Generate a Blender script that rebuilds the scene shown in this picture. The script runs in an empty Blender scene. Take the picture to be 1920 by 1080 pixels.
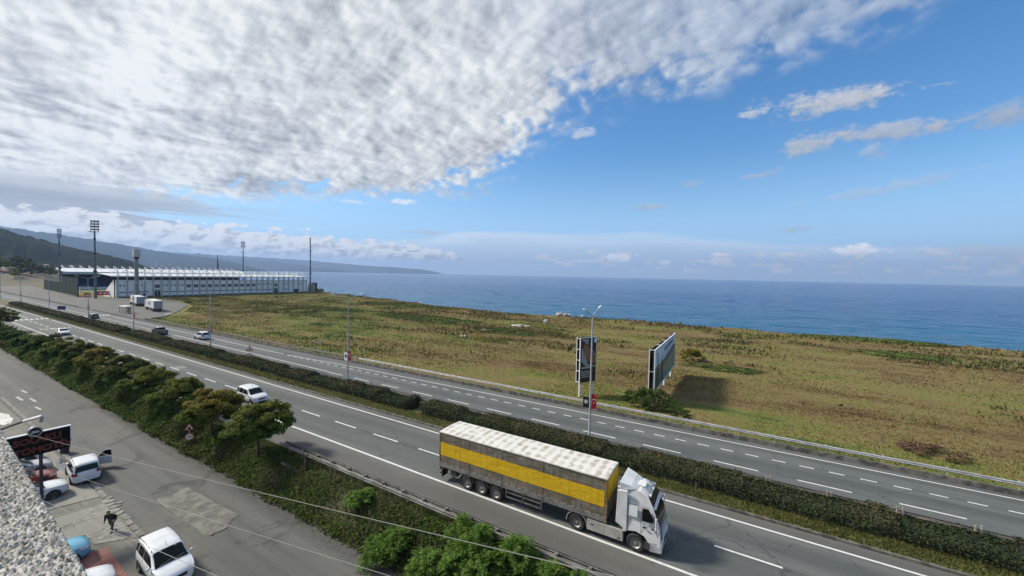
import bpy, bmesh, math, random
import numpy as np
from mathutils import Vector, Matrix, Euler
R = math.radians
random.seed(7)
S = bpy.context.scene
COL = S.collection
H = 16.4            # eye height above the highway
ZS = -2.0           # level of the service road
ZW = -2.7           # sea level

# ------------------------------------------------------------------ camera
cam = bpy.data.cameras.new('camera')
cam.sensor_width = 36.0
cam.lens = 36.0 * 722.0 / 1920.0
cam.clip_start = 0.05
cam.clip_end = 60000
camo = bpy.data.objects.new('camera', cam)
COL.objects.link(camo)
def _cam():
    yaw, pit, rol = R(30.0), R(1.94), R(1.2)
    f0 = Vector((-math.sin(yaw), math.cos(yaw), 0)); up = Vector((0, 0, 1)); r0 = Vector((math.cos(yaw), math.sin(yaw), 0))
    f = f0 * math.cos(pit) - up * math.sin(pit); u0 = up * math.cos(pit) + f0 * math.sin(pit)
    r = r0 * math.cos(rol) + u0 * math.sin(rol); u = u0 * math.cos(rol) - r0 * math.sin(rol)
    m = Matrix((r, u, -f)).transposed().to_4x4()
    m.translation = Vector((0, 0, H))
    return m
camo.matrix_world = _cam()
S.camera = camo

# ------------------------------------------------------------------ sun
SUN_DIR = Vector((-0.93, -0.30, 0.0)).normalized()
SUN_EL = R(40)
sd = Vector((SUN_DIR.x * math.cos(SUN_EL), SUN_DIR.y * math.cos(SUN_EL), math.sin(SUN_EL)))
sl = bpy.data.lights.new('sun', 'SUN')
sl.energy = 4.1
sl.angle = R(8.0)
sl.color = (1.0, 0.93, 0.82)
so = bpy.data.objects.new('sun', sl)
so.rotation_euler = (-sd).to_track_quat('-Z', 'Y').to_euler()
so.location = (-20, -20, 60)
COL.objects.link(so)

S.view_settings.view_transform = 'Standard'
S.view_settings.look = 'None'
S.view_settings.gamma = 1.0
S.view_settings.use_curve_mapping = False
S.view_settings.exposure = 0.42

# ------------------------------------------------------------------ node helpers
class NT:
    def __init__(s, tree): s.t = tree; s.n = tree.nodes; s.l = tree.links; s.dim = '3D'
    def new(s, kind, **kw):
        n = s.n.new(kind)
        for k, v in kw.items(): setattr(n, k, v)
        return n
    def put(s, sock, v):
        if isinstance(v, bpy.types.NodeSocket): s.l.new(v, sock)
        elif v is not None: sock.default_value = v
    def m(s, op, a, b=None, c=None, clamp=False):
        n = s.new('ShaderNodeMath', operation=op, use_clamp=clamp)
        s.put(n.inputs[0], a)
        if b is not None: s.put(n.inputs[1], b)
        if c is not None: s.put(n.inputs[2], c)
        return n.outputs[0]
    def add(s, a, b): return s.m('ADD', a, b)
    def sub(s, a, b): return s.m('SUBTRACT', a, b)
    def mul(s, a, b): return s.m('MULTIPLY', a, b)
    def div(s, a, b): return s.m('DIVIDE', a, b)
    def ss(s, x, lo, hi, a=0.0, b=1.0):
        n = s.new('ShaderNodeMapRange', interpolation_type='SMOOTHSTEP')
        s.put(n.inputs['Value'], x); s.put(n.inputs['From Min'], lo); s.put(n.inputs['From Max'], hi)
        s.put(n.inputs['To Min'], a); s.put(n.inputs['To Max'], b)
        return n.outputs[0]
    def xyz(s, x, y, z=0.0):
        n = s.new('ShaderNodeCombineXYZ')
        s.put(n.inputs[0], x); s.put(n.inputs[1], y); s.put(n.inputs[2], z)
        return n.outputs[0]
    def noise(s, vec, scale=1.0, detail=4.0, rough=0.55, dist=0.0, out='Fac'):
        n = s.new('ShaderNodeTexNoise', noise_dimensions=s.dim)
        if vec is not None: s.put(n.inputs['Vector'], vec)
        s.put(n.inputs['Scale'], scale); s.put(n.inputs['Detail'], detail); s.put(n.inputs['Roughness'], rough); s.put(n.inputs['Distortion'], dist)
        return n.outputs[out]
    def voro(s, vec, scale=1.0, feature='F1', out='Distance', smooth=None):
        n = s.new('ShaderNodeTexVoronoi', feature=feature, voronoi_dimensions=s.dim)
        if vec is not None: s.put(n.inputs['Vector'], vec)
        s.put(n.inputs['Scale'], scale)
        if smooth is not None and 'Smoothness' in n.inputs: s.put(n.inputs['Smoothness'], smooth)
        return n.outputs[out]
    def mix(s, f, a, b):
        n = s.new('ShaderNodeMix', data_type='RGBA')
        s.put(n.inputs[0], f)
        for i, v in ((6, a), (7, b)):
            if not isinstance(v, bpy.types.NodeSocket): v = (v[0], v[1], v[2], 1.0)
            s.put(n.inputs[i], v)
        return n.outputs[2]
    def scalev(s, vec, sc):
        n = s.new('ShaderNodeVectorMath', operation='MULTIPLY'); s.put(n.inputs[0], vec); n.inputs[1].default_value = sc
        return n.outputs[0]
    def ramp(s, f, stops):
        n = s.new('ShaderNodeValToRGB'); e = n.color_ramp.elements
        while len(e) < len(stops): e.new(0.5)
        for i, (p, c) in enumerate(stops): e[i].position = p; e[i].color = (c[0], c[1], c[2], 1)
        s.put(n.inputs[0], f); return n.outputs[0]
    def curve(s, x, pts):
        n = s.new('ShaderNodeFloatCurve'); c = n.mapping.curves[0]
        while len(c.points) < len(pts): c.points.new(0.5, 0.5)
        for i, p in enumerate(pts): c.points[i].location = p; c.points[i].handle_type = 'AUTO_CLAMPED'
        n.mapping.update(); s.put(n.inputs['Value'], x); return n.outputs[0]

# ------------------------------------------------------------------ world: sky with the clouds of the day
def build_world():
    w = bpy.data.worlds.new('World'); S.world = w; w.use_nodes = True
    t = NT(w.node_tree); t.n.clear(); t.dim = '2D'
    STR = 0.1
    sky = t.new('ShaderNodeTexSky', sky_type='NISHITA')
    sky.sun_disc = False; sky.sun_elevation = SUN_EL
    sky.sun_rotation = math.atan2(SUN_DIR.x, SUN_DIR.y)
    sky.altitude = 20; sky.air_density = 1.0; sky.dust_density = 0.4; sky.ozone_density = 2.5
    hs = t.new('ShaderNodeHueSaturation'); t.put(hs.inputs['Color'], sky.outputs[0])
    hs.inputs['Saturation'].default_value = 1.30; hs.inputs['Value'].default_value = SKYV
    base = hs.outputs[0]
    tc = t.new('ShaderNodeTexCoord'); sep = t.new('ShaderNodeSeparateXYZ'); t.l.new(tc.outputs['Generated'], sep.inputs[0])
    x, y, z = sep.outputs
    zc = t.m('MAXIMUM', z, 0.0)
    u = t.add(t.mul(t.m('ARCTAN2', x, y), 57.2958), 30.0)      # degrees from the view axis
    v = t.mul(t.m('ARCSINE', z), 57.2958)
    zs = t.add(zc, 0.02)
    qx, qy = t.div(x, zs), t.div(y, zs)
    zn = t.add(zc, 0.45)
    nx, ny = t.div(x, zn), t.div(y, zn)
    col = t.mix(t.mul(t.ss(v, 17.0, 0.0), 0.88), base, (2.85, 5.0, 7.7))
    def over(alpha, bright, tint=(1, 1, 1)):
        nonlocal col
        c = t.xyz(t.mul(bright, tint[0] / STR), t.mul(bright, tint[1] / STR), t.mul(bright, tint[2] / STR))
        col = t.mix(alpha, col, c)
    # --- pale band of high cloud above the sea horizon
    nb = t.noise(t.xyz(t.mul(u, 0.06), t.mul(v, 0.5)), 1.0, 5, 0.6)
    nb2 = t.noise(t.xyz(t.mul(u, 0.025), t.mul(v, 0.9), 4.0), 1.0, 4, 0.6)
    top = t.curve(t.div(t.add(u, 60.0), 120.0), [(0, .3), (.2, .40), (.36, .50), (.5, .66), (.62, .66), (.78, .5), (.9, .38), (1, .35)])   # x10 degrees
    topv = t.add(t.mul(top, 10.0), t.mul(t.sub(nb, 0.5), 2.2))
    bandA = t.mul(t.ss(t.sub(topv, v), -0.1, 0.9), t.ss(v, -0.5, 3.0, 0.85, 1.0))
    bandA = t.mul(bandA, t.ss(u, 20, 52, 1.0, 0.6))
    edge = t.ss(t.sub(topv, v), 0.3, 3.4, 1.0, 0.0)
    over(t.mul(bandA, t.add(0.58, t.mul(t.sub(nb2, 0.5), 1.1))), t.add(0.50, t.mul(edge, 0.20)), (0.88, 0.97, 1.08))
    # --- high broken sheet (altocumulus) ending along a slanting edge
    f = t.curve(t.div(t.add(qx, 12.0), 16.0), [(0, .70), (.25, .76), (.36, .80), (.453, .835), (.582, .945), (.61, .90), (.665, .765), (.70, .70), (.736, .685), (.775, .67), (.79, .62), (.82, .55), (.9, .3), (1, .1)])
    f = t.sub(t.mul(f, 6.0), 1.85)
    n2 = t.noise(t.xyz(nx, ny, 3.1), 4.3, 5, 0.6)
    far = t.m('MAXIMUM', t.mul(t.m('SQRT', t.add(t.mul(qx, qx), t.mul(qy, qy))), 0.33), 0.7)
    sdist = t.div(t.sub(t.add(f, t.mul(t.sub(n2, 0.5), 0.7)), qy), far)
    cov = t.ss(sdist, -0.08, 0.75)
    rip = t.noise(t.xyz(nx, t.mul(ny, 1.1)), 14.5, 5, 0.55, 0.12)
    rip_s = t.noise(t.xyz(t.add(nx, -0.016), t.mul(t.add(ny, -0.006), 1.1)), 14.5, 5, 0.55, 0.12)
    cell = t.voro(t.xyz(t.add(nx, t.mul(rip, 0.05)), t.add(t.mul(ny, 1.1), t.mul(rip, 0.05))), 19.0, 'SMOOTH_F1', smooth=0.6)
    dens = t.add(t.add(t.mul(rip, 0.75), t.mul(n2, 0.4)), t.mul(t.sub(0.45, cell), 0.32))
    deep = t.ss(sdist, -0.15, 1.5)
    thr = t.sub(0.66, t.mul(deep, 0.46))
    alpha = t.ss(dens, t.sub(thr, 0.17), t.add(thr, 0.19))
    alpha = t.mul(alpha, t.ss(sdist, -0.12, 0.5))
    alpha = t.m('MINIMUM', t.add(alpha, t.mul(t.ss(sdist, 0.6, 2.0), 0.5)), 0.98)
    thin = t.ss(qx, -1.3, 0.4, 1.0, 0.45)                      # the sheet thins out to the right
    alpha = t.mul(alpha, thin)
    big = t.noise(t.xyz(t.add(nx, 8.0), t.mul(ny, 2.2)), 3.3, 4, 0.55)
    streak = t.noise(t.xyz(t.mul(u, 0.035), t.mul(v, 0.33), 2.0), 1.0, 4, 0.55, 0.4)
    left = t.mul(t.ss(u, -52, -14, 1.0, 0.0), t.ss(v, 22, 9, 0.0, 1.0))
    grey = t.mul(t.ss(streak, 0.44, 0.62), left)
    lit = t.mul(t.sub(rip, rip_s), 0.85)
    br = t.add(t.add(0.52, t.mul(t.sub(big, 0.5), 0.52)), t.mul(t.add(lit, t.mul(t.sub(0.42, cell), 0.20)), t.ss(u, -52, -12, 0.85, 0.78)))
    br = t.add(br, t.ss(u, -60, -20, 0.17, 0.0))
    br = t.sub(br, t.mul(grey, 0.38))
    br = t.m('MINIMUM', t.m('MAXIMUM', br, 0.28), 0.71)
    warm = t.mix(t.ss(br, 0.35, 0.85), (0.95, 0.985, 1.04), (0.99, 1.0, 0.965))
    vm = t.new('ShaderNodeVectorMath', operation='SCALE'); t.put(vm.inputs[0], warm); t.put(vm.inputs['Scale'], t.mul(br, 1.0 / STR))
    col = t.mix(alpha, col, vm.outputs[0])
    # --- grey stratus bars low on the left
    bars = t.noise(t.xyz(t.mul(u, 0.045), t.mul(v, 0.75), 11.0), 1.0, 4, 0.55, 0.3)
    lm = t.mul(t.ss(u, -46, -26, 1.0, 0.0), t.mul(t.ss(v, 2.6, 4.2), t.ss(v, 9.5, 6.5)))
    over(t.mul(t.ss(t.add(bars, t.mul(t.ss(u, -56, -34, 0.14, 0.0), 1.0)), 0.47, 0.58), lm), t.add(0.33, t.mul(t.sub(bars, 0.5), 0.6)), (0.93, 0.98, 1.05))
    # --- cumulus bank over the far coast
    pv = t.xyz(t.mul(u, 0.42), t.mul(v, 0.85), 0.3)
    pn = t.noise(pv, 1.0, 6, 0.6, 0.2)
    pn_s = t.noise(t.xyz(t.sub(t.mul(u, 0.42), 0.16), t.add(t.mul(v, 0.85), 0.22), 0.3), 1.0, 6, 0.6, 0.2)
    bub = t.voro(t.xyz(t.add(t.mul(u, 0.62), pn), t.add(t.mul(v, 1.15), pn)), 1.0, 'SMOOTH_F1', smooth=0.35)
    tp = t.curve(t.div(t.add(u, 60.0), 60.0), [(0, .45), (.25, .46), (.5, .43), (.7, .375), (.82, .32), (.92, .16), (1, .05)])
    tp = t.add(t.mul(tp, 11.5), t.add(t.mul(t.sub(pn, 0.5), 3.0), t.mul(t.sub(0.4, bub), 1.5)))
    cb = t.mul(t.ss(t.sub(tp, v), 0.0, 0.35), t.ss(v, 1.2, 2.3))
    cb = t.mul(cb, t.ss(u, 2, -11))
    cbr = t.add(t.add(0.66, t.mul(t.sub(pn, pn_s), 2.0)), t.add(t.mul(t.sub(0.42, bub), 0.55), t.ss(v, 1.6, 3.6, -0.22, 0.08)))
    over(t.mul(cb, 0.93), t.m('MINIMUM', t.m('MAXIMUM', cbr, 0.31), 0.75), (1.0, 0.985, 0.95))
    # --- fair-weather puffs over the sea
    qn = t.noise(t.xyz(t.mul(u, 0.30), t.mul(v, 0.72), 5.5), 1.0, 5, 0.58)
    qb = t.noise(t.xyz(t.mul(u, 1.1), t.mul(v, 1.9), 9.5), 1.0, 3, 0.6)
    pm = t.mul(t.mul(t.ss(v, 0.7, 1.3), t.ss(v, 4.2, 2.8)), t.mul(t.ss(u, -4, 8), 1.0))
    sh = t.add(qn, t.mul(t.sub(qb, 0.5), 0.30))
    over(t.mul(t.ss(sh, 0.535, 0.60), pm), t.add(0.56, t.mul(t.ss(sh, 0.55, 0.68), 0.28)), (0.98, 0.99, 1.0))
    over(t.mul(t.mul(t.ss(qn, 0.5, 0.62), pm), 0.45), 0.46, (0.84, 0.95, 1.1))
    # --- single clouds
    wob = t.noise(t.xyz(t.mul(u, 0.30), t.mul(v, 0.42), 1.7), 1.0, 5, 0.6)
    fine = t.noise(t.xyz(t.mul(u, 0.75), t.mul(v, 1.5), 6.7), 1.0, 5, 0.62)
    def blob(u0, v0, ru, rv, tilt, a, b, soft=0.9, tint=(0.97, 0.98, 1.0), kn=1.0):
        du, dv = t.sub(u, u0), t.sub(v, t.add(v0, t.mul(t.sub(u, u0), tilt)))
        e = t.m('SQRT', t.add(t.m('POWER', t.div(t.m('ABSOLUTE', du), ru), 2.0), t.m('POWER', t.div(t.m('ABSOLUTE', dv), rv), 2.0)))
        s_ = t.add(t.sub(1.0, e), t.add(t.mul(t.sub(wob, 0.5), 1.9 * kn), t.mul(t.sub(fine, 0.5), 1.5 * (2 - kn))))
        al = t.mul(t.ss(s_, 0.0, soft), a)
        over(al, t.add(t.add(b, t.mul(t.sub(fine, 0.5), 0.22)), t.mul(t.m('MAXIMUM', t.m('MINIMUM', t.div(dv, rv), 1.0), -1.0), 0.08)), tint)
    blob(38.2, 19.7, 8.2, 1.5, -0.075, 0.85, 0.46)
    blob(31.5, 20.0, 2.5, 0.7, 0.0, 0.5, 0.55)
    blob(37.5, 15.8, 3.6, 1.5, 0.06, 0.75, 0.42)
    blob(43.5, 15.7, 6.0, 1.1, -0.10, 0.70, 0.40)
    blob(43.0, 13.7, 2.2, 1.1, 0.0, 0.50, 0.40)
    blob(52.0, 15.2, 5.0, 1.2, -0.05, 0.65, 0.36)
    blob(24.0, 12.5, 2.2, 0.6, 0.0, 0.45, 0.40)
    blob(32.0, 12.9, 3.0, 0.55, 0.10, 0.50, 0.40)
    blob(18.8, 9.75, 3.6, 0.55, 0.0, 0.60, 0.37)
    blob(36.0, 6.2, 2.0, 0.5, 0.0, 0.55, 0.37)
    blob(44.0, 10.0, 9.0, 0.8, 0.13, 0.35, 0.45)
    blob(9.6, 19.8, 2.4, 0.8, 0.15, 0.5, 0.60)
    blob(-17.0, 9.9, 3.0, 0.45, 0.02, 0.8, 0.72)
    blob(-23.0, 9.4, 3.4, 0.30, -0.05, 0.5, 0.66)
    blob(-12.6, 5.9, 3.2, 0.5, 0.0, 0.55, 0.42)
    blob(41.8, 3.5, 2.6, 0.75, 0.0, 0.95, 0.80, 0.5)
    blob(15.4, 2.7, 2.2, 0.8, 0.0, 0.9, 0.80, 0.5)
    blob(50.8, 3.2, 5.0, 0.8, 0.0, 0.5, 0.46)
    for u0, v0, ru, rv, b0 in ((11.5, 3.4, 0.8, 0.42, .62), (4.5, 2.7, 1.3, 0.38, .60), (27.9, 3.2, 0.9, 0.5, .74), (28.6, 2.1, 1.6, 0.42, .70), (21.4, 2.0, 0.9, 0.45, .72), (35.6, 3.1, 2.0, 0.45, .64), (32.3, 1.9, 1.4, 0.34, .62), (40.5, 1.8, 1.2, 0.36, .58), (49.0, 1.6, 0.9, 0.32, .62)):
        blob(u0, v0, ru, rv, 0.0, 0.9, b0, 0.6, kn=0.35)
    # below the horizon: plain sea-grey
    col = t.mix(t.ss(z, -0.02, 0.0), (0.9, 1.3, 1.8), col)
    bg = t.new('ShaderNodeBackground'); t.put(bg.inputs[0], col); bg.inputs[1].default_value = STR
    o = t.new('ShaderNodeOutputWorld'); t.l.new(bg.outputs[0], o.inputs[0])
SKYV = 1.22
build_world()

# ------------------------------------------------------------------ mesh helpers
class MB:
    """collects simple solids, then links them as ONE mesh object"""
    def __init__(s): s.v = []; s.f = []; s.mi = []; s.cur = 0
    def add(s, vs, fs):
        o = len(s.v); s.v += [tuple(p) for p in vs]
        for f in fs: s.f.append(tuple(i + o for i in f)); s.mi.append(s.cur)
        return s
    def box(s, x0, x1, y0, y1, z0, z1):
        v = [(x0,y0,z0),(x1,y0,z0),(x1,y1,z0),(x0,y1,z0),(x0,y0,z1),(x1,y0,z1),(x1,y1,z1),(x0,y1,z1)]
        return s.add(v, [(0,3,2,1),(4,5,6,7),(0,1,5,4),(1,2,6,5),(2,3,7,6),(3,0,4,7)])
    def hexa(s, bot, top):
        return s.add(list(bot) + list(top), [(0,3,2,1),(4,5,6,7),(0,1,5,4),(1,2,6,5),(2,3,7,6),(3,0,4,7)])
    def cyl(s, p0, p1, r0, r1=None, n=10, caps=True):
        r1 = r0 if r1 is None else r1
        p0, p1 = Vector(p0), Vector(p1); d = (p1 - p0)
        if d.length < 1e-9: return s
        d.normalize(); a = d.orthogonal().normalized(); b = d.cross(a)
        vs = []
        for p, r in ((p0, r0), (p1, r1)):
            for i in range(n):
                t = 2 * math.pi * i / n; vs.append(p + (a * math.cos(t) + b * math.sin(t)) * r)
        fs = [(i, (i + 1) % n, n + (i + 1) % n, n + i) for i in range(n)]
        if caps: fs += [tuple(range(n - 1, -1, -1)), tuple(range(n, 2 * n))]
        return s.add(vs, fs)
    def tube(s, pts, r, n=6):
        for i in range(len(pts) - 1):
            ra = r[i] if isinstance(r, (list, tuple)) else r
            rb = r[i + 1] if isinstance(r, (list, tuple)) else r
            s.cyl(pts[i], pts[i + 1], ra, rb, n)
        return s
    def bar(s, p0, p1, w, h):
        p0, p1 = Vector(p0), Vector(p1); d = (p1 - p0).normalized()
        up = Vector((0, 0, 1)) if abs(d.z) < 0.95 else Vector((1, 0, 0))
        a = d.cross(up).normalized() * w / 2; b = a.normalized().cross(d) * h / 2
        return s.hexa([p0 - a - b, p0 + a - b, p0 + a + b, p0 - a + b], [p1 - a - b, p1 + a - b, p1 + a + b, p1 - a + b])
    def prism(s, poly, h0, h1, axis='z'):
        n = len(poly)
        f = {'z': lambda a, b, h: (a, b, h), 'y': lambda a, b, h: (a, h, b), 'x': lambda a, b, h: (h, a, b)}[axis]
        vs = [f(a, b, h0) for a, b in poly] + [f(a, b, h1) for a, b in poly]
        return s.add(vs, [tuple(range(n - 1, -1, -1)), tuple(range(n, 2 * n))] + [(i, (i + 1) % n, n + (i + 1) % n, n + i) for i in range(n)])
    def quad(s, a, b, c, d): return s.add([a, b, c, d], [(0, 1, 2, 3)])
    def ball(s, c, r, n=10, m=6):
        if not isinstance(r, (tuple, list)): r = (r, r, r)
        vs = [(c[0], c[1], c[2] - r[2])]
        for j in range(1, m):
            t = math.pi * j / m - math.pi / 2
            for i in range(n):
                p = 2 * math.pi * i / n
                vs.append((c[0] + r[0] * math.cos(t) * math.cos(p), c[1] + r[1] * math.cos(t) * math.sin(p), c[2] + r[2] * math.sin(t)))
        vs.append((c[0], c[1], c[2] + r[2])); L = len(vs) - 1
        fs = [(0, 1 + (i + 1) % n, 1 + i) for i in range(n)]
        for j in range(m - 2):
            for i in range(n):
                a = 1 + j * n + i; b = 1 + j * n + (i + 1) % n; fs.append((a, b, b + n, a + n))
        k = 1 + (m - 2) * n
        fs += [(k + i, k + (i + 1) % n, L) for i in range(n)]
        return s.add(vs, fs)
    def latheY(s, prof, c, n=20):
        """profile of (radius, y) round an axis along Y through c"""
        vs = []
        for r, yy in prof:
            for i in range(n):
                t = 2 * math.pi * i / n; vs.append((c[0] + r * math.cos(t), c[1] + yy, c[2] + r * math.sin(t)))
        fs = []
        for j in range(len(prof) - 1):
            for i in range(n):
                a = j * n + i; b = j * n + (i + 1) % n; fs.append((a, b, b + n, a + n))
        return s.add(vs, fs)
    def mesh(s, name, mats, smooth=None):
        me = bpy.data.meshes.new(name); me.from_pydata(s.v, [], s.f)
        bm = bmesh.new(); bm.from_mesh(me)
        bmesh.ops.recalc_face_normals(bm, faces=bm.faces[:]); bm.to_mesh(me); bm.free()
        if not isinstance(mats, (list, tuple)): mats = [mats]
        for m_ in mats: me.materials.append(m_)
        if len(mats) > 1: me.polygons.foreach_set('material_index', s.mi)
        if smooth:
            me.shade_smooth(); me.set_sharp_from_angle(angle=R(smooth))
        return me
    def build(s, name, mats, parent=None, smooth=None, bevel=0):
        o = link(name, s.mesh(name, mats, smooth), parent)
        if bevel:
            b = o.modifiers.new('bevel', 'BEVEL'); b.width = bevel; b.segments = 2; b.limit_method = 'ANGLE'; b.angle_limit = R(40)
        return o

def link(name, data, parent=None):
    o = bpy.data.objects.new(name, data); COL.objects.link(o)
    if parent is not None: o.parent = parent
    return o
def tag(o, label=None, cat=None, group=None, kind=None):
    if label: o['label'] = label
    if cat: o['category'] = cat
    if group: o['group'] = group
    if kind: o['kind'] = kind
    return o
def thing(name, label, cat, loc=(0, 0, 0), rz=0.0, group=None):
    o = link(name, None); o.location = loc; o.rotation_euler = (0, 0, rz); o.empty_display_size = 0.3
    return tag(o, label, cat, group)
def kids(o):
    return [c for c in COL.objects if c.parent == o]
def dup(root, loc, rz=None, label=None, group=None, scale=None):
    r = root.copy(); COL.objects.link(r); r.location = loc
    if rz is not None: r.rotation_euler = (0, 0, rz)
    if label: r['label'] = label
    if group: r['group'] = group
    if scale: r.scale = scale
    for ch in list(root.children):
        c = ch.copy(); COL.objects.link(c); c.parent = r
        for g in list(ch.children):
            d = g.copy(); COL.objects.link(d); d.parent = c
    return r
def np_mesh(name, v, f, mat, smooth=False):
    """v (n,3), f (m,k) with constant k"""
    v = np.asarray(v, dtype=np.float32); f = np.asarray(f, dtype=np.int32); k = f.shape[1]
    me = bpy.data.meshes.new(name)
    me.vertices.add(len(v)); me.vertices.foreach_set('co', v.ravel())
    me.loops.add(f.size); me.loops.foreach_set('vertex_index', f.ravel())
    me.polygons.add(len(f)); me.polygons.foreach_set('loop_start', np.arange(0, f.size, k, dtype=np.int32))
    me.update(calc_edges=True)
    if smooth: me.shade_smooth()
    me.materials.append(mat)
    return me
def grid_mesh(name, P, mat, smooth=True):
    n, m = P.shape[:2]; i = np.arange(n - 1)[:, None]; j = np.arange(m - 1)[None, :]
    a = (i * m + j).ravel(); f = np.stack([a, a + m, a + m + 1, a + 1], 1)
    return np_mesh(name, P.reshape(-1, 3), f, mat, smooth)

# value noise on arrays
def vnoise(x, y, seed=0):
    xi = np.floor(x).astype(np.int64); yi = np.floor(y).astype(np.int64); xf = x - xi; yf = y - yi
    def h(a, b):
        n = (a * 374761393 + b * 668265263 + seed * 1274126177) & 0x7fffffff
        n = ((n ^ (n >> 13)) * 1274126177) & 0x7fffffff
        return ((n ^ (n >> 16)) & 0xffff) / 65535.0
    sx = xf * xf * (3 - 2 * xf); sy = yf * yf * (3 - 2 * yf)
    return (h(xi, yi) * (1 - sx) + h(xi + 1, yi) * sx) * (1 - sy) + (h(xi, yi + 1) * (1 - sx) + h(xi + 1, yi + 1) * sx) * sy
def fbm(x, y, o=4, seed=0):
    a = 0; w = 0.5; t = 0
    for k in range(o):
        a = a + w * vnoise(x * 2 ** k, y * 2 ** k, seed + k); t += w; w *= 0.5
    return a / t

# ------------------------------------------------------------------ materials
MATS = {}
def mat_tree(name):
    m = bpy.data.materials.new(name); m.use_nodes = True
    t = NT(m.node_tree); t.n.clear()
    o = t.new('ShaderNodeOutputMaterial'); b = t.new('ShaderNodeBsdfPrincipled'); t.l.new(b.outputs[0], o.inputs[0])
    return m, t, b
def bump(t, b, h, strength=0.5, dist=0.05):
    n = t.new('ShaderNodeBump'); n.inputs['Strength'].default_value = strength; n.inputs['Distance'].default_value = dist
    t.put(n.inputs['Height'], h); t.l.new(n.outputs[0], b.inputs['Normal']); return n
def pos(t, kind='obj'):
    if kind == 'pos': return t.new('ShaderNodeNewGeometry').outputs['Position']
    return t.new('ShaderNodeTexCoord').outputs['Object']
def mat(name, c1, c2=None, scale=4.0, rough=0.5, metal=0.0, bmp=0.0, bscale=None, vec=None, kind='obj', lo=0.35, hi=0.65, coat=0.0, spec=None, detail=5):
    if name in MATS: return MATS[name]
    m, t, b = mat_tree(name)
    p = pos(t, kind)
    if vec: p = t.scalev(p, vec)
    if c2 is not None:
        n = t.noise(p, scale, detail, 0.6)
        t.put(b.inputs['Base Color'], t.mix(t.ss(n, lo, hi), c1, c2))
    else:
        b.inputs['Base Color'].default_value = (*c1, 1)
    b.inputs['Roughness'].default_value = rough; b.inputs['Metallic'].default_value = metal
    b.inputs['Coat Weight'].default_value = coat; b.inputs['Coat Roughness'].default_value = 0.05
    if spec is not None: b.inputs['Specular IOR Level'].default_value = spec
    if bmp:
        bump(t, b, t.noise(p, bscale or scale * 4, 4, 0.6), bmp, 0.02)
    MATS[name] = m
    return m

def asphalt(name, c1, c2, dusty, warm=(0.16, 0.145, 0.115), cracks=0.0, stain=0.0, lane=None):
    m, t, b = mat_tree(name); p = pos(t, 'pos')
    sep = t.new('ShaderNodeSeparateXYZ'); t.l.new(p, sep.inputs[0])
    streak = t.noise(t.scalev(p, (0.025, 0.9, 0)), 1.0, 5, 0.6)
    patch = t.noise(t.scalev(p, (0.10, 0.22, 0)), 1.0, 6, 0.62)
    grain = t.noise(p, 9.0, 3, 0.7)
    col = t.mix(t.ss(t.add(t.mul(streak, 0.6), t.mul(patch, 0.4)), 0.41, 0.59), c1, c2)
    if lane:                                        # tyre-polished darker tracks
        for yc, w, s_ in lane:
            d = t.m('ABSOLUTE', t.sub(sep.outputs[1], yc))
            tr = t.mul(t.ss(d, w, w * 0.25, 0, 1), t.ss(patch, 0.2, 0.7, 0.5, 1.0))
            col = t.mix(t.mul(tr, s_), col, tuple(c * 0.62 for c in c1))
    if dusty:
        du = t.noise(t.scalev(p, (0.07, 0.16, 0)), 1.0, 7, 0.66)
        col = t.mix(t.mul(t.ss(du, 0.48, 0.72), dusty), col, warm)
    if stain:
        st = t.noise(t.scalev(p, (0.22, 0.30, 0)), 1.0, 6, 0.7, 1.0)
        col = t.mix(t.mul(t.ss(st, 0.56, 0.66), stain), col, (0.028, 0.028, 0.027))
    if cracks:
        wv = t.noise(p, 0.45, 5, 0.65, out='Color')
        vm = t.new('ShaderNodeVectorMath', operation='MULTIPLY_ADD'); t.put(vm.inputs[0], wv); vm.inputs[1].default_value = (3.2, 3.2, 0); t.put(vm.inputs[2], p)
        cr = t.voro(vm.outputs[0], 0.17, 'DISTANCE_TO_EDGE')
        col = t.mix(t.mul(t.ss(cr, 0.010, 0.003), cracks), col, (0.02, 0.02, 0.019))
        cr2 = t.voro(vm.outputs[0], 0.55, 'DISTANCE_TO_EDGE')
        col = t.mix(t.mul(t.mul(t.ss(cr2, 0.02, 0.006), t.ss(patch, 0.55, 0.7)), cracks * 0.8), col, (0.025, 0.025, 0.024))
    col = t.mix(t.ss(grain, 0.3, 0.75, 0.0, 0.35), col, tuple(c * 1.7 for c in c1))
    t.put(b.inputs['Base Color'], col)
    t.put(b.inputs['Roughness'], t.ss(patch, 0.2, 0.8, 0.7, 0.9))
    b.inputs['Specular IOR Level'].default_value = 0.3
    bump(t, b, grain, 0.35, 0.02)
    MATS[name] = m; return m

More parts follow.
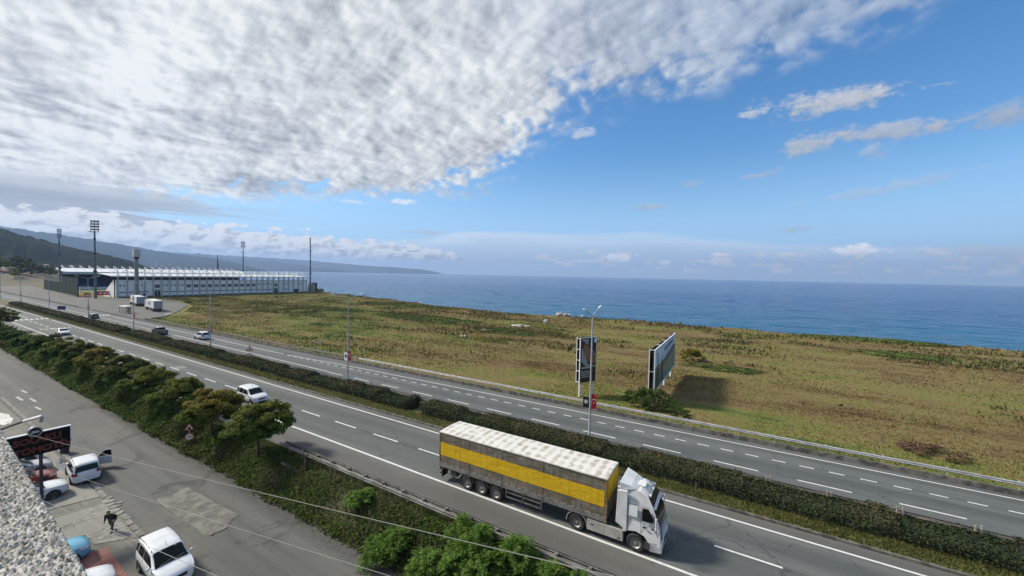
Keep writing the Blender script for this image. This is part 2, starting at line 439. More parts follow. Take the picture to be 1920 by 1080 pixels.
def leaf_mat(name, c1, c2, c3=None, zr=None, trans=0.45, nscale=0.6, rough=0.75):
    """leaf colours vary leaf by leaf and clump by clump; c3 is an autumn tint taken by some clumps"""
    m = bpy.data.materials.new(name); m.use_nodes = True
    t = NT(m.node_tree); t.n.clear(); o = t.new('ShaderNodeOutputMaterial')
    g = t.new('ShaderNodeNewGeometry'); rnd = g.outputs['Random Per Island']
    p = t.new('ShaderNodeTexCoord').outputs['Object']
    n = t.noise(p, nscale, 3, 0.6)
    col = t.mix(t.ss(t.add(t.mul(rnd, 0.45), t.mul(n, 0.65)), 0.3, 0.8), c1, c2)
    if c3 is not None:
        n2 = t.noise(p, nscale * 0.6, 2, 0.5)
        f = t.ss(t.add(n2, t.mul(t.sub(rnd, 0.5), 0.35)), 0.47, 0.66)
        if zr:
            sp = t.new('ShaderNodeSeparateXYZ'); t.l.new(p, sp.inputs[0])
            f = t.mul(t.ss(t.add(sp.outputs[2], t.mul(t.sub(n2, 0.5), 1.6)), zr[0], zr[1]), t.ss(rnd, 0.0, 0.7, 0.35, 1.0))
        col = t.mix(f, col, c3)
    d = t.new('ShaderNodeBsdfPrincipled'); t.put(d.inputs['Base Color'], col); d.inputs['Roughness'].default_value = rough
    d.inputs['Specular IOR Level'].default_value = 0.12
    tr = t.new('ShaderNodeBsdfTranslucent'); t.put(tr.inputs[0], col)
    mx = t.new('ShaderNodeMixShader'); mx.inputs[0].default_value = trans
    t.l.new(d.outputs[0], mx.inputs[1]); t.l.new(tr.outputs[0], mx.inputs[2]); t.l.new(mx.outputs[0], o.inputs[0])
    MATS[name] = m; return m

def field_colour(t, p, rnd=None):
    a = t.noise(t.scalev(p, (0.012, 0.035, 0)), 1.0, 5, 0.6)
    b_ = t.noise(t.scalev(p, (0.06, 0.17, 0)), 1.0, 6, 0.65)
    c = t.noise(t.scalev(p, (0.5, 1.1, 0)), 1.0, 5, 0.7)
    f = t.add(t.add(t.mul(a, 0.50), t.mul(b_, 0.40)), t.mul(c, 0.22))
    sp = t.new('ShaderNodeSeparateXYZ'); t.l.new(p, sp.inputs[0])
    # greener toward the road and the left, browner out to the right
    f = t.add(0.535, t.mul(t.sub(f, 0.55), 1.4))
    f = t.add(f, t.ss(sp.outputs[0], -200, 40, 0.025, -0.035))
    f = t.add(f, t.ss(sp.outputs[1], 62, 47, 0.0, 0.06))
    if rnd is not None: f = t.add(f, t.mul(t.sub(rnd, 0.5), 0.05))
    return t.ramp(f, [(0.38, (0.100, 0.066, 0.034)), (0.45, (0.165, 0.118, 0.054)), (0.52, (0.200, 0.160, 0.068)), (0.58, (0.185, 0.172, 0.056)), (0.63, (0.145, 0.165, 0.044)), (0.69, (0.075, 0.100, 0.032)), (0.78, (0.042, 0.062, 0.024))])

def build_ground_mats():
    m, t, b = mat_tree('field_grass'); p = pos(t, 'pos')
    t.put(b.inputs['Base Color'], field_colour(t, p)); b.inputs['Roughness'].default_value = 0.95; b.inputs['Specular IOR Level'].default_value = 0.1
    h = t.add(t.noise(t.scalev(p, (0.8, 1.0, 1)), 1.0, 6, 0.7), t.mul(t.noise(p, 5.0, 3, 0.7), 0.4))
    bump(t, b, h, 0.9, 0.5); MATS['field'] = m
    m, t, b = mat_tree('field_blades'); g = t.new('ShaderNodeNewGeometry')
    t.put(b.inputs['Base Color'], field_colour(t, g.outputs['Position'], g.outputs['Random Per Island'])); b.inputs['Roughness'].default_value = 0.9; b.inputs['Specular IOR Level'].default_value = 0.1
    MATS['blades'] = m
    MATS['soil'] = mat('bank_soil', (0.035, 0.033, 0.018), (0.075, 0.065, 0.035), 1.2, 0.95, bmp=0.8, bscale=3, kind='pos')
    MATS['scrubland'] = mat('scrub_ground', (0.045, 0.042, 0.022), (0.11, 0.09, 0.045), 0.05, 0.95, kind='pos', bmp=0.8, bscale=0.6)
    MATS['median'] = mat('median_grass', (0.050, 0.058, 0.018), (0.115, 0.105, 0.035), 0.8, 0.95, kind='pos', bmp=0.8, bscale=6)
    MATS['near_asphalt'] = asphalt('near_asphalt', (0.080, 0.088, 0.084), (0.126, 0.132, 0.125), 0.4, (0.135, 0.13, 0.118), 0.5, 0.0, [(24.8, 1.7, 0.5), (28.2, 1.6, 0.55), (26.45, 0.32, 0.6)])
    MATS['far_asphalt'] = asphalt('far_asphalt', (0.074, 0.083, 0.083), (0.116, 0.124, 0.121), 0.3, (0.13, 0.13, 0.122), 0.4, 0.0, [(40.55, 1.0, 0.5), (38.0, 0.7, 0.25)])
    MATS['shoulder'] = asphalt('shoulder_asphalt', (0.085, 0.084, 0.078), (0.115, 0.112, 0.103), 0.4)
    MATS['service'] = asphalt('service_asphalt', (0.072, 0.074, 0.069), (0.108, 0.108, 0.099), 0.6, (0.145, 0.137, 0.112), 0.42, 0.65)
    MATS['lot'] = asphalt('lot_asphalt', (0.075, 0.075, 0.074), (0.105, 0.103, 0.098), 0.3)
    MATS['concrete_yard'] = asphalt('yard_concrete', (0.095, 0.094, 0.080), (0.155, 0.150, 0.132), 0.8, (0.21, 0.197, 0.16), 0.5, 0.9)
    MATS['kerb'] = mat('kerb_concrete', (0.13, 0.125, 0.11), (0.24, 0.23, 0.205), 2.5, 0.9, bmp=0.4, bscale=14, kind='pos')
    MATS['kerb_dark'] = mat('weathered_concrete', (0.05, 0.047, 0.04), (0.15, 0.14, 0.12), 1.6, 0.9, bmp=0.6, bscale=9, kind='pos')
    MATS['paint'] = mat('road_paint', (0.62, 0.62, 0.59), (0.42, 0.42, 0.40), 2.2, 0.7, kind='pos', lo=0.5, hi=0.75)
    MATS['paint_old'] = mat('worn_road_paint', (0.48, 0.47, 0.43), (0.22, 0.21, 0.19), 3.0, 0.8, kind='pos')
    # sea
    m, t, b = mat_tree('sea_water'); p = pos(t, 'pos')
    sp = t.new('ShaderNodeSeparateXYZ'); t.l.new(p, sp.inputs[0])
    off = t.ss(sp.outputs[1], 150, 420)
    sw = t.noise(t.scalev(p, (0.004, 0.02, 0)), 1.0, 4, 0.6)
    t.put(b.inputs['Base Color'], t.mix(t.m('MINIMUM', t.add(off, t.mul(t.sub(sw, 0.5), 0.5)), 1.0), (0.004, 0.092, 0.190), (0.002, 0.058, 0.180)))
    b.inputs['Roughness'].default_value = 0.12; b.inputs['IOR'].default_value = 1.33
    w1 = t.noise(t.scalev(p, (0.045, 0.16, 0)), 1.0, 3, 0.5, 0.4)
    w2 = t.noise(t.scalev(p, (0.22, 0.65, 0)), 1.0, 4, 0.6, 0.5)
    w3 = t.noise(t.scalev(p, (0.012, 0.05, 0)), 1.0, 2, 0.5)
    hgt = t.add(t.add(t.mul(w1, 3.4), t.mul(w2, 1.3)), t.mul(w3, 4.0))
    bump(t, b, hgt, 1.0, 1.0)
    MATS['sea'] = m
    for nm, c1, c2 in (('hill_near', (0.015, 0.020, 0.013), (0.040, 0.045, 0.027)), ('hill_far', (0.018, 0.024, 0.018), (0.046, 0.050, 0.034))):
        m, t, b = mat_tree(nm); p = pos(t, 'pos')
        n = t.noise(p, 0.006, 8, 0.65); n2 = t.noise(p, 0.05, 5, 0.7)
        c = t.mix(t.ss(t.add(t.mul(n, 0.6), t.mul(n2, 0.4)), 0.35, 0.68), c1, c2)
        c = t.mix(t.ss(t.noise(p, 0.012, 5, 0.6), 0.62, 0.70, 0, 0.7), c, (0.09, 0.095, 0.04))
        t.put(b.inputs['Base Color'], c); b.inputs['Roughness'].default_value = 1.0; b.inputs['Specular IOR Level'].default_value = 0.0
        bump(t, b, n2, 1.0, 18.0); MATS[nm] = m
build_ground_mats()
METAL = mat('galvanised_steel', (0.34, 0.34, 0.335), (0.48, 0.48, 0.47), 1.5, 0.6, 0.2, kind='pos')
METAL_OLD = mat('weathered_steel', (0.14, 0.135, 0.125), (0.27, 0.26, 0.24), 1.2, 0.6, 0.4, kind='pos')
WHITE = mat('white_paint', (0.72, 0.73, 0.73), (0.62, 0.63, 0.62), 1.2, 0.5)
DARK = mat('dark_steel', (0.03, 0.032, 0.035), rough=0.55)
BLACK = mat('black_plastic', (0.012, 0.012, 0.013), rough=0.5)
GLASS = mat('dark_glass', (0.006, 0.008, 0.009), rough=0.08, spec=0.22)
RED = mat('flag_red', (0.52, 0.018, 0.022), (0.42, 0.014, 0.018), 2.0, 0.7)
WHITE_CLOTH = mat('white_cloth', (0.75, 0.75, 0.74), rough=0.8)

def structure(name, me, z=0.0):
    o = link(name, me); o.location.z = z; return tag(o, kind='structure')
def strip(name, x0, x1, y0, y1, z, matn, parent=None, nx=1):
    """level sheet"""
    X = np.linspace(x0, x1, nx + 1); P = np.zeros((nx + 1, 2, 3)); P[:, :, 0] = X[:, None]; P[:, 0, 1] = y0; P[:, 1, 1] = y1; P[:, :, 2] = z
    me = grid_mesh(name, P, MATS[matn], False)
    if parent is None: return structure(name, me)
    return link(name, me, parent)
def poly_sheet(name, pts, z, matn, parent=None):
    me = bpy.data.meshes.new(name); me.from_pydata([(x, y, z) for x, y in pts], [], [tuple(range(len(pts)))]); me.materials.append(MATS[matn])
    return structure(name, me) if parent is None else link(name, me, parent)

# ------------------------------------------------------------------ ground, field, bank, sea, hills
def shore(x):
    return np.interp(x, [-2600, -1500, -600, -330, -290, -268, -245, -198, -138, -100, -80, -60, -50, -15, 18, 41, 62, 120, 300, 600],
                     [520, 330, 205, 192, 190, 186, 180, 168, 153, 145, 142, 146, 148, 147, 148, 148, 145, 138, 130, 120])
def bank_z(y):
    t = np.clip((y - 16.55) / (19.3 - 16.55), 0, 1); return ZS - 0.03 + (1.93) * (t * t * (3 - 2 * t) * 0.6 + t * 0.4)
def field_z(x, y):
    s = shore(x) + 5 * (fbm(x / 9.0, y * 0 + 3.3, 3, 5) - 0.5)
    d = s - y
    z = -0.05 + 0.55 * (fbm(x / 22.0, y / 14.0, 4, 9) - 0.5) * np.clip((y - 48) / 12, 0, 1) * np.where(x < -170, 0.15, 1.0)
    z = z + 1.0 * np.exp(-((d - 5) / 6.0) ** 2) * (fbm(x / 12.0, y / 12.0, 3, 4) - 0.15) * np.where(x < -275, 0.2, 1)
    return np.where(d < 2.5, z - (2.5 - d) * 0.9, z)
xs = np.concatenate([np.linspace(-2600, -480, 30), np.linspace(-460, -260, 40), np.linspace(-255, 80, 240), np.linspace(90, 600, 30)])
ys = np.concatenate([[-900, -300, -80, -20, 0, 10, 16.5], np.linspace(16.6, 19.4, 12), [19.6, 20.0, 25, 31, 36, 45.9]])
X, Y = np.meshgrid(xs, ys, indexing='ij')
Z = bank_z(Y); Z = Z + np.where((Y > 16.7) & (Y < 19.3), 0.28 * (fbm(X / 1.3, Y / 1.1, 3, 2) - 0.5), 0)
Z = np.where(Y > 19.9, -0.07, Z)
structure('ground', grid_mesh('ground', np.stack([X, Y, Z], -1), MATS['soil']))
tt = np.concatenate([np.linspace(0, 0.9, 70), np.linspace(0.91, 1.12, 40)])
xs2 = np.concatenate([np.linspace(-2600, -480, 40), np.linspace(-460, -290, 60), np.linspace(-286, 90, 300), np.linspace(100, 600, 50)])
X, T = np.meshgrid(xs2, tt, indexing='ij'); Y = 45.9 + (shore(X) - 45.9) * T
structure('field', grid_mesh('field', np.stack([X, Y, field_z(X, Y)], -1), MATS['field']))
# sea: rings out to the horizon
rr = np.concatenate([[0], np.geomspace(60, 17000, 64)]); aa = np.linspace(0, 2 * math.pi, 97)
A, Rr = np.meshgrid(aa, rr, indexing='ij')
structure('sea', grid_mesh('sea', np.stack([Rr * np.cos(A), Rr * np.sin(A), np.full_like(A, ZW - 0.5)], -1), MATS['sea']))
_x = np.arange(-520, 270, 2.0); _y = 128 + 1.15 * (1.0122 ** np.arange(165) - 1) / 0.0122
Xs, Ys = np.meshgrid(_x, _y, indexing='ij')
_w = 0.55 * (fbm(Xs / 16.0 + 0.6 * fbm(Xs / 30., Ys / 12., 2, 3), Ys / 5.5, 4, 71) - 0.5) + 0.5 * (fbm(Xs / 34.0, Ys / 11.0 + Xs / 120., 3, 72) - 0.5)
_f = np.clip((Ys.max() - Ys) / 150, 0, 1) * np.clip((270 - Xs) / 40, 0, 1) * np.clip((Xs + 520) / 60, 0, 1)
structure('sea', grid_mesh('sea', np.stack([Xs, Ys, ZW + _w * 1.5 * _f - 0.3 * (1 - _f)], -1), MATS['sea']))

def hill(name, D, prof, matn, near=0.75, back=1.35, seed=1, rough=0.17, step=0.12, nr=44):
    az = np.arange(prof[0][0], prof[-1][0] + step, step)
    el = np.interp(az, [p[0] for p in prof], [p[1] for p in prof])
    Rd = D * (1 + 0.06 * (fbm(az * 0.35, az * 0 + seed, 3, seed) - 0.5))
    hr = np.maximum(Rd * np.tan(np.radians(np.maximum(el, -0.05))) + H, 0.0)
    tt = np.linspace(0, 1, nr); A, Tt = np.meshgrid(az, tt, indexing='ij')
    r = Rd[:, None] * np.where(Tt < 0.7, near + (1 - near) * Tt / 0.7, 1 + (back - 1) * (Tt - 0.7) / 0.3)
    up = np.clip(Tt / 0.7, 0, 1); dn = np.clip((Tt - 0.7) / 0.3, 0, 1)
    shape = np.where(Tt < 0.7, up ** 1.15 * 0.75 + 0.25 * up * up * (3 - 2 * up), 1 - dn ** 1.5)
    spur = np.abs(fbm(A * 0.55 + up * 0.5, up * 1.6, 4, seed + 20) - 0.5) * 2
    h = hr[:, None] * np.clip(shape - rough * 2.6 * (0.35 - spur) * up * (1 - up) * 2.2 + rough * 0.5 * (fbm(A * 3.0, Tt * 9, 4, seed + 3) - 0.5) * up, 0, 2)
    h = h + (fbm(A * 9.0, Tt * 30, 3, seed + 8) - 0.5) * np.minimum(hr[:, None] * 0.06, 9.0) * up
    z = ZW - 0.6 + h * (hr[:, None] - ZW) / np.maximum(hr[:, None], 0.1)
    ar = np.radians(A)
    structure(name, grid_mesh(name, np.stack([r * np.sin(ar), r * np.cos(ar), z], -1), MATS[matn]))
hill('coast_hill', 1900, [(-118, 2.6), (-100, 4.2), (-92, 4.0), (-83, 3.25), (-82.1, 2.90), (-81, 2.52), (-79.6, 2.05), (-77.9, 1.6), (-76.1, 1.12), (-74.5, 0.62), (-73.6, 0.15), (-72.8, -0.4)], 'hill_near', 0.62, 1.3, 3)
hill('second_hill', 7600, [(-118, 4.2), (-100, 4.0), (-90, 3.6), (-83, 3.36), (-81.5, 3.20), (-79.9, 3.05), (-78.2, 2.8), (-76.4, 2.45), (-74.5, 2.22), (-72.4, 1.78), (-70.2, 1.48), (-67.8, 1.22), (-65.2, 0.66), (-63.6, 0.15), (-62.5, -0.2)], 'hill_far', 0.72, 1.3, 11)
hill('third_hill', 11000, [(-84, 2.2), (-74, 1.7), (-71.1, 1.5), (-69, 1.65), (-66.8, 1.30), (-64.2, 1.22), (-61.4, 1.1), (-59, 0.84), (-57.5, 0.45), (-54, 0.2), (-52, -0.1)], 'hill_far', 0.8, 1.25, 17)
hill('cape', 13600, [(-75, 1.9), (-66, 1.6), (-62, 1.5), (-59, 1.4), (-55.2, 1.16), (-52, 0.95), (-49.8, 0.83), (-47.5, 0.78), (-45.5, 0.66), (-43.4, 0.55), (-41.8, 0.34), (-40.6, 0.06), (-40, -0.1)], 'hill_far', 0.86, 1.2, 23)

# air
hb = MB().box(-17500, 17500, -17500, 17500, ZW - 3.0, 720.0)
hm = bpy.data.materials.new('haze_air'); hm.use_nodes = True; ht = NT(hm.node_tree); ht.n.clear()
ho = ht.new('ShaderNodeOutputMaterial'); hv = ht.new('ShaderNodeVolumePrincipled')
hv.inputs['Color'].default_value = (0.43, 0.63, 1.0, 1); hv.inputs['Density'].default_value = 8.0e-5
hv.inputs['Anisotropy'].default_value = 0.2
ht.l.new(hv.outputs[0], ho.inputs['Volume'])
tag(hb.build('haze', hm), kind='stuff')

# ------------------------------------------------------------------ roads
XL, XR = -700, 130
near_road = strip('near_carriageway', XL, XR, 20.05, 31.1, 0.0, 'near_asphalt')
far_road = strip('far_carriageway', XL, XR, 36.72, 45.45, 0.0, 'far_asphalt')
service = strip('service_road', XL, XR, 9.2, 16.62, ZS, 'service')
yard = strip('forecourt', -140, 20, -0.2, 10.05, ZS + 0.012, 'concrete_yard')
structure('median_strip', MB().box(XL, XR, 31.28, 36.55, -0.2, 0.12).mesh('median_strip', MATS['median']))
structure('median_kerb', MB().box(XL, XR, 31.1, 31.28, -0.2, 0.15).mesh('median_kerb', MATS['kerb_dark']))
structure('median_kerb', MB().box(XL, XR, 36.55, 36.72, -0.2, 0.15).mesh('median_kerb', MATS['kerb_dark']))
poly_sheet('parking_lot', [(-640, 45.47), (-640, 74), (-563, 79), (-430, 69), (-296, 59.5), (-290, 66), (-281, 69.5), (-262, 76), (-240, 82), (-205, 74), (-180, 62), (-166, 54), (-160, 46.6), (-160, 45.47)], 0.13, 'lot')
strip('near_shoulder', XL, XR, 30.05, 31.1, 0.004, 'shoulder')
strip('near_edge_shoulder', XL, XR, 20.05, 22.85, 0.004, 'shoulder')

def mark(parent, name, x0, x1, y0, y1, w, z=0.009, matn='paint'):
    d = Vector((x1 - x0, y1 - y0, 0)); n = Vector((-d.y, d.x, 0)).normalized() * w / 2
    me = bpy.data.meshes.new(name); me.from_pydata([(x0 - n.x, y0 - n.y, z), (x1 - n.x, y1 - n.y, z), (x1 + n.x, y1 + n.y, z), (x0 + n.x, y0 + n.y, z)], [], [(0, 1, 2, 3)])
    me.materials.append(MATS[matn]); return link(name, me, parent)
def unit_mark(L, w, matn='paint', name='lane_dash'):
    me = bpy.data.meshes.new(name); me.from_pydata([(0, -w / 2, 0), (L, -w / 2, 0), (L, w / 2, 0), (0, w / 2, 0)], [], [(0, 1, 2, 3)]); me.materials.append(MATS[matn]); return me
mark(near_road, 'edge_line', -178, XR, 23.45, 22.95, 0.19)
mark(near_road, 'edge_line', -178, XR, 30.75, 29.50, 0.17)
mark(near_road, 'edge_line', XL, -188, 32.2 - 1.3, 30.8, 0.17)
mark(near_road, 'edge_line', -560, -188, 27.9, 27.9, 0.15)
DASH = unit_mark(3.45, 0.16); SHORT = unit_mark(1.05, 0.15)
def dashes(parent, me, x0, x1, period, y, skip=()):
    x = x0
    while x < x1:
        if not any(a < x < b for a, b in skip):
            o = link('lane_dash', me, parent); o.location = (x, y(x) if callable(y) else y, 0.009)
        x += period
dashes(near_road, DASH, -0.5 - 6.13 * 29, 70, 6.13, lambda x: 26.47 - 0.0008 * x)
mark(far_road, 'lane_line', -176, -56.8, 40.7, 39.15, 0.16)
mark(far_road, 'lane_line', -420, -188, 41.3, 40.8, 0.15)
dashes(far_road, DASH, 5.05 - 6.15 * 10, 90, 6.15, 38.95)
mark(far_road, 'edge_line', -176, -76, 43.6, 42.6, 0.15)
dashes(far_road, SHORT, -74.4, 90, 2.05, lambda x: np.interp(x, [-75, 0, 100], [42.5, 42.1, 41.9]))
pts = [(-74, 42.62), (-60, 43.4), (-28, 44.0), (0, 44.4), (30, 44.85), (XR, 44.9)]
for (xa, ya), (xb, yb) in zip(pts[:-1], pts[1:]): mark(far_road, 'edge_line', xa, xb, ya, yb, 0.15)
# crossings and the rumble bars before them
ZEB = unit_mark(2.6, 0.55, 'paint', 'crossing_bar')
for k in range(9):
    o = link('crossing_bar', ZEB, near_road); o.location = (-184.2, 23.9 + k * 0.98, 0.011)
for k in range(7):
    o = link('crossing_bar', ZEB, far_road); o.location = (-184.0, 37.8 + k * 1.05, 0.011)
BARM = unit_mark(3.0, 0.32, 'paint_old', 'rumble_bar')
for k in range(7):
    o = link('rumble_bar', BARM, near_road); o.location = (-154.0, 24.7 + k * 0.8, 0.011)
for k in range(6):
    o = link('rumble_bar', BARM, near_road); o.location = (-79.8, 26.8 + k * 0.22, 0.012); o.scale = (0.7, 0.25, 1)

# ------------------------------------------------------------------ vegetation
rng = np.random.default_rng(11)
def unit(n):
    v = rng.normal(size=(n, 3)); return v / np.linalg.norm(v, axis=1, keepdims=True)
def leaves(c, nrm, L, W, droop=0.0):
    """diamond leaves, each one small face lying roughly square to nrm"""
    n = len(c); r = unit(n); u = r - nrm * np.sum(r * nrm, 1, keepdims=True); u /= np.linalg.norm(u, axis=1, keepdims=True) + 1e-9
    u[:, 2] -= droop; u /= np.linalg.norm(u, axis=1, keepdims=True)
    w = np.cross(nrm, u); w /= np.linalg.norm(w, axis=1, keepdims=True) + 1e-9
    L = np.broadcast_to(L, (n,))[:, None]; W = np.broadcast_to(W, (n,))[:, None]
    v = np.stack([c - u * L * .5, c + w * W * .5, c + u * L * .5, c - w * W * .5], 1)
    return v.reshape(-1, 3)
def leaf_mesh(name, v, m):
    return np_mesh(name, v, np.arange(len(v)).reshape(-1, 4), m)
LEAF_A = leaf_mat('leaf_deep_green', (0.042, 0.086, 0.018), (0.115, 0.175, 0.032), (0.170, 0.180, 0.032), (2.6, 4.6))
LEAF_B = leaf_mat('leaf_olive_gold', (0.042, 0.082, 0.016), (0.125, 0.172, 0.030), (0.250, 0.195, 0.036), (2.4, 4.6))
LEAF_C = leaf_mat('leaf_dark', (0.034, 0.070, 0.016), (0.090, 0.142, 0.030), (0.130, 0.130, 0.030), (2.4, 5.0))
LEAF_SAP = leaf_mat('leaf_fresh_green', (0.050, 0.105, 0.016), (0.125, 0.205, 0.036), None, trans=0.32)
LEAF_HEDGE = leaf_mat('leaf_hedge', (0.015, 0.025, 0.011), (0.048, 0.066, 0.026), (0.085, 0.075, 0.032), (0.75, 1.5), trans=0.1)
LEAF_BANK = leaf_mat('leaf_bank', (0.036, 0.070, 0.015), (0.110, 0.158, 0.034), (0.098, 0.112, 0.036), None, nscale=0.35)
LEAF_YEL = leaf_mat('leaf_yellow', (0.075, 0.085, 0.014), (0.23, 0.200, 0.022), None)
LEAF_RED = leaf_mat('leaf_reddish', (0.095, 0.056, 0.036), (0.150, 0.098, 0.058), None, trans=0.1)
LEAF_GREENPATCH = leaf_mat('leaf_weed', (0.055, 0.085, 0.022), (0.120, 0.150, 0.040), None, trans=0.1)
LEAF_FAR = leaf_mat('leaf_far', (0.012, 0.022, 0.009), (0.038, 0.052, 0.018), None, nscale=0.2, trans=0.1)
BARK = mat('bark', (0.030, 0.025, 0.019), (0.075, 0.062, 0.048), 3.0, 0.95, bmp=0.6)

def crown_points(R_, Hc, z0, nclump, nleaf, seed, flat=0.35):
    """leaf centres and normals: clumps spread over and through a rounded, uneven crown"""
    r = np.random.default_rng(seed); C = []; Nn = []
    zc = z0 + Hc * 0.40
    for k in range(nclump):
        a = r.uniform(0, 2 * math.pi); sz = r.uniform(-flat, 1.0); q = math.sqrt(max(0, 1 - sz * sz)) if sz > 0 else 1 - 0.35 * (sz / flat) ** 2 if flat else 1
        f = r.uniform(0.80, 0.98) if k % 4 else r.uniform(0.3, 0.7)
        lob = 1 + 0.13 * math.sin(3 * a + seed) + 0.09 * math.sin(5 * a + seed * 2 + 3 * sz)
        cc = np.array([math.cos(a) * q * R_ * lob * f, math.sin(a) * q * R_ * lob * f, zc + sz * f * Hc * 0.58 * (1 + 0.12 * math.sin(2 * a + seed))])
        rad = R_ * r.uniform(0.12, 0.22)
        n = int(nleaf / nclump * r.uniform(0.6, 1.4))
        d = r.normal(size=(n, 3)); d[:, 2] = np.abs(d[:, 2]) * 0.9 - 0.2; d /= np.linalg.norm(d, axis=1, keepdims=True)
        p = cc + d * rad * r.uniform(0.45, 1.15, (n, 1)) * np.array([1.1, 1.1, 0.8])
        out = (cc - np.array([0, 0, zc])) / R_
        nn = d * 0.8 + out * 0.5 + np.array([0, 0, 0.45]) + r.normal(size=(n, 3)) * 0.45
        C.append(p); Nn.append(nn / np.linalg.norm(nn, axis=1, keepdims=True))
    return np.concatenate(C), np.concatenate(Nn)
def trunk_mesh(name, h, r0, R_, Hc, seed, nl=7):
    r = random.Random(seed); b = MB()
    p = Vector((0, 0, -0.4)); pts = [p.copy()]; rad = [r0 * 1.3]
    for i in range(4):
        p = p + Vector((r.uniform(-.08, .08), r.uniform(-.08, .08), (h + 0.4) / 4)); pts.append(p.copy()); rad.append(r0 * (1 - 0.1 * i))
    b.tube(pts, rad, 8); top = pts[-1]
    for i in range(nl):
        a = 2 * math.pi * i / nl + r.uniform(-.3, .3); q = top.copy(); pl = [q.copy()]; rl = [r0 * 0.55]
        for j in range(4):
            f = (j + 1) / 4
            q = top + Vector((math.cos(a) * R_ * 0.72 * f, math.sin(a) * R_ * 0.72 * f, Hc * (0.15 + 0.55 * f ** 0.8))) + Vector((r.uniform(-.15, .15), r.uniform(-.15, .15), r.uniform(-.1, .1)))
            pl.append(q.copy()); rl.append(r0 * 0.55 * (1 - 0.8 * f))
        b.tube(pl, rl, 5)
        for j in (1, 2, 3):
            e = pl[j] + Vector((r.uniform(-.6, .6), r.uniform(-.6, .6), r.uniform(.3, .9)))
            b.tube([pl[j], e], [rl[j] * .6, rl[j] * .2], 4)
    return b.mesh(name, BARK, 60)
def tree(name, loc, R_, Hc, th, nleaf, ls, lm, seed, label, group, cat='tree', r0=0.13, nclump=84):
    t_ = thing(name, label, cat, loc, 0, group)
    C, Nn = crown_points(R_, Hc, th, nclump, nleaf, seed)
    r = np.random.default_rng(seed + 5); n = len(C)
    link('crown', leaf_mesh('crown', leaves(C, Nn, ls * r.uniform(0.7, 1.3, n), ls * 0.62 * r.uniform(0.7, 1.3, n)), lm), t_)
    link('trunk', trunk_mesh('trunk', th + Hc * 0.25, r0, R_, Hc, seed), t_)
    return t_
def bz(y): return float(bank_z(np.array(y)))
# roadside trees on the bank, nearest first
TREES = [(-36.6, 18.4, 2.9, 3.5, 1.6, LEAF_A, 'umbrella-shaped roadside tree nearest the end of the guardrail, green with a yellowish top'),
         (-45.0, 18.2, 2.9, 3.6, 1.5, LEAF_B, 'golden-topped roadside tree in front of the white van on the highway'),
         (-52.9, 18.2, 2.7, 3.4, 1.7, LEAF_A, 'yellow-green roadside tree just left of the golden-topped one'),
         (-60.7, 18.2, 2.8, 3.5, 1.7, LEAF_A, 'round green roadside tree, fourth along the bank from the guardrail end'),
         (-70.5, 18.2, 2.9, 3.6, 1.6, LEAF_C, 'dark green round-headed roadside tree, fifth along the bank from the guardrail end'),
         (-80.5, 18.3, 2.8, 3.5, 1.6, LEAF_B, 'brownish roadside tree, sixth along the bank from the guardrail end'),
         (-88.0, 18.2, 2.7, 3.4, 1.5, LEAF_C, 'dark roadside tree, seventh along the bank from the guardrail end'),
         (-97.5, 18.2, 2.9, 3.5, 1.4, LEAF_A, 'roadside tree hiding the side of the white saloon car'),
         (-109.0, 18.1, 2.8, 3.2, 1.2, LEAF_C, 'low dark roadside tree, ninth along the bank from the guardrail end'),
         (-122.0, 18.0, 2.6, 2.4, 0.8, LEAF_A, 'low bushy roadside tree, tenth along the bank from the guardrail end'),
         (-137.0, 18.0, 2.6, 2.2, 0.6, LEAF_C, 'low dark bushy tree near the left edge, below the crossing'),
         (-153.5, 18.6, 3.4, 4.6, 2.0, LEAF_C, 'tall dark tree cut by the left edge of the photo beside the crossing')]
for i, (x, y, r_, hc, th, lm, lab) in enumerate(TREES):
    n = int(np.interp(-x, [36, 150], [15000, 5000])); ls = float(np.interp(-x, [36, 150], [0.24, 0.42]))
    tree('roadside_tree', (x, y, bz(y)), r_ * 0.86, hc, th, n, ls, lm, 31 + i * 7, lab, 'roadside trees on the bank')

# ground cover of the bank
def cover(name, n, xr, yr, zf, size, m, lift=(0.0, 0.35), dens=None, flat=0.6, clump=0):
    x = rng.uniform(*xr, n); y = rng.uniform(*yr, n)
    if dens is not None:
        k = rng.uniform(0, 1, n) < dens(x, y); x, y = x[k], y[k]
    z = zf(x, y) + rng.uniform(*lift, len(x)) * (0.35 + 1.1 * fbm(x / 1.7, y / 1.7, 3, 6)) * np.where(x > -60, np.clip((19.6 - y) / 0.8, 0.25, 1), 1)
    nn = unit(len(x)) * 0.7 + np.array([0, -0.25, flat]); nn /= np.linalg.norm(nn, axis=1, keepdims=True)
    s = size * rng.uniform(0.5, 1.4, len(x))
    return leaves(np.stack([x, y, z], 1), nn, s, s * 0.6)
def bank_dens(x, y): return np.clip(0.55 + 1.3 * (fbm(x / 2.5, y / 1.6, 3, 31) - 0.42), 0.08, 1) * np.clip((y - 16.25 + 0.5 * (fbm(x / 1.5, y * 0, 2, 8) - 0.5)) / 0.5, 0, 1)
V = [cover('a', 60000, (-42, 8), (16.2, 20.0), lambda x, y: bank_z(y), 0.20, None, (0.0, 0.50), bank_dens),
     cover('a', 60000, (-95, -42), (16.2, 19.9), lambda x, y: bank_z(y), 0.27, None, (0.02, 0.75), bank_dens),
     cover('a', 40000, (-240, -95), (16.2, 20.4), lambda x, y: bank_z(y), 0.46, None, (0.05, 1.3), bank_dens)]
tag(link('bank_weeds', leaf_mesh('bank_weeds', np.concatenate(V), LEAF_BANK)), kind='stuff')
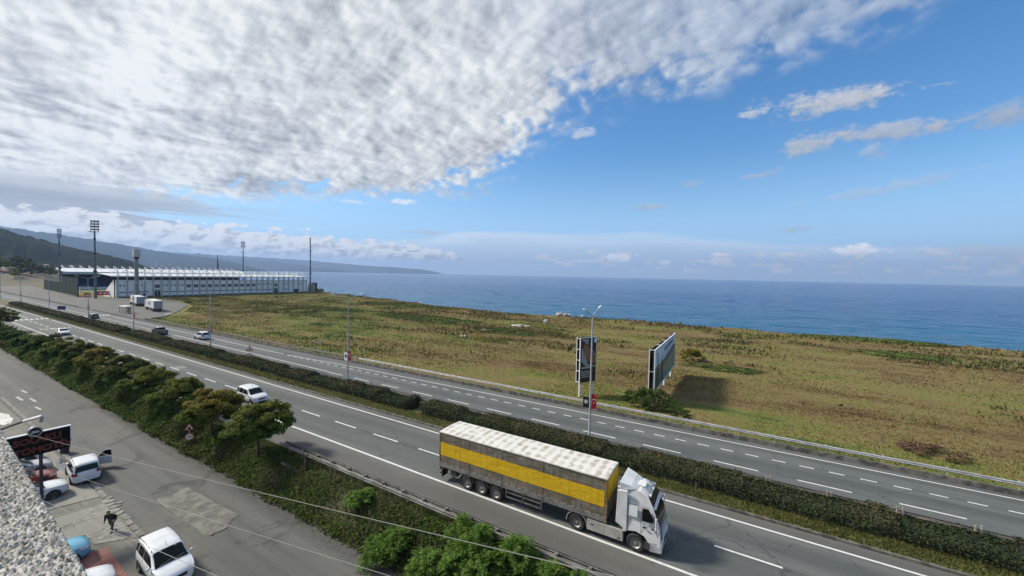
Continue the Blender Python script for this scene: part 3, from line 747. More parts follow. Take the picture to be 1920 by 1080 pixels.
# tall dry stems among the weeds
n = 6000; x = rng.uniform(-60, 8, n); y = rng.uniform(16.6, 20.0, n); k = fbm(x / 2.0, y / 1.2, 3, 77) > 0.5; x, y = x[k], y[k]
z = bank_z(y); h = rng.uniform(0.35, 1.05, len(x)); dx, dy = rng.normal(size=(2, len(x))) * 0.16; w = 0.022
P = np.stack([np.stack([x - w, y, z], 1), np.stack([x + w, y, z], 1), np.stack([x + dx, y + dy, z + h], 1)], 1).reshape(-1, 3)
tag(link('dry_stems', np_mesh('dry_stems', P, np.arange(len(P)).reshape(-1, 3), leaf_mat('dry_stem', (0.06, 0.055, 0.03), (0.16, 0.13, 0.07), None, trans=0.0))), kind='stuff')

# hedge in the median (two runs with a gap)
def hedge(name, x0, x1, n, ls, label):
    t_ = thing(name, label, 'hedge', ((x0 + x1) / 2, 34.15, 0.1), 0, 'clipped hedges in the median'); cx = (x0 + x1) / 2
    m = int((x1 - x0) / 0.8); u_ = np.linspace(0, 1, m); ang = np.linspace(0, math.pi, 9)
    U, A_ = np.meshgrid(u_, ang, indexing='ij'); xx = x0 + (x1 - x0) * U
    def prof(xx, A_, k):
        e = np.clip(np.minimum(xx - x0, x1 - xx) / 0.7, 0.05, 1) ** 0.5
        hh = (1.18 + 0.30 * (fbm(xx / 2.6, xx * 0 + 1, 3, 41) - 0.5) - 0.35 * (fbm(xx / 6.0, xx * 0 + 9, 2, 12) > 0.64)) * e * k
        hw = (1.42 + 0.28 * (fbm(xx / 1.9, A_, 3, 43) - 0.5)) * e * k
        c, s = np.cos(A_), np.sin(A_)
        return np.sign(c) * np.abs(c) ** 0.55 * hw, np.abs(s) ** 0.5 * hh
    yy, zz = prof(xx, A_, 0.80)
    link('hedge_core', grid_mesh('hedge_core', np.stack([xx - cx, yy, zz], -1), mat('hedge_core_dark', (0.010, 0.013, 0.007), (0.022, 0.024, 0.013), 4, 0.95)), t_)  # solid dark core added inside the hedge to block seeing through
    x = rng.uniform(x0, x1, n); a = rng.uniform(0, math.pi, n); ky = rng.uniform(-1, 1, n); a = np.where(rng.uniform(0, 1, n) < 0.6, np.arccos(np.sign(ky) * np.abs(ky) ** (1 / 0.55)), a); yy, zz = prof(x, a, 1.0)
    j = rng.uniform(0.88, 1.08, n); c = np.stack([x - cx, yy * j, zz * j], 1)
    tall = rng.uniform(0, 1, n) < 0.04; c[tall, 2] += rng.uniform(0.05, 0.35, tall.sum())
    nn = np.stack([np.zeros(n), np.cos(a), np.sin(a)], 1) + unit(n) * 0.8; nn /= np.linalg.norm(nn, axis=1, keepdims=True)
    s = ls * rng.uniform(0.6, 1.4, n)
    link('foliage', leaf_mesh('foliage', leaves(c, nn, s, s * 0.55), LEAF_HEDGE), t_)
hedge('median_hedge', -31.6, 62, 70000, 0.15, 'dark clipped hedge in the median behind the truck, running off to the right')
hedge('median_hedge', -128, -32.6, 56000, 0.20, 'long dark clipped hedge in the median left of the gap, behind the white van')
hedge('median_hedge', -255, -129.5, 26000, 0.34, 'far dark hedge in the median beside the crossing at the left')

# grass of the median
n = 60000; x = np.concatenate([rng.uniform(-50, 45, n // 2), rng.uniform(-250, -50, n // 2)]); y = np.where(rng.uniform(0, 1, n) < 0.8, rng.uniform(31.35, 33.0, n), rng.uniform(35.1, 36.5, n))
sz = np.where(x > -50, 1.0, 1.9); z = np.full(n, 0.115); h = rng.uniform(0.06, 0.26, n) * sz; w = 0.035 * sz; dx, dy = rng.normal(size=(2, n)) * 0.09 * sz
P = np.stack([np.stack([x - w, y, z], 1), np.stack([x + w, y, z], 1), np.stack([x + dx, y + dy, z + h], 1)], 1).reshape(-1, 3)
tag(link('median_turf', np_mesh('median_turf', P, np.arange(3 * n).reshape(-1, 3), leaf_mat('median_blade', (0.048, 0.058, 0.014), (0.120, 0.115, 0.032), None, trans=0.1, nscale=0.25))), kind='stuff')

# field grass: blades in tufts coloured by where they stand
def tufts(n, xr, yr, hh, ww, wf=1.0, dens=None):
    x = rng.uniform(*xr, n); y = rng.uniform(*yr, n); k = (y < shore(x) - 1.5)
    k &= ~((x < -160) & (y < np.interp(x, [-285, -262, -240, -205, -180, -166, -160], [76, 78, 84, 76, 64, 56, 48]))); k &= ~((x < -272) & (y < 186))
    if dens is not None: k &= rng.uniform(0, 1, n) < dens(x, y)
    x, y = x[k], y[k]; n = len(x); z = field_z(x, y) - 0.04
    g = 0.45 + 1.25 * fbm(x / 9.0, y / 5.0, 4, 51); h = rng.uniform(0.5, 1.25, n) * hh * g ** 1.6; a = rng.uniform(0, math.pi, n)
    wx, wy = np.cos(a) * ww * rng.uniform(.5, 1.4, n), np.sin(a) * ww * 0.6; dx, dy = rng.normal(size=(2, n)) * hh * 0.45
    return np.stack([np.stack([x - wx, y - wy, z], 1), np.stack([x + wx, y + wy, z], 1), np.stack([x + dx, y + dy, z + h], 1)], 1).reshape(-1, 3)
P = np.concatenate([tufts(90000, (-40, 70), (46.4, 75), 0.13, 0.09), tufts(90000, (-60, 110), (70, 150), 0.16, 0.16), tufts(80000, (-170, -40), (46.4, 110), 0.21, 0.16), tufts(60000, (-290, -40), (100, 190), 0.25, 0.26), tufts(40000, (-272, -158), (64, 112), 0.22, 0.24),
                    tufts(26000, (-300, 130), (110, 190), 0.55, 0.42, dens=lambda x, y: np.clip(1 - np.abs(shore(x) - 7 - y) / 9, 0, 1) * (fbm(x / 8.0, y / 8.0, 3, 61) > 0.42))])
tag(link('field_weeds', np_mesh('field_weeds', P, np.arange(len(P)).reshape(-1, 3), MATS['blades'])), kind='stuff')

P = np.concatenate([tufts(60000, (-150, 110), (52, 150), 0.55, 0.22, dens=lambda x, y: np.clip((fbm(x / 16.0, y / 6.5, 4, 83) - 0.56) * 9, 0, 1)), tufts(26000, (-280, -60), (80, 190), 0.6, 0.32, dens=lambda x, y: np.clip((fbm(x / 22.0, y / 8.0, 4, 87) - 0.54) * 9, 0, 1))])
tag(link('rank_weeds', np_mesh('rank_weeds', P, np.arange(len(P)).reshape(-1, 3), leaf_mat('rank_weed', (0.075, 0.064, 0.030), (0.125, 0.118, 0.046), (0.060, 0.082, 0.026), trans=0.1, nscale=0.05))), kind='stuff')
# weed patches and single shrubs of the field
def shrub(name, loc, rx, ry, h, n, ls, m, label, cat='shrub', group=None, seed=0):
    t_ = thing(name, label, cat, loc, 0, group); r = np.random.default_rng(seed + 3)
    k = max(5, int(n / 90)); C = []; Nn = []
    for _ in range(k):
        a, q = r.uniform(0, 6.28), math.sqrt(r.uniform(0, 1)); zt = h * math.sqrt(max(0.02, 1 - q * q)) * r.uniform(0.35, 1)
        cc = np.array([math.cos(a) * q * rx, math.sin(a) * q * ry, zt * 0.85]); d = unit(n // k); d[:, 2] = np.abs(d[:, 2]) * 0.9
        C.append(cc + d * np.array([rx, ry, h]) * r.uniform(0.10, 0.26, (n // k, 1))); Nn.append(d + unit(n // k) * 0.5 + np.array([0, 0, .4]))
    C = np.concatenate(C); Nn = np.concatenate(Nn); Nn /= np.linalg.norm(Nn, axis=1, keepdims=True); C[:, 2] = np.maximum(C[:, 2], 0.02)
    s = ls * r.uniform(0.6, 1.4, len(C)); link('foliage', leaf_mesh('foliage', leaves(C, Nn, s, s * 0.6), m), t_)
    b = MB(); rr_ = random.Random(seed)
    for i in range(7):
        a = rr_.uniform(0, 6.28); q = rr_.uniform(0.1, 0.6); b.tube([(0.1 * math.cos(a), 0.1 * math.sin(a), -0.1), (rx * q * math.cos(a) * .6, ry * q * math.sin(a) * .6, h * .45), (rx * q * math.cos(a), ry * q * math.sin(a), h * .8)], [0.03, 0.02, 0.008], 4)
    link('stem', b.mesh('stem', BARK), t_)
    return t_
shrub('wild_shrub', (-9.0, 51.5, 0), 2.9, 2.2, 2.5, 5200, 0.24, LEAF_BANK, 'bushy olive shrub at the foot of the landscape billboard', seed=2)
shrub('wild_shrub', (-5.6, 50.0, 0), 1.6, 1.2, 0.9, 1500, 0.22, LEAF_BANK, 'low dark shrub right of the billboard shrub, by the guardrail', seed=3)
shrub('yellow_shrub', (-6.8, 84.5, 0), 2.2, 2.4, 2.6, 2600, 0.28, LEAF_YEL, 'yellow-flowering shrub behind the landscape billboard', seed=4)
shrub('reddish_shrub', (17.2, 52.2, 0), 2.6, 1.7, 0.75, 2200, 0.18, LEAF_RED, 'low reddish-brown shrub in the field at far right', seed=5)
shrub('green_weed_clump', (21.7, 48.9, 0), 0.55, 0.45, 0.5, 420, 0.16, LEAF_GREENPATCH, 'small bright weed by the guardrail at far right', seed=6)
shrub('green_weed_clump', (-1.0, 80.0, 0), 6.5, 2.6, 0.55, 4200, 0.30, LEAF_GREENPATCH, 'dark green weed patch stretching right from behind the landscape billboard', seed=7)
shrub('green_weed_clump', (33.0, 119.0, 0), 9.0, 4.0, 0.6, 4200, 0.42, LEAF_GREENPATCH, 'wide green weed patch out in the field at the right', seed=8)
shrub('green_weed_clump', (33.0, 141.0, 0.2), 17.0, 3.0, 1.0, 5200, 0.5, LEAF_GREENPATCH, 'long dark green weed band on the sea bank at the right', seed=9)
shrub('green_weed_clump', (-96.0, 104.0, 0), 22.0, 8.0, 0.7, 6000, 0.45, LEAF_GREENPATCH, 'broad green weed patch left of the rubble in the middle of the field', seed=10)
shrub('green_weed_clump', (-55.0, 95.0, 0), 9.0, 5.0, 0.7, 3200, 0.38, LEAF_GREENPATCH, 'green weed patch around the pale rubble', seed=12)
shrub('green_weed_clump', (-140.0, 136.0, 0.2), 30.0, 6.0, 0.9, 5200, 0.55, LEAF_GREENPATCH, 'long dark weed band on the sea bank at the left', seed=13)

# fresh green saplings with feathered leaves on the near bank
def rosette_mesh(name, seed, nleafs=11, L=0.62):
    r = random.Random(seed); V_ = []
    for i in range(nleafs):
        a = i * 2.4 + r.uniform(-.2, .2); el = r.uniform(0.15, 1.15); ll = L * r.uniform(0.75, 1.15)
        d = Vector((math.cos(a) * math.cos(el), math.sin(a) * math.cos(el), math.sin(el))); side = Vector((-math.sin(a), math.cos(a), 0))
        for j in range(7):
            f = (j + 1) / 7; p = d * ll * f + Vector((0, 0, -0.42 * ll * f * f))
            tan = (d + Vector((0, 0, -0.84 * f))).normalized(); nrm = side.cross(tan).normalized()
            for sg in ((1, -1) if j < 6 else (0,)):
                ax = (side * sg * 0.85 + tan * 0.55).normalized() if sg else tan
                ax = (ax + Vector((0, 0, -0.25))).normalized(); w = ax.cross(nrm).normalized(); lf = 0.23 * (1 - 0.35 * abs(f - 0.5)) * r.uniform(.85, 1.15)
                V_ += [p, p + ax * lf * .45 + w * lf * .17, p + ax * lf, p + ax * lf * .45 - w * lf * .17]
    return np.array([tuple(q) for q in V_])
ROS = [rosette_mesh('r', s_) for s_ in range(5)]
def sapling(x, y, h, rad, nr, label, seed):
    t_ = thing('sapling', label, 'sapling', (x, y, bz(y)), 0, 'fresh green saplings on the near bank'); r = random.Random(seed); V_ = []; b = MB()
    for i in range(nr):
        a = i * 2.4 + r.uniform(-.4, .4); q = math.sqrt((i + .5) / nr) * rad * r.uniform(.85, 1.1); zz = h * (1 - 0.55 * (q / rad) ** 1.6) * r.uniform(0.72, 1.05)
        if r.random() < 0.35: zz *= r.uniform(0.4, 0.75)
        c = Vector((math.cos(a) * q, math.sin(a) * q, max(zz, 0.35))); ro = ROS[i % 5]; th_ = r.uniform(0, 6.28); s_ = r.uniform(0.8, 1.2)
        tilt = Euler((r.uniform(-.35, .35) - math.sin(a) * q / rad * .45, r.uniform(-.35, .35) + math.cos(a) * q / rad * .45, th_)).to_matrix()
        V_.append(ro @ np.array(tilt).T * s_ + np.array(c))
        b.tube([(c.x * .15, c.y * .15, -0.2), (c.x * .6, c.y * .6, c.z * .55), tuple(c)], [0.035, 0.022, 0.012], 5)
    link('foliage', leaf_mesh('foliage', np.concatenate(V_), LEAF_SAP), t_)
    link('stem', b.mesh('stem', BARK), t_)
for i, (x, y, h, rad, nr, lab) in enumerate([
        (-18.3, 17.5, 1.1, 0.85, 16, 'small sapling left of the main clump, upper one of two'), (-18.9, 16.8, 1.2, 0.95, 20, 'rounded sapling left of the main clump, lower one by the road edge'),
        (-14.9, 16.75, 1.7, 0.95, 22, 'sapling at the lower left of the main clump'), (-13.6, 17.0, 1.8, 0.9, 20, 'sapling low in the middle of the main clump'),
        (-12.6, 18.3, 2.3, 1.0, 26, 'tallest sapling, its top in front of the truck trailer'), (-13.9, 18.5, 1.9, 0.8, 16, 'sapling at the upper left of the main clump against the guardrail'),
        (-11.2, 17.6, 2.2, 1.0, 26, 'broad sapling in the centre of the main clump'), (-10.1, 18.6, 2.1, 0.95, 22, 'sapling hiding the guardrail below the truck cab'),
        (-12.0, 16.9, 1.5, 0.9, 18, 'sapling at the bottom edge of the photo under the overhead wire'), (-9.4, 17.4, 1.5, 0.9, 18, 'sapling at the lower right of the main clump'),
        (-8.0, 18.6, 1.3, 0.8, 14, 'small sapling at the right end of the clump by the guardrail'), (-6.6, 18.9, 0.8, 0.6, 9, 'last little sapling to the right, under the guardrail'),
        (-23.0, 18.6, 0.7, 0.7, 9, 'thin sapling between the dead stump and the main clump')]):
    sapling(x, y, h * 1.06, rad * 1.08, int(nr * 1.45), lab, 90 + i)
b = MB(); b.tube([(0, 0, -.3), (.05, .02, .5), (-.05, .05, 1.05)], [0.20, 0.16, 0.13], 8)
for a in range(7): b.tube([(-.05, .05, .85), (math.cos(a) * .35, math.sin(a) * .3, 1.35), (math.cos(a) * .75, math.sin(a) * .7, 1.25 - .1 * (a % 3))], [0.05, 0.035, 0.012], 5)
t_ = thing('dead_stump', 'bare brown tree stump with drooping twigs below the guardrail end', 'tree stump', (-30.6, 19.0, bz(19.0))); b.build('trunk', BARK, t_, 60)
tag(MB().bar((-33.6, 18.7, -0.28), (-31.0, 18.75, -0.42), 0.34, 0.10).build('concrete_plank', MATS['kerb'], bevel=0.02), 'pale concrete plank lying on the bank left of the stump', 'plank')

# far trees: the wooded knoll at the left and the scrub in front of the coast hill
def far_tree_meshes(seed, R_, Hc, n, ls, m):
    C, Nn = crown_points(R_, Hc, 1.5, 26, n, seed, 0.5); r = np.random.default_rng(seed); k = len(C)
    return leaf_mesh('crown', leaves(C, Nn, ls * r.uniform(.7, 1.3, k), ls * .7 * r.uniform(.7, 1.3, k)), m), trunk_mesh('trunk', 3.0, 0.22, R_, Hc, seed, 5)
FT = [far_tree_meshes(s_, 4.2 + 0.5 * (s_ % 3), 8.0 + s_ % 4, 1100, 1.0, [LEAF_FAR, LEAF_C, LEAF_FAR, LEAF_A][s_ % 4]) for s_ in range(4)]
def far_tree(x, y, z, s_, label, group, name='far_tree'):
    c, k = FT[random.randrange(4)]; t_ = thing(name, label, 'tree', (x, y, z), random.uniform(0, 6.28), group); t_.scale = (s_, s_, s_ * random.uniform(.8, 1.1))
    link('crown', c, t_); link('trunk', k, t_)
def knoll_z(x, y): return 15.0 * np.exp(-((x + 700) / 120.0) ** 2 - ((y - 92 + 0.10 * (x + 700)) / 26.0) ** 2)
xx, yy = np.meshgrid(np.linspace(-1000, -440, 50), np.linspace(46, 170, 30), indexing='ij')
structure('knoll', grid_mesh('knoll', np.stack([xx, yy, knoll_z(xx, yy) - 0.25 + 0.0 * xx], -1), MATS['scrubland']))
random.seed(4)
for i in range(62):
    x = random.uniform(-860, -560); y = random.uniform(62, 122) - 0.10 * (x + 700)
    far_tree(x, y, float(knoll_z(np.array(x), np.array(y))) - 0.4, random.uniform(0.75, 1.35), 'dark broad-crowned tree in the wood on the low knoll at far left', 'trees of the wooded knoll at far left', 'knoll_tree')
for i in range(34):
    x = random.uniform(-900, -430); y = 46 + (-x) * random.uniform(0.105, 0.20)
    far_tree(x, y, -0.3 + float(knoll_z(np.array(x), np.array(y))), random.uniform(0.35, 0.75), 'low tree in the scrub between the green wall and the coast hill', 'scrub trees behind the green wall', 'scrub_tree')

# ------------------------------------------------------------------ vehicles
RUBBER = mat('tyre_rubber', (0.016, 0.016, 0.016), (0.035, 0.034, 0.032), 6.0, 0.85)
RIM = mat('alloy_rim', (0.40, 0.41, 0.42), (0.30, 0.30, 0.31), 4.0, 0.35, 0.7)
PLASTIC = mat('grey_plastic', (0.025, 0.026, 0.028), rough=0.6)
LAMP = mat('lamp_glass', (0.55, 0.58, 0.60), rough=0.08, coat=0.6)
TAIL = mat('tail_lamp_red', (0.16, 0.008, 0.008), rough=0.12, coat=0.6)
PLATE = mat('number_plate', (0.62, 0.63, 0.62), rough=0.4)
CHROME = mat('chrome', (0.6, 0.61, 0.62), rough=0.12, metal=1.0)
def paint(name, c, c2=None): return mat('paint_' + name, c, c2 or tuple(k * 0.88 for k in c), 1.0, 0.28, 0.0, coat=0.55)

def wheel_meshes(r, w, key, truck=False):
    k = ('wheel', key)
    if k in MATS: return MATS[k]
    b = MB(); h = w / 2
    b.latheY([(r * .62, -h * .7), (r * .66, -h), (r * .93, -h), (r, -h * .6), (r, h * .6), (r * .93, h), (r * .66, h), (r * .62, h * .7), (r * .62, -h * .7)], (0, 0, 0), 26)
    tyre = b.mesh('tyre', RUBBER, 50)
    b = MB()
    for s_ in (-1, 1):
        b.latheY([(r * .64, s_ * h * .72), (r * .60, s_ * h * .86), (r * .54, s_ * h * .62), (r * .50, s_ * h * .38), (r * .20, s_ * h * .38), (r * .18, s_ * h * .74), (0.001, s_ * h * .76)], (0, 0, 0), 26)
        ns = 10 if truck else 5
        for i in range(ns):
            a = 2 * math.pi * i / ns
            if truck: b.cyl((math.cos(a) * r * .30, s_ * h * .36, math.sin(a) * r * .30), (math.cos(a) * r * .30, s_ * h * .52, math.sin(a) * r * .30), r * .035, n=6)
            else: b.bar((math.cos(a) * r * .15, s_ * h * .66, math.sin(a) * r * .15), (math.cos(a) * r * .58, s_ * h * .70, math.sin(a) * r * .58), r * .13, h * .12)
    rim = b.mesh('rim', RIM if not truck else mat('steel_rim', (0.22, 0.215, 0.20), (0.36, 0.355, 0.34), 5.0, 0.5, 0.5), 40)
    b = MB()
    if not truck:
        for s_ in (-1, 1): b.latheY([(r * .56, s_ * h * .30), (0.001, s_ * h * .30)], (0, 0, 0), 18)
    MATS[k] = (tyre, rim); return MATS[k]
def add_wheel(root, x, y, r, w, key, truck=False):
    ty, ri = wheel_meshes(r, w, key, truck)
    o = link('wheel', ty, root); o.location = (x, y, r); link('rim', ri, o); return o

CARS = {
 # profile: (x from the nose, z of the centre line); indices mark bonnet end, roof front, roof rear, tail
 'mpv':   dict(L=4.40, W=1.80, wb=2.62, xf=0.86, r=0.325, belt=(1.02, 1.10), prof=[(0, .50), (.03, .74), (.16, .88), (.50, .99), (1.05, 1.10), (1.78, 1.64), (2.15, 1.76), (3.2, 1.82), (4.02, 1.78), (4.18, 1.70), (4.33, 1.06), (4.37, .92), (4.40, .52)], cowl=4, rf=5, rr=9, tl=10, roofw=.80),
 'suv':   dict(L=4.35, W=1.84, wb=2.66, xf=0.88, r=0.35, belt=(0.98, 1.08), prof=[(0, .52), (.04, .82), (.20, .95), (.60, 1.02), (1.22, 1.08), (1.95, 1.52), (2.35, 1.61), (3.2, 1.62), (3.75, 1.55), (3.95, 1.47), (4.27, 1.06), (4.33, .92), (4.35, .52)], cowl=4, rf=5, rr=9, tl=10, roofw=.78),
 'hatch': dict(L=4.10, W=1.74, wb=2.55, xf=0.82, r=0.31, belt=(0.88, 0.96), prof=[(0, .46), (.04, .66), (.18, .78), (.60, .88), (1.10, .95), (1.82, 1.38), (2.2, 1.46), (2.9, 1.47), (3.45, 1.41), (3.65, 1.33), (4.02, .98), (4.08, .84), (4.10, .46)], cowl=4, rf=5, rr=9, tl=10, roofw=.76),
 'sedan': dict(L=4.55, W=1.76, wb=2.62, xf=0.88, r=0.315, belt=(0.88, 0.96), prof=[(0, .46), (.04, .64), (.18, .76), (.65, .88), (1.20, .96), (1.95, 1.36), (2.3, 1.44), (2.9, 1.44), (3.25, 1.38), (3.35, 1.34), (3.90, 1.02), (4.46, .96), (4.52, .82), (4.55, .46)], cowl=4, rf=5, rr=9, tl=10, roofw=.74),
 'pickup': dict(L=5.20, W=1.86, wb=3.15, xf=0.95, r=0.38, belt=(1.10, 1.12), prof=[(0, .56), (.04, .92), (.20, 1.06), (.70, 1.12), (1.35, 1.16), (2.00, 1.66), (2.35, 1.75), (3.0, 1.76), (3.28, 1.72), (3.36, 1.68), (3.56, 1.12), (5.1, 1.12), (5.17, 1.0), (5.20, .60)], cowl=4, rf=5, rr=9, tl=10, roofw=.76),
}
class CarForm:
    def __init__(s, k):
        s.k = k; c = CARS[k]; s.c = c; s.P = c['prof']; s.L = c['L']; s.W = c['W'] / 2
        px = [p[0] for p in s.P]; pz = [p[1] for p in s.P]; s.px, s.pz = px, pz
    def top(s, x): return float(np.interp(x, s.px, s.pz))
    def belt(s, x): return float(np.interp(x, [0, s.L], s.c['belt']))
    def hw(s, x):
        L = s.L; return s.W * float(np.interp(x, [0, .12, .35, .8, 1.3, L - 1.0, L - .35, L - .08, L], [.66, .82, .92, .985, 1, 1, .97, .90, .84]))
    def ring(s, x):
        """half section, bottom to top: (y, z)"""
        w = s.hw(x); zt = s.top(x); zb = 0.22 if .35 < x < s.L - .3 else 0.30
        bl = min(s.belt(x), zt - 0.05); gh = max(zt - bl, 0.0)
        f = min(gh / 0.42, 1.0); wt = w * (0.93 * (1 - f) + s.c['roofw'] * f)
        return [(0, zb), (w * .86, zb), (w * .96, zb + .12), (w * 1.0, zb + (bl - zb) * .55), (w * .975, bl - 0.03 * f), (w * .95 * (1 - f) + f * (w * .955), bl), (wt + 0.02 * f, zt - 0.05 - 0.02 * f), (wt * .90, zt - 0.012 + 0.0 * f), (wt * .5, zt + 0.012), (0, zt + 0.018)]
    def stations(s):
        xs = []
        for a, b in zip(s.px[:-1], s.px[1:]):
            n = max(1, int((b - a) / 0.14)); xs += [a + (b - a) * i / n for i in range(n)]
        return xs + [s.px[-1]]
    def body(s):
        xs = s.stations(); b = MB(); vs = []
        for x in xs:
            r_ = s.ring(x); vs += [(-x, y, z) for y, z in r_] + [(-x, -y, z) for y, z in reversed(r_[1:-1])]
        n = 2 * len(s.ring(1)) - 2; fs = []
        for i in range(len(xs) - 1):
            for j in range(n): fs.append((i * n + j, i * n + (j + 1) % n, (i + 1) * n + (j + 1) % n, (i + 1) * n + j))
        fs += [tuple(range(n)), tuple(range((len(xs) - 1) * n, len(xs) * n))]
        b.add(vs, fs); return b
    def topPt(s, x, fy, lift=0.012):
        """point on the upper surface, fy -1..1 across"""
        r_ = s.ring(x); wt = r_[6][0]; z = float(np.interp(abs(fy) * wt, [r_[9][0], r_[8][0], r_[7][0], r_[6][0]], [r_[9][1], r_[8][1], r_[7][1], r_[6][1]]))
        e = 0.05; sl_ = (s.top(x + e) - s.top(x - e)) / (2 * e); n = Vector((sl_, 0, 1)).normalized()
        return (-x + n.x * lift * 1.0, fy * wt, z + n.z * lift)
    def sidePt(s, x, f, sg, lift=0.010):
        r_ = s.ring(x); a, b_ = Vector((r_[5][0], r_[5][1])), Vector((r_[6][0], r_[6][1])); p = a + (b_ - a) * f; n = Vector((b_.y - a.y, a.x - b_.x)).normalized()
        return (-x, sg * (p.x + lift * abs(n.x) + 0.004), p.y + lift * n.y)
    def topPatch(s, x0, x1, f0, f1, n=7):
        b = MB(); vs = []
        for i in range(n):
            t = i / (n - 1); x = x0 + (x1 - x0) * t; f = f0 + (f1 - f0) * t
            for j in range(9): vs.append(s.topPt(x, f * (-1, -.92, -.62, -.3, 0, .3, .62, .92, 1)[j]))
        b.add(vs, [(i * 9 + j, i * 9 + j + 1, (i + 1) * 9 + j + 1, (i + 1) * 9 + j) for i in range(n - 1) for j in range(8)]); return b
    def sidePatch(s, xa, xb, sg, f0=.06, f1=.86, n=6):
        b = MB(); vs = []
        for i in range(n):
            f = f0 + (f1 - f0) * i / (n - 1); t = i / (n - 1)
            x0 = xa[0] + (xa[1] - xa[0]) * t; x1 = xb[0] + (xb[1] - xb[0]) * t
            for j in range(5): vs.append(s.sidePt(x0 + (x1 - x0) * j / 4, f, sg))
        b.add(vs, [(i * 5 + j, i * 5 + j + 1, (i + 1) * 5 + j + 1, (i + 1) * 5 + j) for i in range(n - 1) for j in range(4)]); return b
def make_car(kind, name, label, cat, body_mat, loc, rz, group=None, rails=False, roof_mat=None, seams=True, opendoor=None):
    """nose along +X of the car, its middle at loc"""
    F = CarForm(kind); c = F.c; L = F.L; px = F.px
    t_ = thing(name, label, cat, loc, rz, group)
    off = Vector((L / 2, 0, 0))
    def put(n, b, m, par=None, smooth=None):
        b.v = [(v[0] + L / 2, v[1], v[2]) for v in b.v]
        return b.build(n, m, par or t_, smooth)
    body = put('body', F.body(), body_mat, smooth=32)
    xc, xr, rr_, tl = px[c['cowl']], px[c['rf']], px[c['rr']], px[c['tl']]
    put('windscreen', F.topPatch(xc + .04, xr + .05, .95, .93), GLASS, smooth=60)
    put('rear_window', F.topPatch(rr_ + .03, rr_ + (tl - rr_) * .92, .92, .92), GLASS, smooth=60)
    mid = xr + (rr_ - xr) * (.40 if kind != 'pickup' else .50)
    for sg in (1, -1):
        if opendoor == sg: put('side_window', F.sidePatch((mid + .06, mid + .06), (rr_ - .50, rr_ - .62), sg), GLASS, smooth=60)
        else:
            put('side_window', F.sidePatch((xc + .30, xr + .12), (mid - .04, mid - .04), sg), GLASS, smooth=60)
            put('side_window', F.sidePatch((mid + .04, mid + .04), (min(rr_ - .50, rr_) if kind != 'pickup' else rr_ - .02, rr_ - .66 if kind != 'pickup' else rr_ - .1), sg), GLASS, smooth=60)
        if kind in ('mpv', 'suv'): put('quarter_window', F.sidePatch((rr_ - .40, rr_ - .54), (rr_ + .02, rr_ - .10), sg), GLASS, smooth=60)
        m_ = MB().ball((-xc - .32, sg * (F.W + .11), F.belt(xc) + .10), (.075, .12, .085), 10, 6); m_.bar((-xc - .32, sg * (F.W - .06), F.belt(xc) + .04), (-xc - .32, sg * (F.W + .04), F.belt(xc) + .07), .05, .04)
        put('mirror', m_, body_mat, smooth=60)
        zb_ = F.belt(1.5) - .16
        for xh in (mid - .20, mid + .95 if kind != 'pickup' else mid + .75):
            if xh < L - .9: put('door_handle', MB().box(-xh - .09, -xh + .09, sg * F.W * .985 - .012, sg * F.W * .985 + .016, zb_ - .018, zb_ + .018), body_mat)
        if seams:
            sm = MB()
            for xh in (xc + .14, mid, mid + 1.0 if kind != 'sedan' else mid + .85):
                if xh > L - .8: continue
                for za, zb2 in ((.30, .55), (.55, F.belt(xh) - .04)):
                    ya = sg * (np.interp(za, [.22, .34, .64, 1.0], [F.W * .86, F.W * .96, F.W, F.W * .975]) + .003); yb = sg * (np.interp(zb2, [.22, .34, .64, 1.0], [F.W * .86, F.W * .96, F.W, F.W * .975]) + .003)
                    sm.bar((-xh, ya, za), (-xh, yb, zb2), .014, .014)
            put('door_seam', sm, PLASTIC)
        # lamps wrap the corners
        hx = .16; lm = MB()
        zl = F.top(.25) - .13
        pts = []
        for x in (.09, .20, .34, .50): pts.append((x, F.hw(x)))
        vs = []
        for x, w in pts: vs += [(-x, sg * (w * 1.0 + .014), zl - .10 + x * .14), (-x, sg * (w * .99 + .014), zl + .05 + x * .10)]
        vs = [(-.035, sg * F.hw(.05) * .62, zl - .08), (-.035, sg * F.hw(.05) * .62, zl + .03)] + vs
        lm.add(vs, [(2 * i, 2 * i + 2, 2 * i + 3, 2 * i + 1) for i in range(4)])
        put('headlight', lm, LAMP)
        zt = F.belt(L) - .12; tm = MB(); vs = []
        for x in (L - .30, L - .14, L - .04, L + .006): vs += [(-x, sg * (F.hw(x) * (1.0 if x < L else .96) + .012), zt - .12), (-x, sg * (F.hw(x) * (.97 if x < L else .93) + .012), zt + .12)]
        vs += [(-L - .012, sg * F.hw(L) * .72, zt - .12), (-L - .012 + .03, sg * F.hw(L) * .72, zt + .10)]
        tm.add(vs, [(2 * i, 2 * i + 2, 2 * i + 3, 2 * i + 1) for i in range(4)])
        put('tail_light', tm, TAIL)
        if rails:
            y = sg * F.ring(2.4)[6][0] * .93; zt2 = lambda x: F.ring(x)[8][1] + .035
            rl = MB(); rl.tube([(-x, y, zt2(x)) for x in np.linspace(xr + .25, rr_ - .15, 7)], .020, 6)
            for x in (xr + .25, rr_ - .15): rl.cyl((-x, y, zt2(x) - .07), (-x, y, zt2(x)), .022, n=6)
            put('roof_rail', rl, DARK)
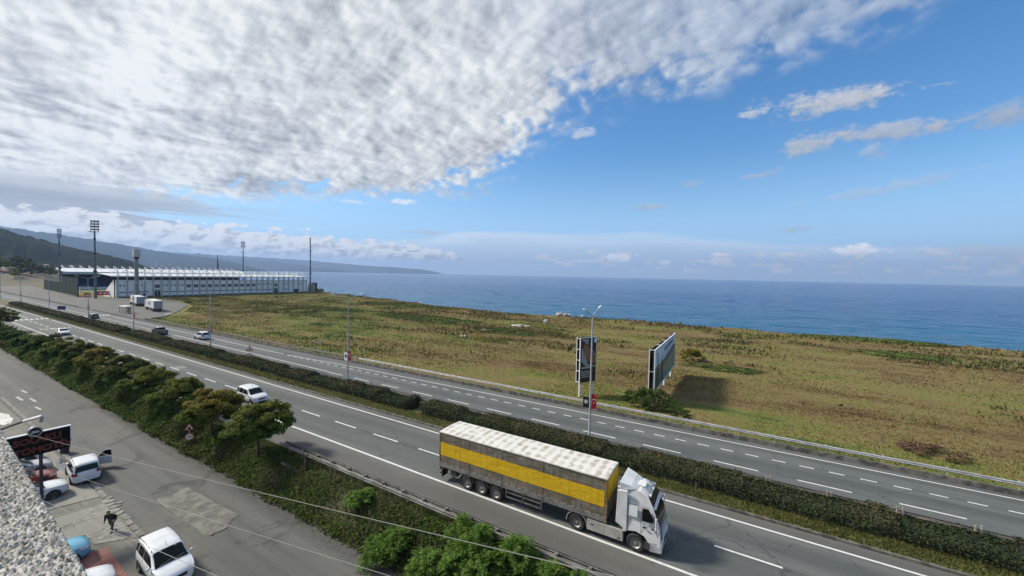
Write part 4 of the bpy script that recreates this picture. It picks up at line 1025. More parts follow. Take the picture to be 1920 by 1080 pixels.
        for x in (c['xf'], c['xf'] + c['wb']):
            a = MB(); a.latheY([(c['r'] * 1.20, 0), (c['r'] * 1.20, .02), (.001, .02)] if sg > 0 else [(c['r'] * 1.20, 0), (c['r'] * 1.20, -.02), (.001, -.02)], (-x, sg * (F.hw(x) - .012), c['r'] + .02), 22)
            a.v = [(v[0], v[1], max(v[2], .21)) for v in a.v]
            put('wheel_arch', a, BLACK)
            add_wheel(t_, L / 2 - x, sg * (F.hw(x) - .075), c['r'], .20, (kind, 'w'))
    fw = F.hw(.04)
    put('grille', MB().hexa([(-.10, -fw * .55, zl - .16), (.004, -fw * .55, zl - .16), (.004, fw * .55, zl - .16), (-.10, fw * .55, zl - .16)], [(-.10, -fw * .6, zl + .0), (-.018, -fw * .6, zl + .0), (-.018, fw * .6, zl + .0), (-.10, fw * .6, zl + .0)]), BLACK)
    put('lower_grille', MB().box(-.08, .012, -fw * .7, fw * .7, .30, .42), PLASTIC)
    put('number_plate', MB().box(.012, .026, -.26, .26, .44, .55), PLATE)
    put('number_plate', MB().box(-L - .026, -L - .004, -.26, .26, .62, .73), PLATE)
    put('rear_bumper', MB().box(-L - .016, -L + .05, -F.hw(L) * .92, F.hw(L) * .92, .32, .50), PLASTIC if kind in ('suv', 'pickup') else body_mat)
    put('antenna', MB().cyl((-xr - .25, 0, F.top(xr + .25)), (-xr - .38, 0, F.top(xr + .25) + .30), .012, .006, 5), BLACK)
    put('wiper', MB().bar((-xc - .06, -.55, F.top(xc + .06) + .03), (-xc - .16, .05, F.top(xc + .16) + .035), .03, .015).bar((-xc - .06, .05, F.top(xc + .06) + .03), (-xc - .16, .60, F.top(xc + .16) + .035), .03, .015), BLACK)
    return t_, F
P_WHITE = paint('white', (0.66, 0.68, 0.70)); P_SILVER = paint('silver', (0.42, 0.43, 0.45)); P_RED = paint('dark_red', (0.22, 0.022, 0.020)); P_BLUE = paint('light_blue', (0.105, 0.36, 0.52)); P_NAVY = paint('navy', (0.020, 0.026, 0.036))
YW = ZS + 0.008
# minivan with its door open, tail towards the camera
mv, F = make_car('mpv', 'parked_minivan', 'white minivan with its passenger door open, parked across the kerb', 'car', P_WHITE, (-48.95, 10.12, YW), math.pi - 0.10, None, True, opendoor=-1)
d = MB()
zt = F.top(2.0); d.add([(0, 0, .32), (-1.02, 0, .32), (-1.05, 0, 1.02), (0, 0, 1.02), (0, -.075, .32), (-1.02, -.075, .32), (-1.05, -.06, 1.02), (0, -.06, 1.02)], [(0,1,2,3), (4,7,6,5), (0,4,5,1), (1,5,6,2), (2,6,7,3), (3,7,4,0)])
for p, q in (((-.02, -.04, 1.02), (-.62, .05, 1.60)), ((-.62, .05, 1.60), (-1.03, .06, 1.62)), ((-1.03, .06, 1.62), (-1.05, -.04, 1.02))): d.bar(p, q, .05, .05)
do = d.build('open_door', P_WHITE, mv, bevel=.012)
gl = MB().quad((-.05, -.035, 1.03), (-1.03, -.035, 1.03), (-1.02, .055, 1.60), (-.62, .05, 1.58)).build('door_window', GLASS, do)
do.location = (2.2 - 1.28, -.90, 0); do.rotation_euler = (0, 0, R(62))
MBx = MB().add([F.sidePt(x, f, -1, .006) for f in (.05, .86) for x in (1.42, 1.9, 2.35)], [(0, 1, 4, 3), (1, 2, 5, 4)])
MBx.v = [(v[0] + 2.2, v[1], v[2]) for v in MBx.v]; MBx.build('door_opening', BLACK, mv)
# minivan facing right
make_car('mpv', 'parked_minivan', 'white minivan with roof rails facing right beside the red paving', 'car', P_WHITE, (-29.2, 9.35, YW), R(-2), None, True)
# row of cars nosed towards the road
make_car('suv', 'parked_car', 'white crossover parked nose out, nearest car left of the man', 'car', P_WHITE, (-46.6, 6.55, YW), R(90), 'cars parked on the forecourt')
make_car('suv', 'parked_car', 'light blue crossover parked nose out beside the parapet', 'car', P_BLUE, (-35.5, 5.35, YW), R(84), 'cars parked on the forecourt')
make_car('hatch', 'parked_car', 'dark red hatchback parked under the black signboard', 'car', P_RED, (-50.2, 6.7, YW), R(90), 'cars parked on the forecourt')
make_car('hatch', 'parked_car', 'silver hatchback parked just beyond the red one', 'car', P_SILVER, (-53.2, 7.0, YW), R(92), 'cars parked on the forecourt')
make_car('suv', 'parked_car', 'white car farthest along the forecourt, behind the sign pole', 'car', P_WHITE, (-56.6, 6.9, YW), R(88), 'cars parked on the forecourt')
make_car('hatch', 'parked_car', 'white car at the bottom edge of the photo, only its roof in view', 'car', P_WHITE, (-31.1, 5.55, YW), R(84), 'cars parked on the forecourt')
# traffic
make_car('mpv', 'moving_van', 'white van coming along the highway behind the golden-topped tree', 'van', P_WHITE, (-51.6, 25.15, 0.006), 0.0, 'traffic on the highway')
make_car('sedan', 'moving_car', 'white saloon car on the highway below the rumble bars', 'car', P_WHITE, (-138.0, 25.6, 0.006), 0.0, 'traffic on the highway')
make_car('mpv', 'moving_van', 'white van driving away between two lamp posts on the far carriageway', 'van', P_WHITE, (-107.0, 41.3, 0.006), math.pi, 'traffic on the highway')
pk, F = make_car('pickup', 'moving_pickup', 'dark pickup truck driving away on the far carriageway', 'pickup truck', P_NAVY, (-122.5, 38.6, 0.006), math.pi, 'traffic on the highway')
MB().box(-.48, .55, -.55, .55, 1.735, 1.79).build('roof_panel', P_WHITE, pk, bevel=.03)
MB().box(-2.50, -1.15, -.72, .72, 1.08, 1.16).build('load_cover', BLACK, pk, bevel=.03)
wc, F = make_car('hatch', 'moving_car', 'dark car with a white roof crossing the pedestrian bars on the far carriageway', 'car', P_NAVY, (-174.6, 38.9, 0.006), math.pi, 'traffic on the highway')
MB().box(-1.05, .35, -.60, .60, 1.45, 1.52).build('roof_panel', P_WHITE, wc, bevel=.03)

# ------------------------------------------------------------------ the articulated lorry
def tarp(name, c1, c2, stain=(0.035, 0.028, 0.018), amt=0.6):
    m, t, b = mat_tree(name); p = pos(t)
    n = t.noise(t.scalev(p, (0.5, 1, 1.6)), 1.4, 6, 0.65); run = t.noise(t.scalev(p, (2.6, 1, 0.25)), 1.6, 5, 0.65); f = t.noise(p, 7.0, 4, 0.7)
    c = t.mix(t.ss(n, 0.35, 0.68), c1, c2)
    c = t.mix(t.mul(t.ss(t.add(t.mul(run, 0.6), t.mul(n, 0.5)), 0.52, 0.72), amt), c, stain)
    c = t.mix(t.mul(t.ss(f, 0.55, 0.75), 0.25), c, tuple(k * 1.35 for k in c2))
    t.put(b.inputs['Base Color'], c); b.inputs['Roughness'].default_value = 0.72; b.inputs['Specular IOR Level'].default_value = 0.25
    wr = t.noise(t.scalev(p, (0.9, 1, 2.4)), 1.2, 3, 0.5, 0.6)
    bump(t, b, t.add(wr, t.mul(f, 0.15)), 0.35, 0.10); return m
T_BROWN = tarp('tarpaulin_brown', (0.112, 0.094, 0.068), (0.255, 0.225, 0.175), amt=0.75)
T_YEL = tarp('tarpaulin_yellow', (0.56, 0.345, 0.010), (0.68, 0.45, 0.016), (0.22, 0.12, 0.014), 0.45)
def roof_tarp():
    m, t, b = mat_tree('tarpaulin_roof'); p = pos(t)
    n = t.noise(t.scalev(p, (1.0, 1.1, 1)), 1.3, 6, 0.68); f = t.noise(p, 5.0, 5, 0.7)
    sp = t.new('ShaderNodeSeparateXYZ'); t.l.new(p, sp.inputs[0])
    hoop = t.m('ABSOLUTE', t.m('SINE', t.mul(sp.outputs[0], math.pi / 0.62)))      # bows under the sheet keep the paint clean
    lane_ = t.m('ABSOLUTE', t.m('SINE', t.mul(sp.outputs[1], math.pi / 0.8)))
    k = t.add(t.add(t.mul(n, 0.62), t.mul(f, 0.16)), t.add(t.mul(hoop, 0.16), t.mul(lane_, 0.07)))
    c = t.mix(t.ss(k, 0.47, 0.72), (0.62, 0.605, 0.56), (0.31, 0.27, 0.205))
    t.put(b.inputs['Base Color'], c); b.inputs['Roughness'].default_value = 0.7
    bump(t, b, t.add(t.mul(hoop, -0.3), f), 0.3, 0.02); return m
T_ROOF = roof_tarp()
P_CAB = mat('cab_white', (0.66, 0.67, 0.67), (0.56, 0.56, 0.545), 1.4, 0.32, coat=0.35)
CHASSIS = mat('chassis_grime', (0.028, 0.026, 0.024), (0.06, 0.055, 0.048), 3.0, 0.8)
SKIRT = mat('side_skirt', (0.44, 0.43, 0.40), (0.30, 0.285, 0.25), 1.6, 0.5)
GATE = mat('drop_side_grey', (0.13, 0.125, 0.115), (0.21, 0.20, 0.185), 2.0, 0.55)
# local frame: +X forward, near side at y = 0, far side y = 2.5, origin on the road under the trailer's rear corner
lor = thing('articulated_lorry', 'articulated lorry with a white cab and a yellow-striped brown tarpaulin trailer', 'truck', (-19.75, 23.30, 0.006), R(0.0))
TL, TW, ZB, ZT = 13.4, 2.5, 1.16, 3.93
def sheet(name, x0, x1, z0, z1, y, m, nx=40, nz=6, amp=0.02, sgn=-1, seed=3, waves=None):
    X, Zz = np.meshgrid(np.linspace(x0, x1, nx), np.linspace(z0, z1, nz), indexing='ij')
    Yy = y + sgn * amp * (fbm(X * 0.9, Zz * 1.3, 3, seed) - 0.3) + 0 * X
    if waves: Yy = Yy + sgn * amp * .5 * np.abs(np.sin(X * waves))
    return link(name, grid_mesh(name, np.stack([X, Yy, Zz], -1), m), lor)
cs = MB().box(.03, TL - .03, .04, TW - .04, ZB + .3, ZT - .03); cs.build('load_box', T_BROWN, lor)
sheet('curtain', 0.04, TL - .12, ZB + .34, 2.10, 0.0, T_BROWN, 60, 6, .03); sheet('curtain_stripe', 0.10, TL - .16, 2.10, 3.12, -.012, T_YEL, 60, 6, .03)
sheet('curtain', 0.04, TL - .12, 3.12, ZT - .06, 0.0, T_BROWN, 60, 4, .02, seed=8)
sheet('far_curtain', 0.04, TL - .12, ZB + .34, ZT - .06, TW, T_BROWN, 40, 6, .03, 1)
X, Yy = np.meshgrid(np.linspace(0, TL, 90), np.linspace(-.02, TW + .02, 14), indexing='ij')
Zz = ZT + 0.06 * np.sin(np.clip((Yy) / TW, 0, 1) * math.pi) - 0.010 * np.abs(np.sin(X * math.pi / 0.62)) * np.sin(np.clip(Yy / TW, 0, 1) * math.pi) + .02 * (fbm(X * 1.2, Yy * 1.2, 3, 4) - .5)
link('roof_sheet', grid_mesh('roof_sheet', np.stack([X, Yy, Zz], -1), T_ROOF), lor)
fr = MB()
for y in (-.02, TW + .02): fr.box(0, TL, y - .03, y + .03, ZT - .08, ZT - .01)
fr.box(-.03, .03, 0, TW, ZT - .08, ZT); fr.box(TL - .03, TL + .03, 0, TW, ZT - .08, ZT)
fr.build('top_rail', mat('roof_edge_white', (0.55, 0.54, 0.50), (0.36, 0.33, 0.27), 2.0, 0.6), lor, bevel=.01)
for x in (0.0, TL - .08):
    for y in (-.035, TW - .05): MB().box(x - .03, x + .09, y, y + .09, ZB, ZT - .08).build('corner_post', mat('post_rust', (0.14, 0.10, 0.05), (0.26, 0.19, 0.09), 3.0, 0.7), lor, bevel=.01)
for x in (2.85, 5.75, 9.0): MB().box(x, x + .07, -.045, .0, ZB - .1, ZB + .36).build('side_post', GATE, lor); 
for x in (2.85, 5.75, 9.0): MB().box(x + .02, x + .045, -.024, -.006, ZB + .36, 2.12).box(x + .02, x + .045, -.022, -.004, 3.1, ZT - .08).build('curtain_seam', T_BROWN, lor)
for xa, xb in ((.08, 2.82), (2.94, 5.72), (5.84, 8.97), (9.09, TL - .1)): MB().box(xa, xb, -.03, .02, ZB, ZB + .34).build('drop_side', GATE, lor, bevel=.012)
bk = MB(); 
for i in range(24): bk.box(.3 + i * .55, .33 + i * .55, -.045, -.028, ZB + .30, ZB + .46)
bk.build('curtain_buckles', GATE, lor)
# front of the trailer: yellow upper cloth on brown
MB().box(TL, TL + .025, .10, TW - .10, 2.55, ZT - .12).build('front_cloth', T_YEL, lor); MB().box(TL, TL + .02, .05, TW - .05, ZB + .2, 2.55).build('front_cloth', T_BROWN, lor)
MB().box(-.025, 0, .06, TW - .06, ZB + .2, ZT - .1).build('rear_cloth', T_BROWN, lor)
ch = MB(); ch.box(.1, TL - .3, .75, 1.0, .92, ZB); ch.box(.1, TL - .3, 1.5, 1.75, .92, ZB); ch.box(.02, TL, .02, TW - .02, ZB - .10, ZB)
for x in (2.7, 4.0, 5.3): ch.box(x - .06, x + .06, .3, TW - .3, .45, .60)
ch.build('trailer_chassis', CHASSIS, lor)
for x in (2.68, 4.0, 5.28):
    for y in (.19, TW - .19): add_wheel(lor, x, y, .52, .36, 'trailer', True)
for y in (.0, TW - .02): 
    g = MB()
    for z in (.58, .92): g.box(6.1, 9.0, y, y + .04, z - .05, z + .05)
    for x in (6.15, 7.5, 8.92): g.box(x - .03, x + .03, y + .0, y + .05, .5, ZB)
    g.build('side_guard', mat('guard_grey', (0.12, 0.12, 0.115), (0.2, 0.195, 0.18), 3, 0.5, 0.4), lor)
MB().box(1.05, 1.60, .10, .55, .62, 1.06).build('tool_box', CHASSIS, lor, bevel=.02)
MB().box(.25, .3, -.01, .7, .35, .95).build('mud_flap', BLACK, lor)
MB().box(0, .06, .05, TW - .05, .50, .64).build('rear_underrun', GATE, lor, bevel=.01)
for y in (.1, TW - .5): MB().box(-.05, .0, y, y + .4, .8, .95).build('tail_light', TAIL, lor)
for x in (9.55, 9.65): MB().box(x, x + .08, .55, .7, .25, ZB).build('landing_leg', CHASSIS, lor)
mg = MB()
for x in (2.0, 3.34, 4.64): mg.prism([(x + .66 * math.cos(a), .55 + .66 * math.sin(a)) for a in np.linspace(.25, math.pi - .25, 9)] + [(x + .61 * math.cos(a), .55 + .61 * math.sin(a)) for a in np.linspace(math.pi - .25, .25, 9)], .02, .36, 'y')
mg.v = [(v[0] + .66, v[1], v[2]) for v in mg.v]; mg.build('mudguard', CHASSIS, lor)
# tractor: rear axle x=11.45, front axle 15.15, nose 16.62
XN = 16.60
tc = MB(); tc.box(10.4, 16.0, .70, .95, .62, .95); tc.box(10.4, 16.0, 1.55, 1.80, .62, .95); tc.box(12.3, 14.3, .35, TW - .35, .45, .9); tc.build('tractor_chassis', CHASSIS, lor)
for y in (.20, TW - .20): add_wheel(lor, 11.45, y, .53, .42, 'drive', True)
for y in (.18, TW - .18): add_wheel(lor, 15.15, y, .53, .34, 'steer', True)
mg = MB()
for y0 in (.0, TW - .42): mg.prism([(11.45 + .72 * math.cos(a), .55 + .70 * math.sin(a)) for a in np.linspace(-.1, math.pi + .1, 12)] + [(11.45 + .66 * math.cos(a), .55 + .64 * math.sin(a)) for a in np.linspace(math.pi + .1, -.1, 12)], y0, y0 + .42, 'y')
mg.build('rear_mudguard', mat('mudguard_grey', (0.2, 0.195, 0.185), (0.3, 0.29, 0.27), 3, 0.6), lor)
MB().box(12.15, 14.42, .0, .32, .34, 1.05).build('side_skirt', SKIRT, lor, bevel=.03); MB().box(12.15, 14.42, TW - .32, TW, .34, 1.05).build('side_skirt', SKIRT, lor, bevel=.03)
MB().box(13.25, 13.27, -.004, .0, .40, 1.0).box(12.4, 12.6, -.006, .0, .72, .80).box(14.1, 14.25, -.006, 0, .45, .52).build('skirt_seam', PLASTIC, lor)
MB().box(12.0, 14.4, .05, TW - .05, 1.0, 1.06).build('catwalk', CHASSIS, lor)
# cab shell: side profile (x, z) swept across with narrowed upper corners
cabp = [(14.38, .98), (14.38, 3.18), (14.75, 3.50), (15.30, 3.58), (15.72, 3.40), (16.02, 2.98), (16.42, 2.02), (16.56, 1.35), (16.58, .62), (15.98, .52), (15.78, .90), (15.62, 1.10), (15.15, 1.22), (14.70, 1.12), (14.50, .98)]
def cab_y(x, z): 
    e = np.interp(z, [.5, 2.0, 3.0, 3.6], [0, .0, .10, .42]); n_ = np.interp(x, [15.6, 16.6], [0, .16]) * np.interp(z, [.5, 2.0, 3.2], [.9, 1, 1.0]); return .02 + e + n_
cb = MB(); n = len(cabp); vs = [(x, cab_y(x, z), z) for x, z in cabp] + [(x, TW - cab_y(x, z), z) for x, z in cabp]
cb.add(vs, [tuple(range(n - 1, -1, -1)), tuple(range(n, 2 * n))] + [(i, (i + 1) % n, n + (i + 1) % n, n + i) for i in range(n)])
cab = cb.build('cab', P_CAB, lor, 25, bevel=.05)
def cabside(poly, sg, name, m, lift=.012, par=None):
    b = MB(); n = len(poly)
    f = lambda x, z, d: (x, (cab_y(x, z) - d) if sg < 0 else (TW - cab_y(x, z) + d), z)
    b.add([f(x, z, lift) for x, z in poly] + [f(x, z, -.03) for x, z in poly], [tuple(range(n)), tuple(range(2 * n - 1, n - 1, -1))] + [(i, (i + 1) % n, n + (i + 1) % n, n + i) for i in range(n)])
    return b.build(name, m, par or cab)
for sg in (-1, 1):
    cabside([(15.50, 2.02), (15.50, 2.72), (15.84, 2.72), (16.16, 2.18), (16.10, 2.02), (15.8, 2.0)], sg, 'side_window', GLASS, .014)
    cabside([(14.72, 2.10), (14.72, 2.72), (15.22, 2.72), (15.22, 2.10)], sg, 'side_locker', P_CAB, .010)
    b = MB()
    for p, q in (((15.44, 1.25), (15.44, 2.80)), ((15.44, 2.80), (15.88, 2.80)), ((16.30, 1.98), (16.32, 1.30)), ((14.66, 1.2), (14.66, 3.1))):
        f = lambda x, z: (x, (cab_y(x, z) - .006) if sg < 0 else (TW - cab_y(x, z) + .006), z); b.bar(f(*p), f(*q), .016, .016)
    b.build('door_seam', PLASTIC, cab)
    cabside([(15.55, 1.62), (15.55, 1.68), (15.75, 1.68), (15.75, 1.62)], sg, 'door_handle', PLASTIC, .03)
    cabside([(16.02, 1.60), (16.02, 1.66), (16.2, 1.66), (16.2, 1.60)], sg, 'badge', PLASTIC, .012)
    b = MB(); y = -.20 if sg < 0 else TW + .20
    b.box(16.28, 16.38, y - .10, y + .10, 2.02, 2.52); b.box(16.28, 16.38, y - .09, y + .09, 1.82, 1.98); b.build('mirror', P_CAB, cab, bevel=.03)
    MB().bar((16.28, .10 if sg < 0 else TW - .10, 2.55), (16.32, y, 2.50), .04, .04).bar((16.30, .10 if sg < 0 else TW - .10, 1.9), (16.32, y, 1.95), .04, .04).build('mirror_arm', BLACK, cab)
def cabfront(pts, name, m, lift=.014, par=None):
    b = MB(); vs = []
    for x, z in pts:
        w = cab_y(x, z)
        for j in range(7): 
            yy = w + .05 + (TW - 2 * w - .10) * j / 6; vs.append((x + lift + .0, yy, z + lift * .3))
    b.add(vs, [(i * 7 + j, i * 7 + j + 1, (i + 1) * 7 + j + 1, (i + 1) * 7 + j) for i in range(len(pts) - 1) for j in range(6)]); return b.build(name, m, par or cab, 60)
def cx(z): return float(np.interp(z, [.62, 1.35, 2.02, 2.98, 3.40, 3.58], [16.58, 16.56, 16.42, 16.02, 15.72, 15.30]))
cabfront([(cx(z), z) for z in (1.74, 2.0, 2.3, 2.55, 2.76)], 'windscreen', GLASS, .02)
cabfront([(cx(z), z) for z in (2.86, 3.05, 3.2, 3.30)], 'roof_window', GLASS, .02)
cabfront([(cx(z) + .0, z) for z in (1.02, 1.2, 1.4, 1.62)], 'grille', mat('grille_grey', (0.10, 0.10, 0.10), (0.05, 0.05, 0.05), 8, 0.5), .022)
gs = MB()
for z in (1.10, 1.24, 1.38, 1.52): gs.box(cx(z) + .015, cx(z) + .045, .45, TW - .45, z - .03, z + .03)
gs.build('grille_slats', P_CAB, cab, bevel=.008)
sv = MB(); sv.hexa([(16.0, .20, 2.78), (16.24, .28, 2.72), (16.24, TW - .28, 2.72), (16.0, TW - .20, 2.78)], [(15.98, .20, 2.84), (16.22, .28, 2.79), (16.22, TW - .28, 2.79), (15.98, TW - .20, 2.84)]); sv.build('sun_visor', P_CAB, cab, bevel=.02)
bp = MB(); bp.hexa([(15.95, .06, .28), (16.62, .18, .28), (16.62, TW - .18, .28), (15.95, TW - .06, .28)], [(15.95, .06, .92), (16.64, .18, .90), (16.64, TW - .18, .90), (15.95, TW - .06, .92)]); bp.build('bumper', P_CAB, lor, bevel=.05)
for y in (.2, TW - .72): MB().box(16.60, 16.665, y, y + .52, .62, .86).build('headlight', LAMP, lor, bevel=.02)
MB().box(16.60, 16.66, .8, TW - .8, .55, .85).build('lower_grille', BLACK, lor); MB().box(16.645, 16.67, TW / 2 - .26, TW / 2 + .26, .40, .51).build('number_plate', PLATE, lor)
MB().box(15.66, 15.95, .02, .10, .38, .80).build('cab_step', CHASSIS, lor); 
# roof kit: raised spoiler, side wings, lamps, air horns
sp_ = MB()
sp_.hexa([(14.15, .12, 3.40), (15.15, .42, 3.56), (15.15, TW - .42, 3.56), (14.15, TW - .12, 3.40)], [(14.10, .18, 3.90), (14.75, .40, 3.74), (14.75, TW - .40, 3.74), (14.10, TW - .18, 3.90)])
sp_.build('roof_spoiler', P_CAB, lor, bevel=.04)
for y, yo in ((-.005, .06), (TW + .005, -.06)): MB().hexa([(13.95, y, 1.45), (14.62, y, 1.10), (14.62, y + yo, 1.10), (13.95, y + yo, 1.45)], [(14.02, y + yo * .6, 3.42), (14.62, y + yo * .9, 3.50), (14.62, y + yo * 3, 3.50), (14.02, y + yo * 3, 3.42)]).build('side_wing', P_CAB, lor, bevel=.02)
MB().box(15.05, 15.5, .9, TW - .9, 3.58, 3.68).build('roof_hatch', P_CAB, lor, bevel=.03)
for y in (.75, TW - .75): MB().cyl((15.55, y, 3.58), (15.95, y, 3.54), .05, .09, 10).build('air_horn', CHROME, lor)
for y in (.62, 1.0, 1.5, 1.88): MB().cyl((15.78, y, 3.34), (15.90, y, 3.34), .09, .10, 12).build('roof_lamp', LAMP, lor)

# ------------------------------------------------------------------ street lamps of the median
FLAG_H = 1.45
def crescent(n=22):
    o = [(math.cos(a) * .25, math.sin(a) * .25) for a in np.linspace(R(28), R(332), n)]
    i = [(.0625 + math.cos(a) * .2, math.sin(a) * .2) for a in np.linspace(R(325), R(35), n)]
    return o + i
def star(cx, cz, r, rot=0.0):
    return [(cx + (r if k % 2 == 0 else r * .40) * math.cos(rot + math.pi * k / 5), cz + (r if k % 2 == 0 else r * .40) * math.sin(rot + math.pi * k / 5)) for k in range(10)]
def lamp_post(x, y, h, label, left=True, lean=0.0, arms=2.0):
    t_ = thing('street_lamp', label, 'street lamp', (x, y, 0.12), lean, 'double-armed street lamps along the median')
    b = MB(); b.cyl((0, 0, 0), (0, 0, h), .115, .055, 12); b.build('pole', METAL, t_, 40)
    MB().box(-.28, .28, -.28, .28, 0, .05).cyl((0, 0, .05), (0, 0, .7), .15, .13, 12).build('base', METAL_OLD, t_)
    for s_ in (-1, 1):
        a = MB().tube([(0, 0, h - .1), (0, s_ * .5, h + .12), (0, s_ * arms, h + .62)], [.045, .04, .035], 8).build('arm', METAL, t_)
        l = MB(); l.hexa([(-.11, s_ * (arms - .05), h + .58), (.11, s_ * (arms - .05), h + .58), (.13, s_ * (arms + .62), h + .73), (-.13, s_ * (arms + .62), h + .73)], [(-.09, s_ * (arms - .05), h + .69), (.09, s_ * (arms - .05), h + .69), (.09, s_ * (arms + .60), h + .85), (-.09, s_ * (arms + .60), h + .85)])
        l.build('lamp_head', WHITE, a, bevel=.03)
    # flag banner towards the camera's right, dark-crested white banner on the other side
    z0 = 3.35
    br = MB()
    for z in (z0 + FLAG_H + .02, z0 - .02): br.cyl((0, 0, z), (.62, .08, z), .018, n=6)
    br.build('banner_bracket', METAL, t_)
    f = MB(); nx = 5
    X = np.linspace(.12, .60, 7); Zz = np.linspace(z0, z0 + FLAG_H, 8); XX, ZZ = np.meshgrid(X, Zz, indexing='ij')
    fl = link('flag', grid_mesh('flag', np.stack([XX, XX * .125 + .025 * np.sin(ZZ * 3 + XX * 5), ZZ], -1), RED), t_)
    for sgn in (-1, 1):
        cr = [(.36 + px_ * .58, z0 + .86 + pz_ * .58) for px_, pz_ in [(q[1], -q[0]) for q in crescent()]]
        st = star(.36, z0 + .62, .085, R(90))
        me = MB(); me.add([(a, a * .125 + sgn * .045, c) for a, c in cr], [tuple([i, i + 1, len(cr) - 2 - i, len(cr) - 1 - i]) for i in range(len(cr) // 2 - 1)])
        me.build('crescent', WHITE_CLOTH, fl)
        me = MB(); me.add([(a, a * .125 + sgn * .045, c) for a, c in st], [tuple(range(10))]); me.build('star', WHITE_CLOTH, fl)
    if left:
        bb = MB()
        for z in (z0 + 1.15, z0 - .02): bb.cyl((0, 0, z), (-.72, -.09, z), .018, n=6)
        bb.build('banner_bracket', METAL, t_)
        big = left == 'white'
        w = MB().hexa([(-.70, -.10, z0), (-.10, -.02, z0), (-.10, -.0, z0), (-.70, -.08, z0)], [(-.70, -.10, z0 + 1.1), (-.10, -.02, z0 + 1.1), (-.10, -.0, z0 + 1.1), (-.70, -.08, z0 + 1.1)]).build('banner', WHITE_CLOTH if big else BLACK, t_)
        for y in (-.085, -.03): 
            MB().cyl((-.40, -.062 + (-.012 if y < -.05 else .012), z0 + .62), (-.40, -.062 + (-.03 if y < -.05 else .03), z0 + .62), .20, n=14).build('emblem', BLACK if big else mat('emblem_grey', (.35, .35, .36), rough=.6), w)
    return t_
LP = [(-11.85, 36.35, 12.5, 'dark', 'street lamp behind the truck, nearest to the camera'), (-48.3, 36.35, 12.3, 'white', 'street lamp with a white banner left of the flag, second from the nearest'),
      (-90.9, 36.5, 12.6, 'dark', 'street lamp beside the white van driving away'), (-132.1, 36.5, 12.2, 'white', 'street lamp in front of the parked trailers'), (-168.6, 36.5, 12.6, 'dark', 'street lamp at the far pedestrian crossing'),
      (-213.4, 36.5, 12.4, 'white', 'street lamp in front of the dark green wall'), (-258.0, 36.5, 12.4, 'dark', 'second street lamp from the left end of the row'), (-300.0, 36.5, 12.4, 'white', 'street lamp at the left end of the row')]
for i, (x, y, h, lf, lab) in enumerate(LP): lamp_post(x, y, h, lab, lf, R(-12 if i < 2 else 0) if False else 0.0)

# ------------------------------------------------------------------ guard rails
def w_beam(b, x0, x1, y, z, side, n=1):
    """corrugated rail, facing side"""
    pr = [(0, -.155), (.035, -.11), (.045, -.075), (.0, -.02), (.0, .02), (.045, .075), (.035, .11), (0, .155)]
    v = [(x, y + side * a, z + c) for x in (x0, x1) for a, c in pr]; n_ = len(pr)
    v += [(x, y + side * (a - .012), z + c) for x in (x0, x1) for a, c in pr]
    f = [(i, i + 1, n_ + i + 1, n_ + i) for i in range(n_ - 1)] + [(2 * n_ + i, 3 * n_ + i, 3 * n_ + i + 1, 2 * n_ + i + 1) for i in range(n_ - 1)] + [(n_ - 1, 3 * n_ - 1, 4 * n_ - 1, 2 * n_ - 1), (0, n_, 3 * n_, 2 * n_)]
    b.add(v, f)
def rail_line(name, label, x0, x1, y, zt, seg, post_step, sides, m, gz=0.0, spacer=False, ph=None, post_w=.10, cat='guard rail', loc=None):
    t_ = thing(name, label, cat, (x0, y, gz)); L = seg
    bm_ = MB(); 
    for dy, sd_ in sides: w_beam(bm_, 0, L - .02, dy, zt - .16 - gz, sd_)
    me = bm_.mesh('rail', m, 40); x = 0
    while x < x1 - x0 - .1:
        o = link('rail', me, t_); o.location.x = x; o.location.z = random.uniform(-.012, .012); x += L
    pm = MB().box(-.03, .03, -post_w / 2, post_w / 2, -.3, (ph or zt) - gz); pm = pm.mesh('post', m)
    sm = MB().box(-.09, .09, min(d for d, _ in sides) - .02, max(d for d, _ in sides) + .02, zt - gz - .22, zt - gz - .09).mesh('spacer', m) if spacer else None
    x = post_step / 2
    while x < x1 - x0:
        o = link('post', pm, t_); o.location.x = x
        if sm: q = link('spacer', sm, t_); q.location.x = x
        x += post_step
    return t_
rail_line('guard_rail', 'double-sided weathered guard rail along the near edge of the highway, below the truck', -35.2, 40, 19.72, 0.78, 4.0, 2.0, [(-.24, -1), (.24, 1)], METAL_OLD, spacer=True)
RAILB = mat('dusty_rail', (0.15, 0.138, 0.118), (0.23, 0.215, 0.188), 1.5, .75, .1, kind='pos')
rail_line('guard_rail', 'long bright guard rail between the highway and the field on the right', -58, 82, 46.0, 0.98, 4.0, 4.0, [(-.06, -1)], METAL, ph=1.06, post_w=.12)
rail_line('guard_rail', 'dusty beige guard rail between the highway and the field on the left', -158, -58, 46.0, 0.92, 4.0, 4.0, [(-.06, -1)], RAILB, ph=1.0, post_w=.12)
rail_line('guard_rail', 'rail in front of the stadium parking lot at far left', -440, -222, 46.0, 0.70, 4.0, 4.0, [(-.06, -1)], METAL_OLD)
mr_ = rail_line('median_rail', 'rusty double rail with pale posts behind the median hedge', -150, 84, 35.85, 0.78, 4.0, 4.0, [(-.20, -1), (.20, 1)], mat('rusty_rail', (0.085, 0.080, 0.068), (0.20, 0.185, 0.16), 1.2, .7, .3, kind='pos'), gz=.1, ph=0.78)
pmt = MB().box(-.035, .035, -.05, .05, -.1, 1.10).mesh('fence_post', mat('pale_post', (0.34, 0.31, 0.27), (0.24, 0.21, 0.18), 3.0, .7))
fp = mr_
